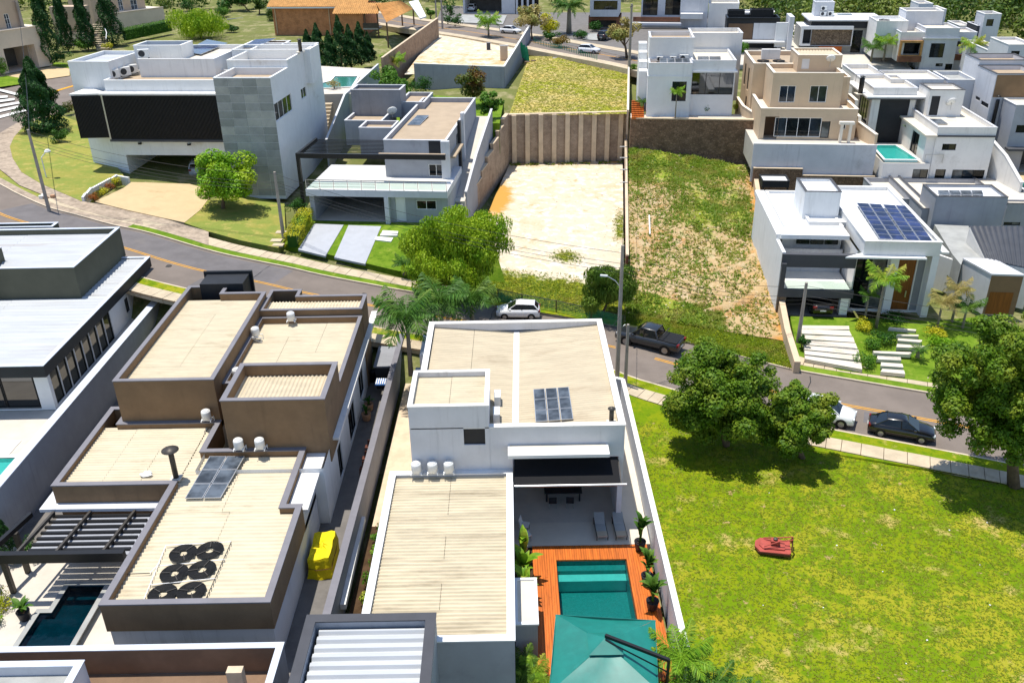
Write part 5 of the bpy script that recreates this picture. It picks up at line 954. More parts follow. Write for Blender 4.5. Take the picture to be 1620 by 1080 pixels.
# ---- beige two storey house
Y=house('beige_house','beige two storey house with roof terrace and white framed glazing',P(1260,220,8)); YY=7; z0=7.9
zl=upc(cY,(143,775),z0,(157,605)); 
y1=blk(Y,zl,cY(157,606),cY(690,603),10,z0,YY,'beige',.55,.3,'sheet_plain','beige_trim',holes=[hw('open','F',cY,180,650,240,778,dp=2,mat='brown_dark'),hw('win','F',cY,236,655,482,765,n=4,fr='frame_white'),hw('win','F',cY,495,677,530,770,n=1,fr='frame_dark'),hw('win','F',cY,600,680,625,722,n=1,fr='frame_white')])
zu=upc(cY,(180,570),zl-.4,(215,378))
y2=blk(Y,zu,tuple(y1.xy(1.3,2.0)),8.2,6.5,zl-.5,YY,'beige',.5,.25,'slab_tan','beige_trim',world=True,holes=[hw('win','F',cY,262,478,340,572,n=2,fr='frame_white'),hw('win','F',cY,432,478,515,572,n=2,fr='frame_white'),hw('win','L',cY,112,398,128,445,n=1)])
blk(Y,zu,tuple(y1.xy(-.2,8.52)),10.2,10,z0,YY,'beige',.5,.25,'slab_tan','beige_trim',world=True,holes=[('win','L',2,zu-1.2,3.2,zu-4,{'m':1,'n':1}),('win','L',5.5,zu-1.2,6.7,zu-4,{'m':1,'n':1}),('win','L',5.5,zu-4.8,6.7,zu-7,{'m':1,'n':1})])
tk=blk(Y,zu+1.5,tuple(y1.xy(4.6,5.5)),5.2,5.5,zu-.6,YY,'beige',.2,.2,'sheet_tan','beige_trim',world=True,rt='corr',along='w',pitch=.35,holes=[('fill','F',.5,zu+1.1,1.4,zu-.1,{'m':1,'mat':'offwhite','name':'hatch','dp':.05})])
part(Y,'chimney_stack','offwhite',[y1.xy(1.6,15),y1.xy(4,15),y1.xy(4,15.6),y1.xy(1.6,15.6)],zu-.5,zu+.75); blk(Y,zu-1.0,tuple(y1.xy(9.6,5)),1.4,5,z0,YY,'beige',.3,.2,'slab_tan','beige_trim',world=True)
coils(['%s black heater coil on the beige house roof'%w_ for w_ in ('back left','back right','middle left','middle right','front left','front right')],[(*y1.pt(a,b,zu-.42),1.0) for a,b in [(1.6,13.2),(3.6,13.2),(1.8,11.4),(3.8,11.4),(2.0,9.6),(4.0,9.6)]])
dish('white satellite dish on the beige house roof box',y1.pt(8.4,5.2,zu+.2),.55,R(170))
wall_run('garden_wall','white retaining wall in front of the beige house terrace',[tuple(y1.xy(-.9,-3.0))+(z0+.2,),tuple(y1.xy(13.2,-3.0))+(z0+.2,)],4,.3,'palegrey','offwhite',zb=3.5)
wall_run('stone_wall','lower brown rubble wall under the beige house terrace',[tuple(y1.xy(-.7,-3.5))+(z0-2.6,),tuple(y1.xy(5,-3.5))+(z0-2.6,),tuple(y1.xy(5.01,-3.5))+(z0-3.4,),tuple(y1.xy(13.4,-3.5))+(z0-3.4,)],4,.4,'stone_brown','concrete_warm',zb=0)
gpoly('terrace',[tuple(y1.xy(-.9,-2.9))+(z0,),tuple(y1.xy(13.2,-2.9))+(z0,),tuple(y1.xy(13.2,12))+(z0,),tuple(y1.xy(-.9,12))+(z0,)],'floor_stone',skirt=3)
wall_run('garden_wall','stepped beige side wall right of the beige house',[tuple(y1.xy(11.9,8))+(zl+.2,),tuple(y1.xy(11.9,4))+(zl+.2,),tuple(y1.xy(11.9,3.9))+(zl-1.2,),tuple(y1.xy(11.9,1.4))+(zl-1.2,),tuple(y1.xy(11.9,1.3))+(z0+1.9,),tuple(y1.xy(13,-2.9))+(z0+1.4,)],4,.3,'beige','beige_trim',zb=z0-.5)
AR=thing('garden_arch','small beige arch beside the beige house terrace','arch',y1.pt(9.6,-1,z0))
for x in (9.2,10.2): part(AR,'post','beige_trim',[y1.xy(x,-1.4),y1.xy(x+.3,-1.4),y1.xy(x+.3,-1),y1.xy(x,-1)],z0,z0+2.2)
part(AR,'lintel','beige_trim',[y1.xy(9.0,-1.5),y1.xy(10.7,-1.5),y1.xy(10.7,-.9),y1.xy(9.0,-.9)],z0+2.2,z0+2.5)
# ---- pale house with turquoise pool
N=house('pale_pool_house','pale house with turquoise raised pool and flat white roof right of the beige house',P(1500,280,4.5)); YN=6; z0=4.5
n1=blk(N,upc(cN7,(690,820),z0,(770,320))+.0,cN7(770,320),cN7(1340,320),cN7(1005,110),z0,YN,'offwhite',.45,.2,'sheet_plain','palegrey',holes=[hw('win','F',cN7,812,480,935,543,n=2),hw('win','F',cN7,910,732,1205,826,n=3),hw('win','F',cN7,745,728,825,822,n=1)])
zt=n1.zt; part(N,'side_eave','sheet_plain',[n1.xy(-1.3,-.3),n1.xy(-.01,-.3),n1.xy(-.01,n1.D),n1.xy(-1.3,n1.D)],zt-1.05,zt-.85); mb=MB(); slab(n1,'F',0,n1.W,zt-1.05,zt-.88,.01,.15,mb); mb.build('eave_band','darkgrey',N)
blk(N,zt-1.1,tuple(n1.xy(-1.0,.2)),1.0,n1.D,z0,YN,'offwhite',0,.1,None,None,world=True,holes=[('win','L',n1.D-5,zt-1.5,n1.D-2.4,zt-4,{'m':1,'n':2})])
blk(N,zt+2.7,tuple(n1.xy(1.0,7.6)),4,4.2,zt-.5,YN,'offwhite',.25,.2,'sheet_plain','darkgrey',world=True,holes=[('fill','F',.3,zt+2.0,1.3,zt-.3,{'m':1,'mat':'charcoal','name':'tank_door','dp':.08})])
dish('white satellite dish on the tank wall of the pale pool house',n1.pt(3.6,7.3,zt+.4),.6,R(190))
array('solar_water_heater','three grey collectors on the flat roof of the pale pool house',[n1.pt(.5,3.2,zt-.35),n1.pt(2.2,3.2,zt-.35),n1.pt(2.2,5.8,zt-.35),n1.pt(.5,5.8,zt-.35)],1,3,'panel_grey',cat='solar collector')
zp=upc(cN7,(220,825),z0,(235,668)); pb=Blk(zp,cN7(235,668),cN7(690,672),9.5,z0,YN); blk(N,zp,tuple(pb.o),pb.W,9.5,2,YN,'offwhite',0,.2,'floor_stone',None,world=True,holes=[hw('win','F',cN7,525,727,675,820,n=2)])
pool('swimming_pool','bright turquoise pool on the raised terrace of the pale house',[tuple(pb.xy(.25,.5)),tuple(pb.xy(3.9,.5)),tuple(pb.xy(3.2,7)),tuple(pb.xy(.5,7))],zp+.35,.33,'pool_tile_light','water','white',.25)
for x in (4.6,6.6): part(N,'rail_post','steel',[pb.xy(x,.3),pb.xy(x+.05,.3),pb.xy(x+.05,.35),pb.xy(x,.35)],zp,zp+1.0)
part(N,'rail','steel',[pb.xy(4.6,.31),pb.xy(6.6,.31),pb.xy(6.6,.35),pb.xy(4.6,.35)],zp+.95,zp+1.0)
# ---- flat roofed house with dark glazed wall behind the pool
N2=house('dark_glazed_house','flat roofed house with one huge dark wall behind the turquoise pool',P(1400,205,8))
z2=13.0; k2=blk(N2,z2,cN6(140,862),cN6(568,862),8.5,5,YN,'offwhite',.35,.2,'sheet_plain','palegrey',band=[(z2-1.05,z2-.85,'offwhite',.9),(z2-1.25,z2-1.06,'darkgrey',.7)],holes=[('fill','F',1.0,z2-1.3,4.6,5.2,{'m':1,'mat':'charcoal','name':'dark_wall','dp':.25}),('win','L',3,z2-1.8,7.5,z2-4.6,{'m':1,'n':4})])
blk(N2,z2+.1,tuple(k2.xy(3.4,5)),6.5,6.5,5,YN,'offwhite',.3,.2,'sheet_plain','palegrey',world=True); blk(N2,z2+.1,tuple(k2.xy(-.1,8.6)),3.6,7.5,5,YN,'offwhite',.5,.2,'sheet_plain','palegrey',world=True)
chimney('tall black flue beside the dark glazed house',k2.pt(-1.1,1.6,z2-1),2.4,.3,.34,'black_metal')
# ---- tall house at the right border
O=house('tall_border_house','tall pale house with brown cladding and balcony at the right border',P(1590,270,4.5)); YO=6
o1=blk(O,15.0,cN6(1340,725),cN6(1800,730),6,4,YO,'palegrey',.5,.2,'slab_tan','darkgrey',holes=[hw('win','L',cN6,1135,935,1170,990,n=1),hw('win','L',cN6,1190,980,1250,1060,n=1)])
mb=MB(); slab(o1,'F',.1,o1.W,12.3,14.9,.004,.06,mb); mb.build('cladding','brown',O)
o2=blk(O,12.2,tuple(o1.xy(1.3,-4.0)),9,3.98,4,YO,'bluegrey',.12,.2,'sheet_plain','offwhite',world=True,holes=[('win','F',.6,9.9,1.7,9.0,{'m':1,'n':1}),('win','F',2.5,10.6,6,7.8,{'m':1,'n':3}),('open','F',2.0,6.9,6.5,4.4,{'m':1,'dp':3,'mat':'concrete_dark'})])
part(O,'balcony','darkgrey',[o2.xy(-.2,-1.2),o2.xy(9,-1.2),o2.xy(9,-.02),o2.xy(-.2,-.02)],7.1,7.35); chimney('tall black flue on the corner of the border house',o1.pt(.6,-.5,4.5),9.3,.22,.3,'black_metal')
blk(O,13.2,tuple(o1.xy(-3.2,6.02)),3.4,6,4,YO,'palegrey',.4,.2,'concrete','offwhite',world=True); blk(O,15.6,tuple(o1.xy(.1,6.02)),6,5,4,YO,'palegrey',.5,.2,'slab_tan','darkgrey',world=True)
wall_run('garden_wall','stepped pale wall between the pool house and the border house',[tuple(n1.xy(n1.W+.3,4))+(9.2,),tuple(n1.xy(n1.W+1.2,-1))+(7.6,),tuple(n1.xy(n1.W+1.8,-5))+(5.6,)],6,.3,'offwhite','offwhite',zb=1)
gpoly('pool_terrace',[tuple(n1.xy(n1.W+1.5,-5))+(4.3,),tuple(n1.xy(n1.W+14,-5))+(4.3,),tuple(n1.xy(n1.W+14,4))+(4.3,),tuple(n1.xy(n1.W+1.5,4))+(4.3,)],'paver_cream',skirt=3)
pool('swimming_pool','blue pool corner at the right border below the tall house',[tuple(n1.xy(n1.W+2.6,-4.5)),tuple(n1.xy(n1.W+9,-4.5)),tuple(n1.xy(n1.W+9,-1.8)),tuple(n1.xy(n1.W+2.2,-1.8))],4.75,.4,'pool_tile_light','water','white',.3)
# ---- far row
T3=house('brick_planter_house','pale house with brick planters and brown balcony frame in the far row',P(1440,100,9)); z0=9.2
zt=upc(cN6,(400,600),z0,(405,320)); t3=blk(T3,zt,cN6(405,320),cN6(640,322),7,z0,9,'offwhite',.5,.2,'sheet_plain','palegrey',holes=[hw('open','F',cN6,440,420,625,540,dp=1.5,mat='glass')])
mb=MB(); bars(t3,'F',.1,t3.W-.05,t3.hit('F',*cN6(400,555))[1],t3.hit('F',*cN6(400,395))[1],.3,.0,.5,mb); mb.build('balcony_frame','roof_tile_clay',T3); mb=MB(); zA=t3.hit('F',*cN6(400,600))[1]; zB_=t3.hit('F',*cN6(400,545))[1]; slab(t3,'F',.05,t3.W,zA,zB_,.0,.7,mb); mb.build('planter','brick_fine',T3)
t3b=blk(T3,zt+.7,tuple(t3.xy(t3.W+.02,-.3)),5.2,7,z0-4,9,'palegrey',.3,.2,'sheet_plain','palegrey',world=True,holes=[hw('win','F',cN6,700,425,810,565,n=3),hw('win','F',cN6,745,620,808,652,n=2),hw('win','F',cN6,840,625,950,690,n=2)],band=[(zt-.9,zt-.75,'offwhite',.25)])
t3c=blk(T3,zt-.1,tuple(t3.xy(t3.W+5.25,1.2)),3.2,6,z0-4,9,'palegrey',.3,.2,'sheet_plain','palegrey',world=True,holes=[hw('win','F',cN6,900,405,985,455,n=2)]); mb=MB(); zA=t3c.hit('F',*cN6(900,585))[1]; zB_=t3c.hit('F',*cN6(900,530))[1]; slab(t3c,'F',.05,3.1,zA,zB_,.0,.6,mb); mb.build('planter','brick_fine',T3)
blk(T3,zt+2.6,tuple(t3.xy(1.8,6)),6,5,zt-1,9,'palegrey',.3,.2,'sheet_plain','offwhite',world=True); blk(T3,zt+1.3,tuple(t3.xy(-3.2,3.5)),5,7,z0,9,'offwhite',.4,.2,'white','offwhite',world=True)
coils(['black heater coil on the pale roof of the brick planter house'],[(*t3.pt(-1.2,7.5,zt+1.0),1.2)])
part(T3,'garage_wall','concrete',[t3.xy(-.5,-1.2),t3.xy(t3.W+9,-1.2),t3.xy(t3.W+9,-.9),t3.xy(-.5,-.9)],z0-4,z0-1.2)
T2=house('stone_framed_house','white framed house with tan stone panel and tall flat roof in the far row',P(1330,75,9)); z0=9.5
zt=upc(cY5,(1510,490),z0,(1560,262)); t2=blk(T2,zt,cY5(1045,258),cY5(1562,268),1.2,z0+.6,9,'white',0,.2,'white',None,holes=[hw('fill','F',cY5,1140,290,1515,462,mat='stone_tan',name='stone_panel',dp=.7),hw('open','F',cY5,1060,290,1125,430,dp=.9,mat='charcoal')])
blk(T2,zt-.3,tuple(t2.xy(0,1.22)),t2.W+3.6,7,5,9,'concrete',0,.2,'white',None,world=True,holes=[('fill','F',t2.W+.2,zt-.8,t2.W+1.9,z0-2.5,{'m':1,'mat':'glass','name':'stair_glass'})])
ro2=Blk(zt+1.0,tuple(t2.xy(1.4,.6)),t2.W+3.5,9,zt,9,True); part(T2,'flat_roof','white',ro2.ring(-.3),zt+.8,zt+1.05); part(T2,'roof_wall','charcoal',ro2.ring(.2),zt-.4,zt+.8); blk(T2,zt+3.4,tuple(t2.xy(2.6,5.2)),3.3,3,zt+1,9,'palegrey',.15,.15,'white','palegrey',world=True)
for (x,z_),l in zip([(4.1,1.15),(5.4,1.15),(4.1,2.05)],['lower left air conditioner under the stone framed house tank','lower right air conditioner under the stone framed house tank','upper air conditioner under the stone framed house tank']): place(AC_B,'b',t2.pt(x,4.9,zt+z_-.05),R(-9),l,None,1.2)
array('solar_array','flat grey panels on the roof of the stone framed house',[t2.pt(7,6.6,zt+1.1),t2.pt(9.6,6.6,zt+1.1),t2.pt(9.6,8.4,zt+1.1),t2.pt(7,8.4,zt+1.1)],2,1,'panel_grey')
part(T2,'garage_door','wood',[t2.xy(3.4,.9),t2.xy(7.4,.9),t2.xy(7.4,1.0),t2.xy(3.4,1.0)],z0-2.5,z0+.4)
T1=house('dark_roofed_house','house with black edged dark roof and brown cladding in the far row',P(1200,70,9)); z0=9.5; zt=upc(cY5,(330,470),z0,(310,200)); t1=blk(T1,zt,cY5(312,203),cY5(836,216),5,z0,9,'charcoal',.15,.2,'concrete_dark','black_metal',ch=.5,holes=[])
mb=MB(); slab(t1,'F',.3,4.6,z0+1.6,zt-.5,.004,.06,mb); mb.build('cladding','brown_dark',T1); mb=MB(); slab(t1,'F',4.7,t1.W,z0+1.6,zt-.4,.004,.06,mb); mb.build('side_panel','palegrey',T1); part(T1,'terrace_slab','offwhite',[t1.xy(-.3,-2),t1.xy(t1.W+1,-2),t1.xy(t1.W+1,-.02),t1.xy(-.3,-.02)],z0+1.2,z0+1.5)
part(T1,'white_wall','white',[t1.xy(t1.W-.6,-1),t1.xy(t1.W+1.4,-1),t1.xy(t1.W+1.4,-.5),t1.xy(t1.W-.6,-.5)],z0+.4,zt-.2); part(T1,'side_wall','palegrey',[t1.xy(t1.W+1.42,-2.2),t1.xy(t1.W+2.2,-2.2),t1.xy(t1.W+2.2,3),t1.xy(t1.W+1.42,3)],z0-3,zt+.9)
blk(T1,zt+1.3,tuple(t1.xy(4.4,4.2)),4,2.5,zt-.5,9,'black_metal',.4,.15,'slab_tan','charcoal',world=True); blk(T1,zt+1.1,tuple(t1.xy(.4,5.1)),3,2,zt-.5,9,'black_metal',.4,.15,'slab_tan','charcoal',world=True)
gpoly('upper_terrace',[tuple(t1.xy(-14,-10))+(8.3,),tuple(t1.xy(30,-10))+(8.0,),tuple(t1.xy(30,8))+(9.3,),tuple(t1.xy(-14,8))+(9.3,)],'floor_stone',skirt=4)
# centre far houses
T7=house('tall_glazed_house','pale house with tall dark windows above terracotta parapet at the top border',P(1060,45,10)); z0=10.2; zt=17.5; yq=12
t7=Blk(12.0,cT4(950,158),cT4(1600,172),8,9,yq); t7=blk(T7,zt,tuple(t7.o),t7.W,8,9,yq,'palegrey',0,.2,'sheet_plain',None,world=True,holes=[hw('win','F',cT4,975,-60,1110,152,n=2),hw('win','F',cT4,1195,-60,1330,150,n=2)])
z_=t7.hit('F',*cT4(1000,205))[1]; z2_=t7.hit('F',*cT4(1000,162))[1]
part(T7,'planter_wall','brick_fine',[t7.xy(-1.5,-1.2),t7.xy(t7.W*.6,-1.2),t7.xy(t7.W*.6,-.9),t7.xy(-1.5,-.9)],z_,z2_); part(T7,'ledge','palegrey',[t7.xy(-1.5,-2.4),t7.xy(t7.W*.62,-2.4),t7.xy(t7.W*.62,-1.21),t7.xy(-1.5,-1.21)],z_-.6,z_-.15); part(T7,'balcony_box','offwhite',[t7.xy(t7.W*.6,-2),t7.xy(t7.W*.93,-2),t7.xy(t7.W*.93,-.02),t7.xy(t7.W*.6,-.02)],z2_-.2,z2_+.8)
blk(T7,zt-3,tuple(t7.xy(t7.W+.1,0)),6,6,9,yq,'offwhite',.3,.2,'sheet_plain','palegrey',world=True); blk(T7,zt-4.6,tuple(t7.xy(t7.W+6.2,-1)),7,5,9,yq,'bluegrey',.2,.2,'white','offwhite',world=True)
T8=house('grey_cube_house','grey cube house with long dark window over brick garage at the top border',P(960,50,10)); z0=9.9; zt=upc(cT4,(450,165),z0+2.4,(450,-30)); t8=Blk(z0+2.4,cT4(450,165),cT4(728,170),8,z0+2.4,10)
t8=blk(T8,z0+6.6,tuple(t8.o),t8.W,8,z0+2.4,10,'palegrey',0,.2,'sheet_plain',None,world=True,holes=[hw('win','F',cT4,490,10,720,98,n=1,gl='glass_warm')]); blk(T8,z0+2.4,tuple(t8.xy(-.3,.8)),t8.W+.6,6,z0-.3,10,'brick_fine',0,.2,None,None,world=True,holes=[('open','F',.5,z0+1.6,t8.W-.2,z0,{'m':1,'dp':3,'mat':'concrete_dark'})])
T9=house('garage_house','grey house with wide dark garage behind the coconut palm at the top border',P(770,30,10)); t9=Blk(10,cT3(575,125),cT3(1045,150),8,9.8,12); t9=blk(T9,14.2,tuple(t9.o),t9.W,8,9.8,12,'palegrey',0,.2,'sheet_plain',None,world=True,holes=[('open','F',.4,13.4,t9.W-3.2,9.95,{'m':1,'dp':5,'mat':'concrete_dark','floor':'concrete'})])
for k in range(4): mb=MB(); slab(t9,'F',t9.W+.3+k*1.3,t9.W+.75+k*1.3,9.8,15,.0,.4,mb); mb.build('pillar','palegrey',T9)
part(T9,'entrance_back','glass',[t9.xy(t9.W+.02,.6),t9.xy(t9.W+5.5,.6),t9.xy(t9.W+5.5,1),t9.xy(t9.W+.02,1)],9.8,15)
gpoly('far_driveway',[P(*cT3(*q),9.9) for q in [(510,220),(560,145),(1000,150),(960,240)]],'concrete'); gpoly('far_driveway',[P(*cT4(*q),9.9) for q in [(380,385),(430,330),(640,330),(610,400)]],'concrete')
# far little roofs by the wood
for nm,lb,fl,fr,d,zt_,zb_ in [('pale_far_house','small pale tower house at the edge of the wood',(580,40),(735,45),5,16.5,8),('white_far_house','bright white flat house beside the small tower house near the wood',(735,95),(865,100),6,14.5,8),('dark_far_house','dark far house with pale flat roof below the wood',(1150,255),(1345,262),5,14,7),('grey_far_house','grey tank house behind the dark far house',(1225,140),(1390,140),4,16,7),('pale_border_house','pale cube house at the upper right border',(1460,440),(1800,470),7,15.5,5),('long_roofed_house','long pale house with dark roof strip near the right border',(1290,510),(1480,512),12,12.6,5),('white_long_house','long low white roofed house in front of the wood',(980,255),(1125,262),7,12.5,7)]:
    h=house(nm,lb,P(*cN6(fl[0],fl[1]+40),zb_+1)); b=blk(h,zt_,cN6(*fl),cN6(*fr),d,zb_,7,'palegrey' if 'dark' not in nm else 'darkgrey',.3,.2,'sheet_plain','offwhite' if 'dark' not in nm else 'palegrey',holes=[('win','F',.5,zt_-.8,1.6,zt_-1.9,{'m':1,'n':1})])
    if nm=='long_roofed_house': array('solar_array','long dark panel strip on the long house near the right border',[b.pt(.6,3,zt_-.2),b.pt(2.0,3,zt_-.2),b.pt(2.0,11,zt_-.2),b.pt(.6,11,zt_-.2)],1,6,'panel_grey')
# ---- mansion and brick house, upper left
M1=house('salmon_mansion','salmon mansion with arched white windows and open garage at the upper left corner',P(40,100,8.8)); yM=-62
zt=upc(cW1,(470,610),8.8,(418,250)); m1b=Blk(zt,cW1(418,250),1,1,8,yM); m1b=blk(M1,zt,tuple(m1b.xy(-22,0)),22,8,8.3,yM,'mansion_trim',0,.3,'sheet_plain',None,world=True,holes=[hw('open','F',cW1,30,480,395,690,dp=6,mat='concrete_dark')])
mb=MB(); slab(m1b,'F',0,22,zt-.05,zt+.12,-.2,.12,mb); mb.build('cornice','mansion_trim',M1)
m2b=blk(M1,zt+6.5,tuple(m1b.xy(0,2.4)),20,8,zt-.2,yM,'mansion',0,.3,'sheet_plain',None,world=True,holes=[hw('win','F',cW1,32,140,118,283,n=2,fr='frame_white',gl='panel_grey',rows=2),hw('win','F',cW1,245,105,322,245,n=2,fr='frame_white',gl='panel_grey',rows=2)])
M2=house('salmon_mansion_wing','salmon mansion wing with two white windows behind the willow',P(220,45,9)); zt2=upc(cW1,(1190,310),9.2,(1145,130)); w2=Blk(zt2,cW1(1130,132),cW1(1560,70),6,8,-58); w2=blk(M2,zt2,tuple(w2.o),w2.W,8,8,-58,'mansion_trim',0,.3,'sheet_plain',None,world=True); mb=MB(); slab(w2,'F',0,w2.W,zt2-.05,zt2+.12,-.2,.12,mb); mb.build('cornice','mansion_trim',M2)
blk(M2,zt2+6,tuple(w2.xy(-4,2.2)),w2.W+1,8,8,-58,'mansion',0,.3,'sheet_plain',None,world=True,holes=[hw('win','F',cW1,1140,-30,1212,103,n=2,fr='frame_white',gl='panel_grey',rows=2),hw('win','F',cW1,1260,-40,1350,92,n=2,fr='frame_white',gl='panel_grey',rows=2)])
M3=house('mansion_gate_tower','middle salmon wall of the mansion between the cypresses',P(120,70,9)); q0,q1=P(*cW1(560,420),9),P(*cW1(880,420),9); MB().prism([q0[:2],q1[:2],q1[:2]+[0,3],q0[:2]+[0,3]],8,16).build('wall','mansion',M3); MB().prism([q0[:2]+[3.2,-1],q1[:2]+[0,-1.5],q1[:2]+[0,-.02],q0[:2]+[3.2,-.02]],8,11).build('low_wall','mansion_trim',M3)
MS=thing('mansion_steps','brown curved steps with white handrail leading up to the mansion','steps',P(160,78,8.8))
for k in range(12):
    f=k/11; q=P(*cW1(1010-70*f,470-230*f),8.8+2.6*f); MB().box(q[0]-1.3,q[1]-.35,q[2]-1.5,q[0]+1.3,q[1]+.5,q[2]).build('tread','walk',MS)
MB().tube([P(*cW1(1035,380),10.8),P(*cW1(1040,320),11.6),P(*cW1(1025,280),12.2)],.08,6).build('handrail','white',MS)
gpoly('mansion_forecourt',[S(*cW1(*q),.1) for q in [(-20,800),(330,790),(680,740),(680,660),(480,640),(60,700),(-20,720)]],'paver_cream'); gpoly('mansion_lawn',[S(*cW1(*q),.14) for q in [(-60,860),(350,800),(330,780),(180,760),(60,740),(-60,770)]],'turf_green'); gpoly('mansion_lawn',[S(*cW1(*q),.14) for q in [(480,640),(680,670),(680,620),(540,610)]],'turf_green')
gpoly('back_street',[S(*q,.05) for q in [(190,112),(330,80),(440,62),(440,40),(330,52),(200,92)]],'asphalt',skirt=.5); gpoly('far_lawn',[S(*cW2(*q),.2) for q in [(690,150),(780,210),(970,170),(900,130),(720,90)]],'turf'); gpoly('far_path',[S(*cW2(*q),.1) for q in [(760,300),(1000,270),(1140,240),(1140,225),(1000,240),(760,265)]],'concrete')
wall_run('garden_wall','low bluish garden wall left of the brick house',[tuple(S(*cW2(750,270),.2))[:2]+(zs(-60)+2.4,),tuple(S(*cW2(1140,230),.2))[:2]+(zs(-55)+2.4,)],3,.3,'bluegrey',None)
BH=house('brick_house','red brick house with clay tile roof and timber balcony at the top',P(500,50,9)); z0=9; zb_=upc(cG,(60,165),z0,(30,32)); b1=Blk(zb_,cG(30,32),cG(480,30),10,7,7)
b1=blk(BH,zb_,tuple(b1.o),b1.W,10,6,7,'brick_red',0,.2,None,None,world=True,holes=[hw('win','F',cG,338,55,358,105,n=1)])
mb=MB(); e=.8; A_=[b1.pt(-e,-e,zb_),b1.pt(b1.W+e,-e,zb_),b1.pt(b1.W+e,5,zb_+2.6),b1.pt(-e,5,zb_+2.6)]; corr(BH,A_,'w',.42,.08,'roof_tile_clay',1,4,name='tile_course'); mb.prism([b1.xy(-e,-e),b1.xy(b1.W+e,-e),b1.xy(b1.W+e,-e+.2),b1.xy(-e,-e+.2)],zb_-.35,zb_-.1); mb.build('eave_board','frame_white',BH)
for x in (.6,b1.W*.62): q=b1.on('F',x,zb_,.12); MB().tube([q,(q[0],q[1],z0)],.12,6).build('downpipe','pipe',BH)
b2=blk(BH,zb_-1.2,tuple(b1.xy(b1.W*.74,-2.8)),b1.W*.28,3,6,7,'brick_red',0,.2,None,None,world=True); mb=MB(); corr(BH,[b2.pt(-.6,-.8,zb_-1.1),b2.pt(b2.W+3.6,-.8,zb_-1.1),b2.pt(b2.W+3.6,3,zb_+.6),b2.pt(-.6,3,zb_+.6)],'w',.42,.08,'roof_tile_clay',1,2,name='tile_course')
part(BH,'balcony_floor','concrete',[b2.xy(b2.W,-.4),b2.xy(b2.W+3.2,-.4),b2.xy(b2.W+3.2,3),b2.xy(b2.W,3)],z0+1.2,z0+1.5); part(BH,'balcony_rail','steel_dark',[b2.xy(b2.W,-.42),b2.xy(b2.W+3.2,-.42),b2.xy(b2.W+3.2,-.36),b2.xy(b2.W,-.36)],z0+1.5,z0+2.5)
for x in (.3,3.0): part(BH,'timber_post','brown_dark',[b2.xy(b2.W+x,-.3),b2.xy(b2.W+x+.25,-.3),b2.xy(b2.W+x+.25,-.05),b2.xy(b2.W+x,-.05)],6,zb_-1.2)
PV=house('tiled_pavilion','open timber pavilion with clay tile roof right of the brick house',P(630,35,9),'pavilion'); c4=[P(*cG(*q),z) for q,z in [((590,110),13),((720,45),13),((660,5),15),((540,20),15)]]; corr(PV,c4,'w',.42,.08,'roof_tile_clay',1,3,name='tile_course')
for q in c4[:2]+c4[2:]: MB().tube([(q[0],q[1]+.4,7),(q[0],q[1]+.4,q[2]-.1)],.16,6).build('post','brown_dark',PV)
q=[P(*cG(*p),z) for p,z in [((700,10),15),((745,0),15),((785,80),13.4),((755,90),13.4)]]; MB().prism([p[:2] for p in q],[p[2]-.25 for p in q],[p[2] for p in q]).build('metal_canopy','white',PV)

gpoly('far_forecourt',[P(*q,9.75) for q in [(845,60),(1000,92),(1140,100),(1150,70),(1140,20),(860,20),(700,8),(690,35)]],'floor_dark',skirt=.5); gpoly('far_forecourt',[P(*q,9.6) for q in [(1140,72),(1290,90),(1300,40),(1150,30)]],'floor_stone',skirt=.5)
# ================================================================ PLANTS
def quads(name,v,m,parent=None):
    "v: N x 4 x 3 leaf corners"
    v=np.asarray(v,np.float32).reshape(-1,3); n=len(v); me=bpy.data.meshes.new(name); me.vertices.add(n); me.vertices.foreach_set('co',v.ravel()); me.loops.add(n); me.loops.foreach_set('vertex_index',np.arange(n)); me.polygons.add(n//4); me.polygons.foreach_set('loop_start',np.arange(0,n,4)); me.update(); me.validate(); me.materials.append(M[m]); return put(me,name,parent)
def leafquads(p,nrm,size,asp=.55,r=rng):
    n=len(p); s=size*r.uniform(.6,1.35,(n,1)); nrm=nrm/np.linalg.norm(nrm,axis=1,keepdims=True); a=r.normal(size=(n,3)); t=np.cross(nrm,a); t/=np.linalg.norm(t,axis=1,keepdims=True)+1e-9; b=np.cross(nrm,t)
    return np.stack([p-t*s*.5,p+b*s*asp*.5+nrm*s*.06,p+t*s*.5-nrm*s*.1,p-b*s*asp*.5+nrm*s*.06],1)
def blobpts(blobs,n,shell=.45,r=rng):
    B=np.array([b[:6] for b in blobs],float); w_=(B[:,3]*B[:,4]+B[:,3]*B[:,5]+B[:,4]*B[:,5]); k=r.choice(len(B),n,p=w_/w_.sum()); d=r.normal(size=(n,3)); d/=np.linalg.norm(d,axis=1,keepdims=True)
    rad=1-shell*r.random((n,1))**1.6; p=B[k,:3]+d*B[k,3:6]*rad; nr=d+np.array([0,0,.5])+r.normal(0,.45,(n,3)); return p,nr
def crown_blobs(c,R3,nb,fr=(.26,.44),flat=.8,r=rng,bottom=-.75):
    out=[]
    while len(out)<nb:
        d=r.normal(size=3); d/=np.linalg.norm(d)
        if d[2]<bottom: continue
        q=r.uniform(.35,.95) if len(out)%4 else r.uniform(0,.4); f=r.uniform(*fr); R0=(R3[0]+R3[2])/2; out.append((*(np.array(c)+d*np.array(R3)*q),R3[0]*f,R3[1]*f,R0*f*flat))
    return out
def atY(x,y,Yw): d=ray(x,y); t=Yw/d[1]; p=d*t; p[2]+=CZ; return p,t*FPX/1.0
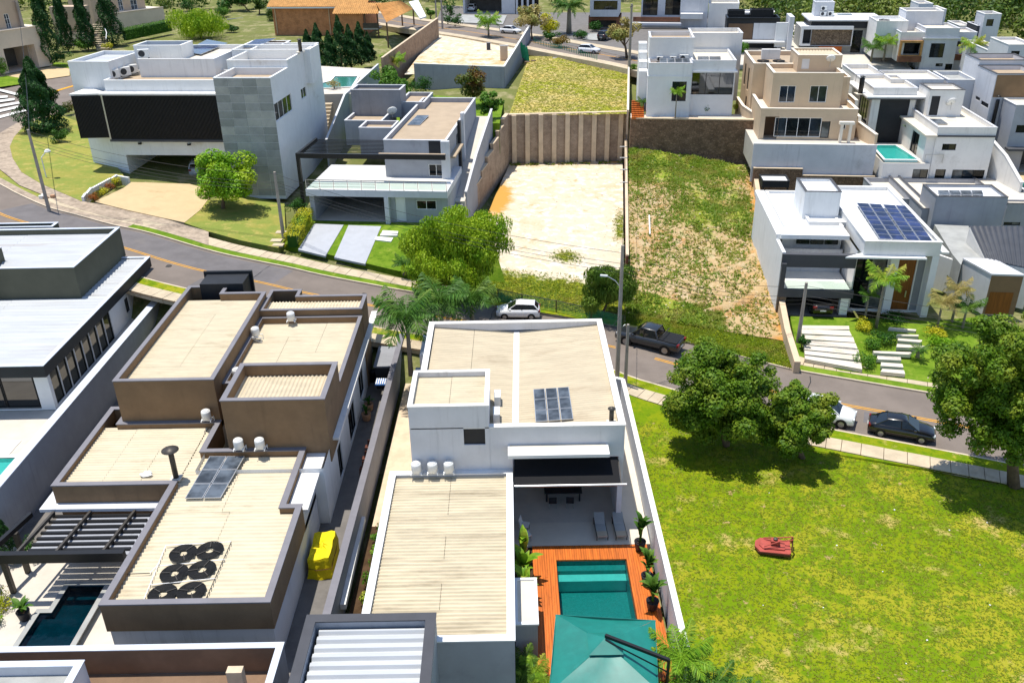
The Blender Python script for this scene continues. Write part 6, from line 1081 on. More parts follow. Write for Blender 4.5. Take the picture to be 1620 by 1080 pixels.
def tree(name,label,base,zb,c,rp,m,n=6000,ls=.22,nb=26,bark='bark',trunk=.16,group=None,cat='tree',hang=0,fr=(.26,.44),asp=.55,shell=.5,dy=0,flat=.8,trunks=1,low=0):
    "base: px of the foot; c: px of the crown's middle; rp: crown half width and half height in px"
    b=P(base[0],base[1],zb) if zb is not None else S(base[0],base[1],.1); cw,dep=atY(c[0],c[1],b[1]+dy); k=dep/FPX; R3=(rp[0]*k,rp[0]*k*.95,rp[1]*k)
    t=thing(name,label,cat,b,0,group); bl=crown_blobs(cw,R3,nb,fr,flat,bottom=-1 if low else -.75); p,nr=blobpts(bl,n,shell); p[:,2]=np.maximum(p[:,2],b[2]+.25)
    q=leafquads(p,nr,ls,asp)
    if hang:
        h=rng.random(n)<.6; dn=np.zeros((n,1,3)); L=hang*rng.uniform(.5,1.5,n)*h; q[:,0,2]-=L; q[:,0,:2]+=rng.normal(0,.05,(n,2)); q[:,2]=np.where(h[:,None],q[:,1]*.5+q[:,3]*.5+[0,0,.05],q[:,2])
    quads('crown',q,m,t)
    mb=MB(); top=np.array([cw[0],cw[1],cw[2]-R3[2]*.25])
    for tr in range(trunks):
        o=np.array([rng.uniform(-.4,.4)*(trunks>1)]*2+[0]); mb.tube([b-[0,0,.3],b*.55+top*.45+o*1.0+[rng.uniform(-.15,.15),0,0],top+o*2],[trunk*1.25,trunk*.85,trunk*.45],7)
    for x in bl[:8]: e=np.array(x[:3]); s0=b*.45+top*.55; mb.tube([s0,(s0+e)/2+[0,0,-.1],e],[trunk*.45,trunk*.28,trunk*.1],5)
    mb.build('trunk',bark,t,True); return t
def shrub(name,label,base,zb,w_,h,m,n=900,ls=.16,group=None,cat='shrub',nb=9,asp=.5,px=True,fr=(.35,.55),kind=None):
    b=(P(base[0],base[1],zb) if zb is not None else S(base[0],base[1],.1)) if px else np.array(base,float); t=thing(name,label,cat,b,0,group); bl=crown_blobs(b+[0,0,h*.5],(w_,w_,h*.5),nb,fr,.9); p,nr=blobpts(bl,n,.5); p[:,2]=np.maximum(p[:,2],b[2]+.02); quads('foliage',leafquads(p,nr,ls,asp),m,t)
    mb=MB(); 
    for k in range(4): a=k*1.57+.4; mb.tube([b-[0,0,.1],b+[math.cos(a)*w_*.4,math.sin(a)*w_*.4,h*.6]],[.04,.015],5)
    mb.build('stems','bark',t); return t
def conifer(name,label,base,zb,top_y,w_,m='leaf_cypress',n=2600,ls=.3,group=None,spread=0,tx=None):
    b=P(base[0],base[1],zb) if zb is not None else S(base[0],base[1],.1); zt=up(base[0],base[1],b[2],top_y); H=zt-b[2]; t=thing(name,label,'tree',b,0,group)
    f=rng.random(n)**.75; a=rng.uniform(0,6.283,n); tiers=1+.22*np.sin(f*26+a*2)+.2*np.sin(a*5+f*9); prof=np.where(f<.12,.55+f*3.7,(1-(f-.12)/.88)**(.8 if not spread else 1.1)+.03); r=w_*prof*tiers*rng.uniform(.75,1.0,n)
    p=np.stack([b[0]+r*np.cos(a),b[1]+r*np.sin(a),b[2]+.1+f*H],1); nr=np.stack([np.cos(a),np.sin(a),.6+0*a],1)+rng.normal(0,.4,(n,3)); quads('foliage',leafquads(p,nr,ls,.4),m,t); MB().tube([b-[0,0,.2],b+[0,0,H*.9]],[w_*.1,.03],6).build('trunk','bark',t); return t
def frond_mesh(L,droop,k=44,wl=.42,seed=0,m='leaf_palm',up0=.9,wid=.05):
    r=np.random.default_rng(seed); v=[]; pts=[]
    for i in range(k+1): s=i/k; pts.append(np.array([L*s*(1-.12*droop*s),0,L*(up0*s*.55-droop*s*s*.75)]))
    for i in range(1,k):
        s=i/k; p=pts[i]; d=pts[i+1]-pts[i-1]; d/=np.linalg.norm(d); ll=L*wl*(math.sin(math.pi*min(1,s*.92+.1))**.7)
        for sd in (-1,1):
            e=np.array([.5+r.uniform(-.2,.2),sd*.8,-.3+r.uniform(-.45,.35)]); e/=np.linalg.norm(e); tip=p+e*ll*r.uniform(.85,1.1)+[0,0,-.28*ll]; wv=d*(wid*L*.5); md=(p+tip)/2+[0,0,.03*L]; v.append([p-wv*.6,md-wv,tip,md+wv])
    for i in range(k): a,b=pts[i],pts[i+1]; w_=np.array([0,.012*L,0]); v.append([a-w_,a+w_,b+w_,b-w_])
    v=np.array(v); me=bpy.data.meshes.new('frond'); n=len(v)*4; me.vertices.add(n); me.vertices.foreach_set('co',v.ravel()); me.loops.add(n); me.loops.foreach_set('vertex_index',np.arange(n)); me.polygons.add(n//4); me.polygons.foreach_set('loop_start',np.arange(0,n,4)); me.update(); me.validate(); me.materials.append(M[m]); return me
FR={}
def palm(name,label,b,H,L,nf=14,m='leaf_palm',bark='bark_palm',tr=.16,group=None,lean=(0,0),droops=(.35,.75,1.15),wl=.36,stems=1,wid=.036):
    key=(m,wl,wid); 
    if key not in FR: FR[key]=[frond_mesh(1,d,seed=i,m=m,wl=wl,wid=wid) for i,d in enumerate((.3,.6,.95,1.3))]
    t=thing(name,label,'palm',b,0,group); top=np.array([lean[0],lean[1],H]); MB().tube([(0,0,-.2),(lean[0]*.4,lean[1]*.4,H*.5),tuple(top)],[tr*1.3,tr,tr*.8],9).build('trunk',bark,t,True,False)
    for i in range(nf):
        d=i/nf; o=put(FR[key][min(3,int(d*4))],'frond',t,False); o.location=top; o.rotation_euler=(random.uniform(-.25,.25),R(random.uniform(-32,-8))*(1-d),i*2.4+random.uniform(-.2,.2)); s=L*random.uniform(.85,1.12); o.scale=(s,s,s)
    return t
def paddle_mesh(m,fold=.12,seed=0):
    v=[]; k=7; P_=[]
    for i in range(k+1): s=i/k; P_.append((s*.95,.20*math.sin(math.pi*min(1,s*.93+.05))**.75,.25*s-.42*s*s*s))
    mb=MB()
    for i in range(k):
        for sd in (-1,1):
            a,b=P_[i],P_[i+1]; mb.poly([(a[0],0,a[2]),(b[0],0,b[2]),(b[0],sd*b[1],b[2]+fold*b[1]*2),(a[0],sd*a[1],a[2]+fold*a[1]*2)])
    return mb.mesh('leaf',m)
PD={}
def banana(name,label,b,H,n=9,m='leaf_palm_bright',L=1.1,group=None,pot=None,potm='pot_dark',cat='plant',fan=False,steep=(35,80)):
    if m not in PD: PD[m]=paddle_mesh(m)
    t=thing(name,label,cat,b,0,group); 
    for i in range(n):
        o=put(PD[m],'leaf',t,False); a=(i*2.4+random.uniform(-.3,.3)) if not fan else (R(90)*(1 if i%2 else -1)+random.uniform(-.2,.2)); el=R(random.uniform(*steep)); h=H*random.uniform(.25,.8); o.location=(math.cos(a)*.08,math.sin(a)*.08,h); o.rotation_euler=(0,-el,a); s=L*random.uniform(.75,1.2); o.scale=(s,s,s)
    mb=MB()
    for k in range(3): a=k*2.1; mb.tube([(0,0,0),(math.cos(a)*.1,math.sin(a)*.1,H*.75)],[.06,.03],6)
    mb.build('stems','leaf_hedge',t,world=False)
    if pot:
        # pots stand under their plant: a thing of their own
        q=thing('plant_pot',pot,'plant pot',(b[0],b[1],b[2]-.6)); MB().lathe((b[0],b[1],b[2]-.6),[(.2,0),(.27,.1),(.34,.55),(.36,.62),(.30,.62),(.28,.55)],14).build('bowl',potm,q,True); MB().lathe((b[0],b[1],b[2]-.06),[(.29,0),(.02,.02)],12).build('soil','soil',q)
    return t
def hedge(name,label,pts,zf,w_,h,m,n,ls=.14,group=None):
    pts=[np.array(p,float) for p in pts]; t=thing(name,label,'hedge',pts[0],0,group); Ls=[np.linalg.norm(b-a) for a,b in zip(pts[:-1],pts[1:])]; P_=[];N_=[]; r=rng
    for a,b,l in zip(pts[:-1],pts[1:],Ls):
        k=int(n*l/sum(Ls)); s=r.random((k,1)); q=a+(b-a)*s; d=n2(b-a); nn=np.array([-d[1],d[0],0]); c=r.uniform(-1,1,(k,1)); z=r.random((k,1)); e=r.random((k,1))<.5; c=np.where(e,np.sign(c)*r.uniform(.85,1.05,(k,1)),c); z=np.where(e,z,r.uniform(.88,1.08,(k,1))); P_.append(q+nn*c*w_/2+np.array([0,0,1])*z*h); N_.append(nn*c+np.array([0,0,1])*z+r.normal(0,.4,(k,3)))
    quads('foliage',leafquads(np.concatenate(P_),np.concatenate(N_),ls),m,t); mb=MB()
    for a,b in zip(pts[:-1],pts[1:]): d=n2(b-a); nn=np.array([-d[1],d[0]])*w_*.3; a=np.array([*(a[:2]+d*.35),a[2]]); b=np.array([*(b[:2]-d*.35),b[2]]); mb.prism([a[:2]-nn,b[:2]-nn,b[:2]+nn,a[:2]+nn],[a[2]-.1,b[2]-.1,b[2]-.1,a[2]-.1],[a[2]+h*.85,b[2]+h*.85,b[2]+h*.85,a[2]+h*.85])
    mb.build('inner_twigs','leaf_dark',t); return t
# ---- street and garden trees
tree('round_street_tree','bright green round street tree on the lawn before the concrete wing',(352,331),None,(355,284),(50,43),'leaf_bright',16000,.3,36,trunk=.2)
conifer('juniper','tall dark juniper on the corner lawn by the crosswalk',(72,208),None,92,3.0,'leaf_cypress',14000,.42)
shrub('clipped_bush','small round clipped bush on the corner lawn beside the juniper',(94,226),None,1.15,1.7,'leaf_hedge',1500,.2)
shrub('garden_shrub','dark red green shrub between juniper and black screen',(109,178),None,1.3,1.5,'leaf_mango',900,.22)
for k,(x,y) in enumerate([(150,318),(163,308),(174,301),(187,291)]): shrub('flowering_shrub',['lowest','second','third','topmost'][k]+' of four orange flowering shrubs by the low white planter wall',(x,y),None,.75,.9,'leaf_red' if k%2==0 else 'leaf_yellow',520,.14)
for k,(x,y,ty,w_,l) in enumerate([(82,100,-30,2.1,'leftmost tall cypress before the salmon mansion'),(108,80,-40,1.5,'slim second cypress before the salmon mansion'),(140,78,-30,1.8,'third cypress left of the mansion steps'),(180,72,-40,2.5,'broad cypress right of the mansion steps')]): conifer('cypress',l,(x,y),8.6,ty,w_,'leaf_cypress',9000,.4)
shrub('clipped_bush','bright clipped bush at the foot of the mansion wall',(128,79),8.7,1.8,2.2,'leaf_hedge',1200,.26); shrub('clipped_bush','bright bush at the left border beside the mansion garage',(3,118),8.4,1.6,2.6,'leaf_hedge',900,.26); shrub('garden_shrub','yellow green shrub at the bottom of the mansion steps',(173,78),8.8,1.2,1.2,'leaf_yellow',600,.22); shrub('garden_shrub','dark low shrub below the broad cypress',(100,98),8.6,1.6,1.8,'leaf_dark',800,.26)
for k,(x,y,w_,h,m) in enumerate([(352,30,2.4,3.2,'leaf_hedge'),(366,50,1.6,1.6,'leaf_dark'),(432,34,2.2,3.4,'leaf_forest'),(300,22,2.6,3.6,'leaf_dark'),(262,18,2.4,3.4,'leaf_forest'),(450,92,1.5,1.6,'leaf_hedge')]): shrub('garden_shrub',['rounded shrub on the far lawn behind the willow','low dark shrub at the end of the far garden wall','tall shrub left of the brick house wall','dark shrub above the willow crown','far shrub right of the mansion wing','shrub behind the corner house by the first conifer'][k],(x,y),9.0,w_,h,m,1100,.34)
hedge('clipped_hedge','long dark clipped hedge below the mansion wing',[P(196,64,9.2),P(272,48,9.6)],None,1.6,2.2,'leaf_hedge',2600,.24)
tree('willow_tree','weeping pale green tree behind the black screened house',(320,62),8.5,(315,38),(46,27),'leaf_willow',7000,.4,30,trunk=.3,hang=.7)
tree('dark_tree','dark garden tree at the top border above the far lawn',(395,18),9.5,(380,-2),(34,20),'leaf_dark',3500,.5,16); tree('dark_tree','dark tree at the top border left of the brick house',(410,22),9.5,(412,6),(14,14),'leaf_forest',1500,.45,10)
for k,(x,y,ty,w_) in enumerate([(490,104,48,1.5),(506,107,38,1.7),(524,109,50,1.5),(541,108,26,1.8),(556,106,40,1.6),(572,102,36,1.7),(584,98,52,1.3)]): conifer('conifer',['first','second','third','fourth, tallest','fifth','sixth','seventh'][k]+' conifer from the left in the row before the brick house',(x,y),8.8,ty,w_,'leaf_cypress',5000,.36,'conifers before the brick house')
tree('garden_tree','bright leafy tree at the end of the sloping grey wall',(618,160),8.7,(618,125),(30,26),'leaf_hedge',3600,.35,18); tree('garden_tree','bronze leaved tree before the grey wall of the upper lot',(748,165),8.7,(748,135),(29,25),'leaf_mango',3200,.38,18,bark='bark'); tree('garden_tree','deep green round tree beside the grey house back corner',(778,190),8.4,(776,166),(22,20),'leaf_hedge',2400,.3,14)
shrub('garden_shrub','green shrub against the grey wall behind the grey house',(668,148),8.7,1.9,2.4,'leaf_dark',1200,.26); shrub('garden_shrub','low shrubs at the left end of the back garden',(640,152),8.7,1.6,1.6,'leaf_hedge',900,.26); shrub('garden_shrub','bronze shrub strip right of the grey house',(768,212),6.4,1.1,2.2,'leaf_red',700,.24)
palm('garden_palm','small bright palm behind the grey house garden tree',tuple(P(622,118,8.8)),2.2,2.6,13,'leaf_palm_bright')
shrub('potted_shrub','small shrub beside the dark turquoise pool',(529,140),11,.9,1.5,'leaf_dry',500,.18); shrub('garden_shrub','yellow shrub on the garden steps',(522,165),9.4,.6,1.4,'leaf_yellow',300,.18); shrub('garden_shrub','green shrub at the foot of the garden steps',(500,198),7.6,.8,1.3,'leaf_hedge',400,.2)
# trees by the sand lot
tree('pepper_tree_large','large yellow green feathery tree beside the sand lot and grey house',(735,474),None,(724,400),(88,72),'leaf_willow',56000,.23,110,trunk=.22,hang=.35,fr=(.14,.3),shell=.7)
tree('pepper_tree','drooping pepper tree on the sand lot verge beside the street pole',(948,503),None,(968,454),(46,42),'leaf_pepper',18000,.2,30,trunk=.14,hang=.5,fr=(.24,.4))
for k,(x,y,H,L,nf,l) in enumerate([(650,590,5.0,3.0,20,'tallest feathery palm whose trunk stands by the middle house'),(700,535,3.6,2.9,20,'feathery palm between the large tree and the street'),(748,520,3.0,2.7,18,'feathery palm nearest the parked white hatchback')]): palm('queen_palm',l,tuple(S(x,y,.1)),H,L,nf,'leaf_palm',group='queen palms along the street',wl=.4)
for k,(x,y,H,l) in enumerate([(648,402,1.2,'spiky yucca above the stepping slabs'),(640,432,1.0,'lower spiky yucca beside the large feathery tree'),(676,372,.9,'small spiky plant by the grey house window')]): palm('yucca',l,tuple(S(x,y,.4)),H,1.3,18,'leaf_palm',wl=.3)
hedge('flowering_hedge','yellow green hedge between the cream lot and the grey paver drive',[S(462,392,.2),S(486,348,.6)],None,1.5,1.3,'leaf_yellow',2200,.18); shrub('garden_shrub','dark shrub at the top of the yellow hedge',(470,345),4.2,1.0,2.6,'leaf_dark',700,.2)
# near big trees
tree('ficus_tree','large dark leafy tree on the verge in front of the pickup',(1150,702),None,(1136,622),(96,84),'leaf_ficus',86000,.23,170,trunk=.2,fr=(.11,.27),trunks=3,shell=.75,low=1)
tree('ficus_tree','smaller dark leafy tree touching the large one, before the white car',(1272,722),None,(1258,660),(70,58),'leaf_ficus',50000,.23,110,trunk=.15,fr=(.12,.29),trunks=2,shell=.75,low=1)
tree('ficus_tree','tall dark leafy tree at the right border above the lawn',(1606,768),None,(1604,606),(116,132),'leaf_ficus',108000,.23,240,trunk=.34,fr=(.09,.22),trunks=1,shell=.8,low=1)
# solar house garden
palm('garden_palm','bright palm before the tall glazing of the solar roofed house',tuple(P(1386,517,.4)),4.6,2.0,13,'leaf_palm_bright',tr=.12); palm('garden_palm','short drooping palm beside the garage of the solar roofed house',tuple(P(1368,505,.4)),2.4,1.3,9,'leaf_palm',tr=.09)
palm('sago_palm','small dark sago palm on the solar house lawn',tuple(P(1452,562,.3)),.5,1.0,16,'leaf_palm',tr=.14,wl=.2)
for k,(x,y,w_,h,m,l) in enumerate([(1365,520,1.0,.8,'leaf_yellow','yellow green shrub at the top of the driveway'),(1378,545,1.2,.8,'leaf_hedge','green ground shrub in the middle of the driveway bed'),(1400,540,1.1,.9,'leaf_dark','dark shrub beside the entrance path'),(1372,572,1.1,.5,'leaf_hedge','low green tongue of plants between driveway and path'),(1478,532,1.1,.9,'leaf_yellow','yellow shrub right of the entrance path'),(1492,545,1.0,.8,'leaf_bright','bright shrub at the right of the solar house lawn'),(1512,560,1.2,1.0,'leaf_dark','dark shrub at the corner of the solar house lawn'),(1268,548,.5,1.1,'leaf_dark','dark climber at the foot of the pole by the driveway'),(1415,508,1.4,.7,'leaf_dark','dark bed of plants below the tall glazing')]): shrub('garden_shrub',l,(x,y),.3,w_,h,m,900,.16)
for k,(x,y,H,l) in enumerate([(1482,520,2.6,'dry leaved palm right of the solar roofed house'),(1505,512,3.4,'taller dry palm by the pale side wall'),(1522,520,2.2,'leafy palm before the slanted roof house')]): palm('garden_palm',l,tuple(P(x,y,.2)),H,1.6,11,'leaf_dry' if k<2 else 'leaf_palm',tr=.1)
for k,(x,y,w_,h) in enumerate([(1225,335,.8,1.5),(1232,360,.9,1.8),(1240,318,.7,1.4)]): shrub('garden_shrub',['upper','lower','smallest'][k]+' leafy shrub in the side strip of the solar roofed house',(x,y),3.2 if k<1 else 2.6,w_,h,'leaf_palm' if k else 'leaf_hedge',500,.22)
for k,(x,y) in enumerate([(1247,282),(1320,283),(1374,280),(1198,280)]): shrub('wall_shrub',['left yellowish','middle yellowish','right tall','far left small'][k]+' shrub at the foot of the lower rubble wall',(x,y),3.4,.7,1.8 if k==2 else 1.2,'leaf_yellow' if k<2 else 'leaf_palm',350,.18)
# terrace and far row plants
palm('garden_palm','slim palm with orange crown before the white terrace house window',tuple(P(1068,188,8.7)),3.4,1.3,12,'leaf_palm_bright',tr=.07); palm('garden_palm','small palm at the left corner of the white terrace house',tuple(P(1016,178,8.7)),1.4,1.2,9,'leaf_palm',tr=.06)
shrub('potted_shrub','potted shrub on the white house terrace',(1121,180),8.7,.8,1.3,'leaf_palm',350,.22); shrub('garden_shrub','yellow shrub at the right end of the white house terrace',(1166,176),8.7,.6,1.3,'leaf_yellow',300,.2); shrub('garden_shrub','green shrubs between white and beige terrace houses',(1167,95),9.2,1.6,3.0,'leaf_hedge',800,.3)
shrub('garden_shrub','green shrub by the dark gate left of the white terrace house',(1002,116),9.2,.9,1.6,'leaf_palm_bright',400,.25)
for k,(x,y,H,L,m,l) in enumerate([(1180,62,2.2,2.6,'leaf_palm_bright','round yellow palm before the dark roofed house'),(1217,64,1.6,2.4,'leaf_palm','feathery palm right of the round yellow palm'),(1378,96,2.2,2.4,'leaf_palm','left of two palms beside the brick planter house'),(1398,94,2.8,2.4,'leaf_palm_bright','right of two palms beside the brick planter house'),(1532,104,3.2,2.6,'leaf_palm_bright','yellow green palm at the end of the brick planter house'),(1548,110,2.0,2.0,'leaf_palm','shorter palm at the end of the brick planter house'),(1120,32,1.6,2.6,'leaf_palm','dark palm clump below the tall glazed house')]): palm('garden_palm',l,tuple(P(x,y,9.2)),H,L,14,m)
banana('potted_palm','tall leafy potted plant on the raised pool terrace',tuple(pb.pt(6.1,2.2,zp+.7)),1.6,12,'leaf_palm_bright',1.3,pot='dark pot at the rail of the raised pool terrace'); banana('potted_palm','bushy plant against the wall beside the turquoise pool',tuple(pb.pt(5.0,8.0,zp+.7)),1.2,10,'leaf_palm_bright',1.2)
palm('coconut_palm','bright coconut palm on the upper sandy lot',tuple(P(773,60,9.6)),3.0,3.2,16,'leaf_palm_bright',tr=.18)
tree('olive_tree','grey green spreading tree beside the upper street',(842,62),9.7,(840,30),(28,19),'leaf_dry',3000,.45,20); shrub('garden_shrub','rounded yellow green shrub beside the upper street',(868,55),9.9,2.6,3.6,'leaf_yellow',1600,.4); shrub('garden_shrub','bronze ball shaped shrub by the green netting',(884,76),9.6,1.8,2.2,'leaf_bronze',900,.32)
palm('date_palm','large date palm before the grey cube house',tuple(P(900,52,9.9)),5.0,4.2,26,'leaf_palm',tr=.45,wl=.22); tree('leaning_tree','grey green leaning tree beside the far pole',(992,94),9.5,(985,50),(27,22),'leaf_dry',3200,.42,20,trunk=.22)
for k,(x,y,w_,h) in enumerate([(920,60,1.8,1.6),(872,62,1.6,1.5),(940,48,1.8,2),(720,42,2,2.4),(712,32,1.6,4.5)]): shrub('garden_shrub',['dark low shrub left of the grey cube garage','low shrub under the yellow green shrub','dark shrub under the date palm','wide shrub by the far driveway','tall dark shrub at the far driveway gate'][k],(x,y),9.9,w_,h,'leaf_dark',700,.36)
tree('small_street_tree','small round tree near the pavilion canopy',(682,30),9.8,(680,22),(9,10),'leaf_hedge',900,.35,8)
# wood at the top
def wood(name,label,x0,x1,y0,y1,n,seed):
    r=np.random.default_rng(seed); bl=[]
    while len(bl)<n: x,y=r.uniform(x0,x1),r.uniform(y0,y1); h=r.uniform(5,9.5); bl.append((x,y,np.interp(y,[150,260],[7,10.5])+h*.55,r.uniform(2.2,4.2),r.uniform(2.2,4.2),h*.55))
    p,nr=blobpts(bl,n*240,.5,r); o=quads(name,leafquads(p,nr,.75,.6,r),'leaf_forest'); tag(o,label,'woodland',kind='stuff')
wood('far_wood','dense green wood beyond the last row of houses',52,200,176,300,420,3); wood('far_wood','dark trees closing the view behind the far street houses',-140,45,236,300,150,5)
# ---- around the pool
for k,(x,y,H,l) in enumerate([(1028,838,1.5,'farthest of three leafy plants along the low wall'),(1036,893,1.4,'middle leafy plant along the low wall'),(1046,938,1.2,'nearest of three leafy plants along the low wall')]):
    q=(7.35,[41.2,38.3,36.3][k],.85); banana('potted_plant',l,q,H,18,'leaf_palm',.85,'potted plants along the low wall',steep=(50,85),pot=['farthest','middle','nearest'][k]+' tall dark pot on the right edge of the deck')
for k,(y,l) in enumerate([(40.6,'upright broad leaved plant in the bed nearest the patio'),(38.9,'broad leaved plant in the bed beside the pool deck'),(37.4,'lower broad leaved plant beside the store box')]): banana('banana_plant',l,(.45,y,.15),1.7,15,'leaf_palm_bright',1.2,fan=k==0,steep=(45,85))
palm('bed_palm','feathery palm at the lower end of the low wall',(7.9,31.2,.1),1.9,1.9,18,'leaf_palm_bright',wl=.28); palm('bed_palm','second feathery palm outside the low wall corner',(9.1,29.6,0),1.5,1.9,18,'leaf_palm',wl=.28); palm('bed_palm','feathery palm at the lower border right of the umbrella',(7.0,29.0,.1),1.2,1.7,16,'leaf_palm_bright',wl=.28); palm('bed_palm','darker feathery palm at the foot of the lawn corner',(10.2,28.4,0),1.2,1.7,16,'leaf_palm',wl=.28)
for k,(x,y) in enumerate([(.2,32.3),(.8,31.6),(.1,30.9),(1.4,30.6),(-.9,29.6)]): palm('fern_palm',['uppermost','second','third','rightmost','lowest'][k]+' small fern palm in the bed left of the umbrella',(x,y,.1),.6,1.0,14,'leaf_palm_bright' if k%2 else 'leaf_palm',tr=.06,wl=.34)
for k in range(9): shrub('bed_plant',['first','second','third','fourth','fifth','sixth','seventh','eighth','ninth'][k]+' leafy plant from the front in the narrow bed beside the middle house',(-8.2+random.uniform(-.3,.3),33.5+k*1.25,.1),None,.55,.9,'leaf_palm_bright' if k%3==0 else 'leaf_hedge',420,.16,'plants in the narrow side bed',px=False)
# ---- courtyard of the brown house
for k,(x,y) in enumerate([(-30.2,33.5),(-30.1,36.0),(-30.0,38.8),(-29.9,41.4)]): conifer('column_shrub',['nearest','second','third','farthest'][k]+' column shaped shrub along the tall grey wall',tuple(toPx((x,y,0))),0,toPx((x,y,3.0))[1],.62,'leaf_cypress',1500,.16)
for k,(x,y,w_,h,m) in enumerate([(-28.9,37.6,.8,1.1,'leaf_yellow'),(-28.6,36.4,.7,.9,'leaf_bright'),(-29.0,33.2,1.0,1.2,'leaf_hedge'),(-28.3,32.0,.8,.9,'leaf_yellow'),(-28.9,41.6,.6,1.6,'leaf_dark')]): shrub('courtyard_shrub',['yellow shrub under the dark pergola beam','bright low shrub in the courtyard bed','green shrub left of the dark pool','yellow green shrub at the lower left of the courtyard','dark climber behind the pergola post'][k],(x,y,0),None,w_,h,m,800,.13,px=False)
banana('potted_plant','leafy plant in a dark pot beside the dark courtyard pool',(-26.9,36.6,.6),.5,12,'leaf_palm',.7,pot='dark pot beside the courtyard pool',steep=(20,60))
for k,(y,l) in enumerate([(57.6,'plant in a clay pot in the side passage'),(56.2,'dark plant in the side passage below the clay pot')]): banana('potted_plant',l,(-10.9,y,.85),.4,9,'leaf_dark',.5,pot=['clay pot in the side passage','brown pot in the side passage'][k],potm='pot_clay')
# ---- grass
def on_grid(g,n,wt=None):
    nv,nu,_=g.shape; a,b=rng.random(n)*(nu-1),rng.random(n)*(nv-1); 
    if wt is not None: k=np.array([rng.random()<wt(x/(nu-1),y/(nv-1)) for x,y in zip(a,b)]); a,b=a[k],b[k]
    i,j=a.astype(int),b.astype(int); fa,fb=(a-i)[:,None],(b-j)[:,None]; return (g[j,i]*(1-fa)+g[j,i+1]*fa)*(1-fb)+(g[j+1,i]*(1-fa)+g[j+1,i+1]*fa)*fb
pl=on_grid(gl,110000); pl=pl[(pl[:,0]<42)&(pl[:,1]>24)]; kk=rng.random(len(pl))
blades('lawn_grass','short green and straw coloured grass of the big lawn',pl[kk<.55],.05,.09,'blade_green',3); blades('lawn_grass','dry straw grass scattered over the big lawn',pl[kk>=.55],.04,.09,'blade_dry',3)
clump=lambda u,v,f=9: .5+.5*math.sin(u*f+2*math.sin(v*f*1.3))*math.sin(v*f*1.9+1.7*math.sin(u*f))
blades('scrub_grass','green weeds growing over the scrubby lot',on_grid(g2,34000,lambda u,v: np.clip(m2(u,v)*1.4+.25,0,1)*clump(u,v,11)),.28,.22,'blade_weed',3); blades('scrub_grass','dry tufts on the scrubby lot',on_grid(g2,16000,lambda u,v: .5*clump(v,u,8)),.16,.2,'blade_dry',3)
blades('sand_lot_grass','grass along the street edge of the sand lot',on_grid(g1,30000,lambda u,v: np.clip(m1(u,v)*1.3,0,1)),.16,.14,'blade_green',3); blades('sand_lot_grass','weeds at the foot of the retaining wall',on_grid(g1,6000,lambda u,v: 1. if v>.975 and clump(u,v,20)>.55 else 0),.35,.3,'blade_weed',3)
blades('upper_lot_grass','pale dry grass of the upper lot',on_grid(g3,14000),.05,.2,'blade_dry',2); blades('verge_grass','verge grass before the scrubby lot',on_grid(gm,9000),.12,.1,'blade_green',3)
# ================================================================ VEHICLES AND STREET FURNITURE
def loft(mb,secs,cap=True):
    "secs: list of rings with equal length"
    n=len(mb.v); k=len(secs[0])
    for s in secs: mb.v+=[tuple(map(float,p)) for p in s]
    for i in range(len(secs)-1):
        for j in range(k): mb.f.append((n+i*k+j,n+i*k+(j+1)%k,n+(i+1)*k+(j+1)%k,n+(i+1)*k+j))
    if cap: mb.f.append(tuple(n+j for j in range(k-1,-1,-1))); mb.f.append(tuple(n+(len(secs)-1)*k+j for j in range(k)))
KIND={ # length, width, body stations (x, zbelt, halfwidth), cabin stations (x, zroof, hw at belt, hw at roof), wheel x
 'sedan':(4.5,1.75,[(-2.25,.78,.70),(-2.1,.92,.80),(-1.5,.98,.86),(-.3,.98,.875),(.75,.97,.87),(1.6,.86,.84),(2.1,.74,.76),(2.25,.62,.64)],[(-1.75,.98,.74,.72),(-1.05,1.40,.78,.58),(-.1,1.45,.80,.60),(.35,1.40,.79,.58),(1.1,.97,.76,.70)],1.35,.31),
 'hatch':(3.9,1.65,[(-1.95,.70,.70),(-1.85,.95,.78),(-1.2,.98,.81),(.0,.97,.825),(.75,.95,.82),(1.45,.86,.79),(1.85,.74,.72),(1.95,.6,.62)],[(-1.86,.95,.72,.7),(-1.45,1.38,.74,.58),(-.2,1.45,.76,.6),(.2,1.40,.76,.58),(.95,.95,.73,.68)],1.2,.29),
 'suv':(4.4,1.8,[(-2.2,.85,.72),(-2.1,1.05,.83),(-1.4,1.1,.88),(.0,1.08,.9),(.9,1.05,.89),(1.7,.97,.86),(2.1,.85,.78),(2.2,.7,.68)],[(-2.08,1.05,.78,.74),(-1.7,1.58,.8,.64),(-.2,1.65,.82,.66),(.3,1.60,.81,.64),(1.15,1.06,.8,.74)],1.35,.35),
 'pickup':(5.3,1.85,[(-2.65,.82,.84),(-2.55,1.08,.9),(-1.2,1.1,.92),(-.8,1.1,.925),(.6,1.08,.925),(1.4,1.05,.9),(2.4,.98,.86),(2.65,.78,.74)],[(-.98,1.1,.82,.78),(-.7,1.72,.82,.68),(.25,1.76,.83,.70),(.55,1.70,.82,.68),(1.3,1.08,.82,.76)],1.62,.39)}
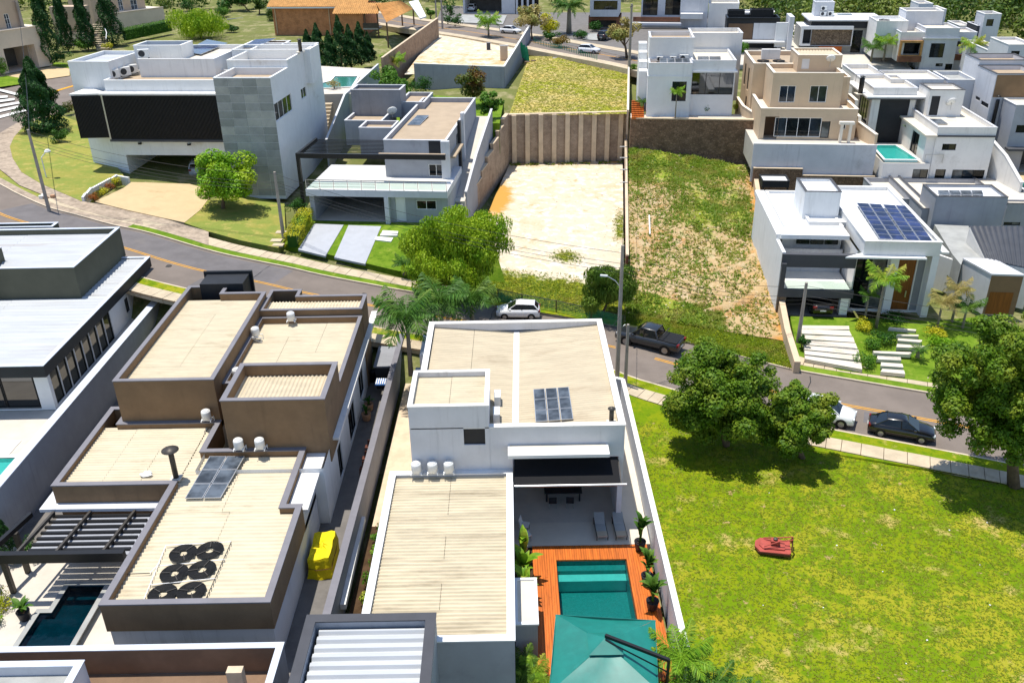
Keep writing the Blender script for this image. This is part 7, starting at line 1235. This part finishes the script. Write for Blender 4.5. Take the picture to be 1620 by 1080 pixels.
def car(name,label,kind,paint,loc,rz,group=None):
    L,W_,body,cab,wx,wr=KIND[kind]; t=thing(name,label,'car' if kind!='pickup' else 'pickup truck',loc,rz,group); mb=MB(); zb=.24 if kind!='pickup' else .38
    if kind=='suv': zb=.3
    def ring(x,z,h): 
        zm=zb+(z-zb)*.55; return [(x,-h*.9,zb),(x,-h,zb+.16),(x,-h*1.0,zm),(x,-h*.94,z),(x,-h*.5,z+.035),(x,h*.5,z+.035),(x,h*.94,z),(x,h*1.0,zm),(x,h,zb+.16),(x,h*.9,zb)]
    loft(mb,[ring(*s) for s in body]); mb.build('body',paint,t,True,False)
    # cabin: glass prism with painted roof and pillars
    mb=MB()
    belt=[np.interp(x,[b[0] for b in body],[b[1] for b in body]) for x,*_ in cab]
    g=[[(x,-hb,bz-.02),(x,-hr if z>bz+.1 else -hb*.98,max(z,bz+.005)),(x,hr if z>bz+.1 else hb*.98,max(z,bz+.005)),(x,hb,bz-.02)] for (x,z,hb,hr),bz in zip(cab,belt)]
    loft(mb,g); mb.build('windows','car_glass',t,False,False)
    mb=MB(); rf=[(x,z,hr) for x,z,hb,hr in cab[1:-1]]; loft(mb,[[(x,-h*1.02,z-.03),(x,-h*.96,z+.02),(x,-h*.5,z+.05),(x,h*.5,z+.05),(x,h*.96,z+.02),(x,h*1.02,z-.03)] for x,z,h in [(rf[0][0]-.05,rf[0][1]-.03,rf[0][2])]+rf]); mb.build('roof_panel',paint,t,True,False)
    for s in (-1,1):
        (x0,z0,b0,r0),(x1,z1,b1,r1)=cab[0],cab[1]; MB().beam((x0,s*b0*1.0,belt[0]),(x1,s*r1*1.02,z1),.12,.05).build('rear_pillar',paint,t,world=False)
        (x3,z3,b3,r3),(x4,z4,b4,r4)=cab[-2],cab[-1]; MB().beam((x3,s*r3*1.02,z3),(x4,s*b4*1.0,belt[-1]),.07,.05).build('front_pillar',paint,t,world=False)
        xm=(cab[1][0]+cab[-1][0])/2-.1; zz=np.interp(xm,[c[0] for c in cab],[c[1] for c in cab]); bb=np.interp(xm,[b[0] for b in body],[b[1] for b in body]); MB().beam((xm,s*cab[2][2]*1.01,bb),(xm-.05,s*cab[2][3]*1.03,zz),.07,.04).build('middle_pillar','trim_black',t,world=False)
        MB().box(cab[-1][0]-.35,min(s*.86,s*1.04)*W_/1.75,belt[-1]+.02,cab[-1][0]-.18,max(s*.86,s*1.04)*W_/1.75,belt[-1]+.16).build('wing_mirror',paint,t,world=False)
        xf,zf,hf=body[-2]; MB().box(xf-.12,min(s*hf*.55,s*hf*.97),zf-.16,xf+.1,max(s*hf*.55,s*hf*.97),zf-.02).build('headlight','lamp_clear',t,world=False)
        xr,zr,hr_=body[1]; MB().box(xr-.13,min(s*hr_*.62,s*hr_*.98),zr-.22,xr+.03,max(s*hr_*.62,s*hr_*.98),zr-.03).build('tail_light','lamp_red',t,world=False)
        for x in (-wx,wx):
            w_=MB(); y=s*(W_/2-.1); n=18; mb=MB(); prof=[(wr,-.1),(wr,.1)]
            mb.tube([(x,y-.1,wr),(x,y+.1,wr)],wr,18); o=mb.build('wheel','tyre',t,False,False); MB().tube([(x,y+s*.09,wr),(x,y+s*.115,wr)],wr*.64,14).build('rim','rim',o,world=False)
            a=MB(); a.tube([(x,s*(W_/2-.32),wr),(x,s*(W_/2+.008),wr)],wr*1.16,18); a.build('wheel_arch','trim_black',t,world=False)
    xr=body[0][0]; MB().box(xr-.03,-.26,zb+.22,xr+.02,.26,zb+.34).build('number_plate','plate',t,world=False); xf=body[-1][0]; MB().box(xf-.06,-.5,zb+.1,xf+.02,.5,zb+.26).build('grille','trim_black',t,world=False)
    if kind=='pickup':
        MB().box(-2.5,-.84,1.08,-1.02,.84,1.16).build('bed_cover','trim_black',t,world=False); 
        for s in (-1,1): MB().tube([(-1.0,s*.8,1.15),(-1.25,s*.72,1.5),(-1.3,s*.7,1.55)],.035,6).build('roll_bar','steel_dark',t,world=False)
        MB().tube([(-1.3,-.7,1.55),(-1.3,.7,1.55)],.035,6).build('roll_bar','steel_dark',t,world=False)
    return t
def heading(a,b): return math.atan2(b[1]-a[1],b[0]-a[0])
def road_dir(x): i=min(range(len(FE)-1),key=lambda i:abs(FE[i][0]-x)); d=FE[i+1]-FE[i]; return math.atan2(d[1],d[0])
q=S(1027,547); car('pickup_truck','dark graphite pickup parked on the far side of the street','pickup','car_graphite',(q[0],q[1],zs(q[0])),road_dir(q[0])+math.pi).scale=(1.1,)*3
q=S(820,501); car('hatchback','white hatchback parked by the sand lot fence','hatch','car_white',(q[0],q[1],zs(q[0])+.05),road_dir(q[0])+math.pi+R(8))
q=S(1424,687); car('sedan','black sedan parked before the lawn','sedan','car_black',(q[0],q[1],zs(q[0])),road_dir(q[0]))
q=S(1302,662); car('suv','white car nose showing behind the smaller leafy tree','suv','car_white',(q[0],q[1],zs(q[0])),road_dir(q[0]))
q=lo.xy(7.2,3.2); car('sedan','silver car standing in the wide garage of the corner house','suv','car_silver',(q[0],q[1],5.06),R(100)); q=lo.xy(9.6,3.6); car('hatchback','dark car at the back of the corner house garage','suv','car_black',(q[0],q[1],5.06),R(98))
q=lf.xy(4.0,1.6); car('pickup_truck','black truck in the garage of the solar roofed house','pickup','car_black',(q[0],q[1],.51),R(90-YS))
q=P(932,84,9.7); car('hatchback','white hatchback parked beside the upper lawn','hatch','car_white',tuple(q),R(-28)); q=P(958,62,9.9); car('suv','dark car on the far driveway before the grey cube house','suv','car_black',tuple(q),R(60)); q=P(808,53,9.72); car('sedan','white sedan parked on the upper street behind the grey wall','sedan','car_white',tuple(q),R(-30)); q=P(748,17,10.0); car('suv','white car in the far wide garage','suv','car_white',tuple(q),R(80))
# poles and wires
def pole(label,base,h,r=.16,arm=None,group=None,cross=True,face=0):
    t=thing('utility_pole',label,'utility pole',base,0,group); b=np.array(base,float); MB().tube([b-[0,0,.3],b+[0,0,h]],[r*1.25,r*.8],8).build('shaft','pole_concrete',t)
    d=np.array([math.cos(face),math.sin(face),0])
    if cross: MB().beam(b+[0,0,h-.5]-d*.9,b+[0,0,h-.5]+d*.9,.1,.12).build('cross_arm','pole_concrete',t)
    for k in (-.8,-.3,.3,.8): 
        if cross: p=b+[0,0,h-.44]+d*k; MB().lathe(p,[(.05,0),(.07,.06),(.04,.16)],8).build('insulator','steel_dark',t)
    if arm:
        a=np.array([math.cos(arm[0]),math.sin(arm[0]),0]); p0=b+[0,0,arm[2]]; p1=p0+a*arm[1]+[0,0,.9]; MB().tube([p0,p0*.6+p1*.4+[0,0,.2],p1],.035,6).build('lamp_arm','steel',t); e=a; MB().beam(p1-e*.05,p1+e*.5,.2,.1).build('lamp_head','lamp_clear',t)
    return t
pb_=[]
def polept(x,y,zb,ty): z=up(x,y,zb,ty); p=P(x,y,zb); return p,z-zb
p0,h0=polept(88,372,3.6,205); pole('tall dark pole behind the white metal roof at left',tuple(p0),h0,.17,None,cross=False); MB_t=[p0+[0,0,h0-.3]]
p1=S(449,378,.1); h1=up(449,378,p1[2],272)-p1[2]; pole('leaning grey pole between cream and grey driveways',tuple(p1),h1,.16,None,cross=False); p2=S(976,602,.1); h2=up(976,602,p2[2],388)-p2[2]; pole('tall grey street pole with lamp arm behind the middle house',tuple(p2),h2,.15,(R(165),1.1,h2*.7),face=R(60),cross=False); p3=S(989,610,.1); h3=up(989,610,p3[2],513)-p3[2]; pole('short grey pole right of the tall street pole',tuple(p3),h3,.13,None,cross=False); p4=S(1262,543,.2); h4=up(1262,543,p4[2],447)-p4[2]; pole('pale pole at the driveway of the solar roofed house',tuple(p4),h4,.16,None,cross=False)
p5=P(52,105,8.4); h5=up(52,105,8.4,2)-8.4; pole('brown pole before the salmon mansion garage',tuple(p5),h5,.3,None,cross=False); p6=P(995,112,9.6); pole('far grey pole behind the leaning tree',tuple(p6),10,.2,None,face=R(70)); p7=P(691,42,9.8); pole('left far pole by the upper street',tuple(p7),8,.16,None); p8=P(700,45,9.8); pole('right far pole by the upper street',tuple(p8),8,.18,None)
SLm=thing('street_lamp','small white street lamp on the corner lawn','street lamp',S(74,283)); b=S(74,283); hl=up(74,283,b[2],241)-b[2]; MB().tube([b,b+[0,0,hl*.8],b+[.6,.2,hl]],.07,6).build('mast','ac_white',SLm); MB().lathe(b+[.75,.25,hl-.05],[(.35,0),(.36,.1),(.2,.3),(.02,.34)],12).build('lamp_head','ac_white',SLm)
def wire(a,b,sag,label,group,r=.018):
    a,b=np.array(a,float),np.array(b,float); n=14; pts=[a+(b-a)*i/n-[0,0,sag*4*(i/n)*(1-i/n)] for i in range(n+1)]; o=MB().tube(pts,r,4,False).build('power_line','cable'); tag(o,label,'cable',group)
A_=[p0+[0,0,h0-.2],p1+[0,0,h1-.2],p2+[0,0,h2-.6],p4+[0,0,h4-.3],np.array([70.,44.,8.])]
for k in range(4):
    dz=np.array([.12*k,.1*k,-.42*k-(.5 if k else 0)])
    for i in range(4): wire(A_[i]+dz,A_[i+1]+dz,.9,['top','second','third','lowest'][k]+' of four street cables '+['from the dark left pole to the leaning pole','from the leaning pole to the tall street pole','from the tall street pole to the pale driveway pole','from the pale driveway pole to the right border'][i],'street cables')
for k in range(2): wire(p5+[0,0,h5-.5-.5*k],p0+[0,0,h0-.4-.3*k],1.2,['upper','lower'][k]+' thin cable from the mansion pole to the dark pole','mansion cables')
wire(p2+[0,0,h2*.5],np.array([7,58,6.8]),.3,'service cable from the tall pole to the middle house','service cables'); wire(p2+[0,0,h2*.75],p6+[0,0,9.5],2.0,'long cable from the tall pole to the far pole','far cables')
# fence of the sand lot
FN=thing('mesh_fence','green netted fence along the front of the sand lot','fence',S(790,470,.2)); fp=[(788,478),(826,486),(880,496),(935,508),(985,520)]
pts=[S(x,y,.15) for x,y in fp]
for i,p in enumerate(pts):
    MB().tube([p-[0,0,.1],p+[0,0,1.35]],.05,6).build('post','steel_dark',FN)
    if i<4:
        q=pts[i+1]; MB().tube([p+[0,0,1.3],q+[0,0,1.3]],.03,5).build('rail','steel_dark',FN); mb=MB()
        for k in range(28): a=p+(q-p)*k/28; mb.beam(a+[0,0,.05],a+[0,0,1.28],.03,.01)
        for k in range(8): mb.beam(p+[0,0,.1+k*.16],q+[0,0,.1+k*.16],.012,.03)
        tag(mb.build('netting','net_green',FN),kind='stuff')
FN2=thing('debris_net','green netting sheet hung along the upper lawn street edge','fence',P(870,82,9.4)); mb=MB(); pts=[P(x,y,9.5) for x,y in [(845,70),(870,78),(888,80),(915,88),(944,98)]]
for a,b in zip(pts[:-1],pts[1:]):
    for k in range(10): 
        p=a+(b-a)*k/10; mb.beam(p,p+[0,0,1.0],.12,.01)
tag(mb.build('netting','net_green',FN2),kind='stuff'); 
for p in pts: MB().tube([p,p+[0,0,1.2]],.06,5).build('post','net_green',FN2)
# rubble on the upper lawn
for k,(x,y,m,sz) in enumerate([(852,86,'concrete_dark',.9),(862,83,'cloth_dark',.7),(868,90,'walk',1.0),(846,100,'bark',1.3),(870,96,'concrete',1.0)]):
    p=P(x,y,8.9); t=thing('rubble_heap',['dark rubble heap at the upper lawn corner','black sacks on the upper lawn corner','pale sand heap on the upper lawn','loose boards lying on the upper lawn','broken slab lying on the upper lawn'][k],'rubble',p)
    for j in range(5): a=rng.uniform(-sz,sz,2); s=rng.uniform(.25,.6); MB().prism([(p[0]+a[0]+s*math.cos(c)*rng.uniform(.7,1.2),p[1]+a[1]*.6+s*math.sin(c)) for c in np.linspace(0,5.2,6)],p[2]-.1,p[2]+rng.uniform(.1,.45)).build('lump',m,t)
for k,x in enumerate((828,832,836)):
    p=P(x,92+k*4,8.9); t=thing('leaning_board',['left','middle','right'][k]+' green board leaning on the grey upper lot wall','board',p); MB().beam(p,p+[-.4,.2,2.6],.5,.06,(0,1,0)).build('board','net_green',t)
# big parasol over the pool
UM=thing('cantilever_umbrella','square teal cantilever umbrella over the lower end of the pool','umbrella',(7.6,31.2,.2)); c=[P(*q,2.75)[:2] for q in [(868,1096),(1042,1092),(1037,980),(879,971)]]; ap=(np.mean([v[0] for v in c]),np.mean([v[1] for v in c]),3.4)
for i in range(4):
    a,b=c[i],c[(i+1)%4]; mb=MB(); N=8; K=8; vv=[]
    for u in range(N+1):
        for v in range(K+1):
            e=a*(1-v/K)+b*v/K; f=u/N; s=math.sin(math.pi*v/K)*.16*f*f; p=np.array([*(np.array(ap[:2])*(1-f)+e*f),ap[2]+(2.75-ap[2])*f-s-.03*math.sin(9*v/K+f*5)*f*(1-f)*2]); vv.append(p)
    mb.v=[tuple(p) for p in vv]; mb.f=[(u*(K+1)+v,u*(K+1)+v+1,(u+1)*(K+1)+v+1,(u+1)*(K+1)+v) for u in range(N) for v in range(K)]; mb.build('canopy_panel','canvas_teal',UM,True)
    mb=MB(); mb.prism([a,b,b*.99+np.array(ap[:2])*.01,a*.99+np.array(ap[:2])*.01],2.6,2.74); mb.build('valance','canvas_teal',UM); MB().tube([(ap[0],ap[1],ap[2]-.12),(*a,2.66)],.03,5).build('rib','steel_dark',UM)
mb=MB(); q=np.array(ap); mb.prism([q[:2]+np.array(d)*.75 for d in ((-1,-1),(1,-1),(1,1),(-1,1))],[3.26]*4,[3.28]*4); 
mb=MB(); top=(q[0],q[1],3.72); cc=[(q[0]+d[0]*.8,q[1]+d[1]*.7,3.34) for d in ((-1,-1),(1,-1),(1,1),(-1,1))]
for i in range(4): mb.poly([cc[i],cc[(i+1)%4],top])
mb.build('vent_cap','canvas_teal',UM); po=np.array([*P(1058,1046,3.85)[:2],.1]); MB().tube([po,po+[0,0,3.9]],.07,8).build('mast','black_metal',UM); MB().beam((top[0],top[1],3.85),po+[0,0,3.85],.14,.16).build('arm','black_metal',UM); MB().beam((top[0],top[1]-.1,3.66),po+[0,0,3.1],.05,.05).build('strut','black_metal',UM); MB().box(po[0]-.45,po[1]-.45,.05,po[0]+.45,po[1]+.45,.16).build('base','concrete_dark',UM)
# loungers, chair, table on the patio
def lounger(label,p,rz):
    t=thing('sun_lounger',label,'sun lounger',p,rz,'sun loungers on the patio'); 
    for s in (-1,1): MB().beam((s*.33,-.95,.3),(s*.33,.95,.3),.05,.06).build('side_rail','steel_dark',t,world=False)
    for x,y in ((-.33,-.85),(.33,-.85),(-.33,.7),(.33,.7)): MB().box(x-.025,y-.025,0,x+.025,y+.025,.3).build('leg','steel_dark',t,world=False)
    mb=MB(); mb.box(-.31,-.95,.31,.31,.25,.35); mb.build('seat_sling','concrete',t,world=False); MB().beam((0,.25,.33),(0,.98,.68),.62,.035).build('backrest_sling','concrete',t,world=False); MB().box(-.31,-.95,.352,.31,-.45,.37).build('foot_pad','walk',t,world=False)
for k,x in enumerate((5.2,6.35)): lounger(['left','right'][k]+' grey sun lounger on the patio tiles',(x,43.0,.21),R(2))
TB=thing('dining_table','dark dining table in the shade under the awning','table',(3,46.4,.2)); MB().box(1.9,45.9,.9,4.3,47.1,.97).build('top','charcoal',TB)
for x,y in ((2.0,46.0),(4.1,46.0),(2.0,46.9),(4.1,46.9)): MB().box(x,y,.2,x+.1,y+.1,.9).build('leg','charcoal',TB)
def chair(label,p,rz,m='offwhite'):
    t=thing('patio_chair',label,'chair',p,rz,'patio chairs'); MB().box(-.25,-.25,.42,.25,.25,.48).build('seat',m,t,world=False); MB().beam((0,.24,.46),(0,.34,.95),.48,.05).build('backrest',m,t,world=False)
    for x,y in ((-.22,-.22),(.22,-.22),(-.22,.22),(.22,.22)): MB().box(x-.02,y-.02,0,x+.02,y+.02,.42).build('leg','steel',t,world=False)
for k,(x,y,a) in enumerate([(.6,43.2,75),(.65,42.3,110)]): chair(['back','front'][k]+' white chair at the left edge of the patio',(x,y,.21),R(a))
for k,(x,y,a) in enumerate([(2.4,45.5,180),(3.5,45.5,175),(2.4,47.5,0),(3.6,47.5,5)]): chair(['front left','front right','back left','back right'][k]+' dark chair at the shaded dining table',(x,y,.21),R(a),'charcoal')
# red mower deck on the lawn
p=P(1222,868,.0); MW=thing('mower_deck','red rusty mower deck lying on the big lawn','mower',p,R(-12)); 
ring=[(-1.05,-.1),(-.75,-.62),(.9,-.62),(1.0,-.5),(1.0,.55),(-.7,.62),(-1.0,.35)]
mb=MB(); mb.prism(ring,.06,[.2,.22,.26,.26,.3,.26,.22]); mb.prism([(x*.72-.05,y*.62) for x,y in ring],.2,[.3,.3,.36,.36,.4,.36,.3]); mb.build('deck','mower_red',MW,world=False); MB().box(-.9,-.64,.05,.95,-.6,.2).build('skirt','rust_brown',MW,world=False); MB().box(-.15,-.15,.43,.35,.2,.68).build('gear_box','mower_red',MW,world=False); MB().lathe((.1,.02,.68),[(.13,0),(.13,.12),(.05,.16)],10).build('spindle','steel_dark',MW,world=False)
for y in (-.45,.45): MB().tube([(-.55,y*.9,.44),(.3,y*.4,.75),(1.05,y*.3,.95)],.035,6).build('hitch_bar','mower_red',MW,world=False)
MB().beam((1.05,-.4,.3),(1.05,0,1.05),.07,.07).build('hitch_leg','rust_brown',MW,world=False); MB().beam((1.05,.4,.3),(1.05,0,1.05),.07,.07).build('hitch_leg','mower_red',MW,world=False); MB().tube([(1.0,.55,.3),(1.15,.6,.55),(1.1,.3,.75)],.04,6).build('drive_shaft','trim_black',MW,world=False)
# yellow covered thing in the passage
YC=thing('yellow_cover','yellow tarpaulin draped over something boxy in the side passage','tarpaulin',(-11.2,40.4,.25)); mb=MB(); secs=[]; r_=np.random.default_rng(4)
for zf,sc in ((0,1.1),(.25,1.07),(.5,1.03),(.75,1.03),(1.0,1.0),(1.25,.98),(1.38,.95),(1.42,.6),(1.4,.15)):
    ring=[]
    for i in range(20):
        e=i%5; sd=i//5; c0=[(-.66,-1.2),(.66,-1.2),(.66,1.2),(-.66,1.2)]; cx,cy=[c0[sd][j]+(c0[(sd+1)%4][j]-c0[sd][j])*e/5 for j in (0,1)]; a=math.atan2(cy,cx); k=1-(.03 if e in (0,) else 0)+.02*math.sin(11*a+zf*4); ring.append((-11.2+cx*k*sc*(1+.05*math.sin(5*a+zf*3)),40.4+cy*k*sc*(1+.04*math.sin(7*a)),.25+zf*(1+.10*math.cos(a-.6)+.015*r_.normal())))
    secs.append(ring)
loft(mb,secs); mb.build('sheet','cover_yellow',YC,False); MB().tube([(x,y,.95) for x,y,z in secs[1]]+[secs[1][0][:2]+(.95,)],.02,4,False).build('tie_rope','rust_brown',YC)
# bits in the passage
CR=thing('laundry_crate','white plastic crate on the passage wall','crate',(-10.2,59.6,.3)); 
for k in range(5): MB().box(-10.55+k*.17,59.2,1.6,-10.47+k*.17,60.1,1.66).build('slat','frame_white',CR)
MB().box(-10.6,59.15,1.52,-9.75,60.15,1.6).build('tray','blue_paint',CR)
for k,y in enumerate((52.0,50.6,49.4)):
    t=thing('folding_chair',['farthest','middle','nearest'][k]+' dark red folding chair against the passage wall','chair',(-10.2,y,.25)); MB().box(-10.4,y-.2,.7,-10.0,y+.2,.74).build('seat','rust_brown',t); MB().beam((-10.05,y,.7),(-9.98,y,1.25),.4,.04,(0,1,0)).build('backrest','rust_brown',t)
    for a,b in ((-.18,-.18),(.18,-.18),(-.18,.18),(.18,.18)): MB().box(-10.2+a-.02,y+b-.02,.25,-10.2+a+.02,y+b+.02,.7).build('leg','rust_brown',t)
GB=thing('grey_shelter','grey flat topped store at the street end of the side passage','shed',(-10.2,62.5,.25)); MB().box(-10.75,60.9,.25,-9.5,65.8,2.2).build('wall','charcoal',GB); MB().box(-10.85,60.8,2.2,-9.45,65.9,2.32).build('roof','midgrey',GB)
BN=thing('litter_bin','dark bin in the side passage near the grey store','bin',(-11.2,62.2,.25)); MB().lathe((-11.2,62.2,.25),[(.28,0),(.33,.8),(.34,.85)],12).build('body','trim_black',BN,True); MB().lathe((-11.2,62.2,1.11),[(.36,0),(.3,.08),(.05,.12)],12).build('lid','trim_black',BN,True)
# clothes drier racks between the walls of the middle house
DR=thing('drying_rack','white drying rack beside the middle house wall','drying rack',(-7.6,42.2,.1))
for k in range(6): MB().tube([(-8.1+k*.14,41.2,1.1),(-8.1+k*.14,43.2,1.1)],.015,4).build('rod','frame_white',DR)
for y in (41.2,43.2): MB().beam((-8.15,y,1.1),(-7.35,y,1.1),.03,.03).build('end_bar','frame_white',DR); MB().beam((-8.1,y,1.1),(-7.4,y,.1),.03,.03).build('leg','frame_white',DR)
# small things
p=S(75,312,.2); DB=thing('rubble_heap','small heap of rubbish on the corner pavement','rubble',p)
for j in range(6): a=rng.uniform(-.6,.6,2); MB().prism([(p[0]+a[0]+.3*math.cos(c),p[1]+a[1]+.25*math.sin(c)) for c in np.linspace(0,5.2,6)],p[2]-.05,p[2]+rng.uniform(.1,.3)).build('lump',['cloth_white','cloth_dark','pot_clay'][j%3],DB)
for k,(x,y) in enumerate([(440,388),(437,381),(445,368)]): q=S(x,y,.2); o=gpoly('stepping_slab',[(q[0]-.55,q[1]-.35,q[2]+.1),(q[0]+.55,q[1]-.45,q[2]+.1),(q[0]+.6,q[1]+.3,q[2]+.1),(q[0]-.5,q[1]+.4,q[2]+.1)],'walk',skirt=.15)
WR=thing('white_rag','crumpled white cloth lying on the cream roof by the chimney pipe','cloth',c1(1000,735,4.2)); mb=MB(); q=c1(1000,735,4.2); mb.v=[(q[0]+.45*math.cos(a)*rng.uniform(.6,1.2),q[1]+.3*math.sin(a)*rng.uniform(.6,1.2),q[2]+rng.uniform(.02,.1)) for a in np.linspace(0,5.8,10)]+[(q[0],q[1],q[2]+.2)]; mb.f=[(i,(i+1)%10,10) for i in range(10)]; mb.build('cloth','cloth_white',WR)
# person by the mansion garage: one skinned body
b=P(54,93,8.7); PS=thing('person','person in white shirt and dark trousers standing by the mansion garage','person',b,R(20)); H=1.72
J=[(0,0,.95),(0,0,1.2),(0,0,1.42),(0,0,1.52),(0,.02,1.64),(.18,0,1.4),(.24,0,1.12),(.25,-.06,.86),(-.18,0,1.4),(-.24,0,1.12),(-.25,-.06,.86),(.09,0,.9),(.1,-.02,.48),(.1,.02,.07),(.11,-.14,.04),(-.09,0,.9),(-.1,-.02,.48),(-.1,.02,.07),(-.11,-.14,.04)]
Ed=[(0,1),(1,2),(2,3),(3,4),(2,5),(5,6),(6,7),(2,8),(8,9),(9,10),(0,11),(11,12),(12,13),(13,14),(0,15),(15,16),(16,17),(17,18)]
Rr=[.15,.14,.14,.06,.11,.07,.05,.035,.07,.05,.035,.1,.065,.05,.04,.1,.065,.05,.04]
me=bpy.data.meshes.new('body'); me.from_pydata(J,Ed,[]); me.materials.append(M['cloth_dark']); o=put(me,'body',PS,False); md=o.modifiers.new('skin','SKIN'); md.use_smooth_shade=True
for v,r_ in zip(me.skin_vertices[0].data,Rr): v.radius=(r_,r_*.8); 
me.skin_vertices[0].data[0].use_root=True; sb=o.modifiers.new('sub','SUBSURF'); sb.levels=1; sb.render_levels=1
mb=MB(); loft(mb,[[(math.cos(a)*w_,math.sin(a)*w_*.75,z) for a in np.linspace(0,5.65,10)] for z,w_ in ((.92,.19),(1.15,.185),(1.36,.2),(1.47,.1))]); mb.build('shirt','cloth_white',PS,True,False); mb=MB(); mb.lathe((0,.01,1.53),[(.06,0),(.105,.07),(.11,.15),(.07,.24),(.01,.26)],10); mb.build('head','skin',PS,True,False); mb=MB(); mb.lathe((0,.03,1.63),[(.115,0),(.118,.06),(.08,.15),(.01,.18)],10); mb.build('hair','cloth_dark',PS,True,False)

# loose stones and litter on the open ground, too small to count
def scatter(name,label,pts,smin,smax,m):
    mb=MB()
    for p in pts:
        s=rng.uniform(smin,smax); k=5; r_=[(p[0]+s*math.cos(6.283*i/k)*rng.uniform(.6,1.1),p[1]+s*math.sin(6.283*i/k)*rng.uniform(.6,1.1)) for i in range(k)]; mb.prism(r_,p[2]-.03,p[2]+s*rng.uniform(.4,.9))
    tag(mb.build(name,m),label,'stones',kind='stuff')
scatter('loose_stones','pale stones and clods strewn over the scrubby lot',on_grid(g2,450),.04,.14,'concrete_warm'); scatter('loose_clods','small pale clods on the sand lot',on_grid(g1,70),.04,.1,'concrete_warm'); scatter('lawn_litter','small pale litter specks on the big lawn',[q for q in on_grid(gl,60) if q[0]<42],.03,.09,'cloth_white')
p,q=P(1027,342,2.6),P(1028,372,2.2); o=MB().beam(p+[0,0,.12],q+[0,0,.12],.14,.08).build('board','offwhite'); tag(o,'white board lying on the scrubby lot','board')
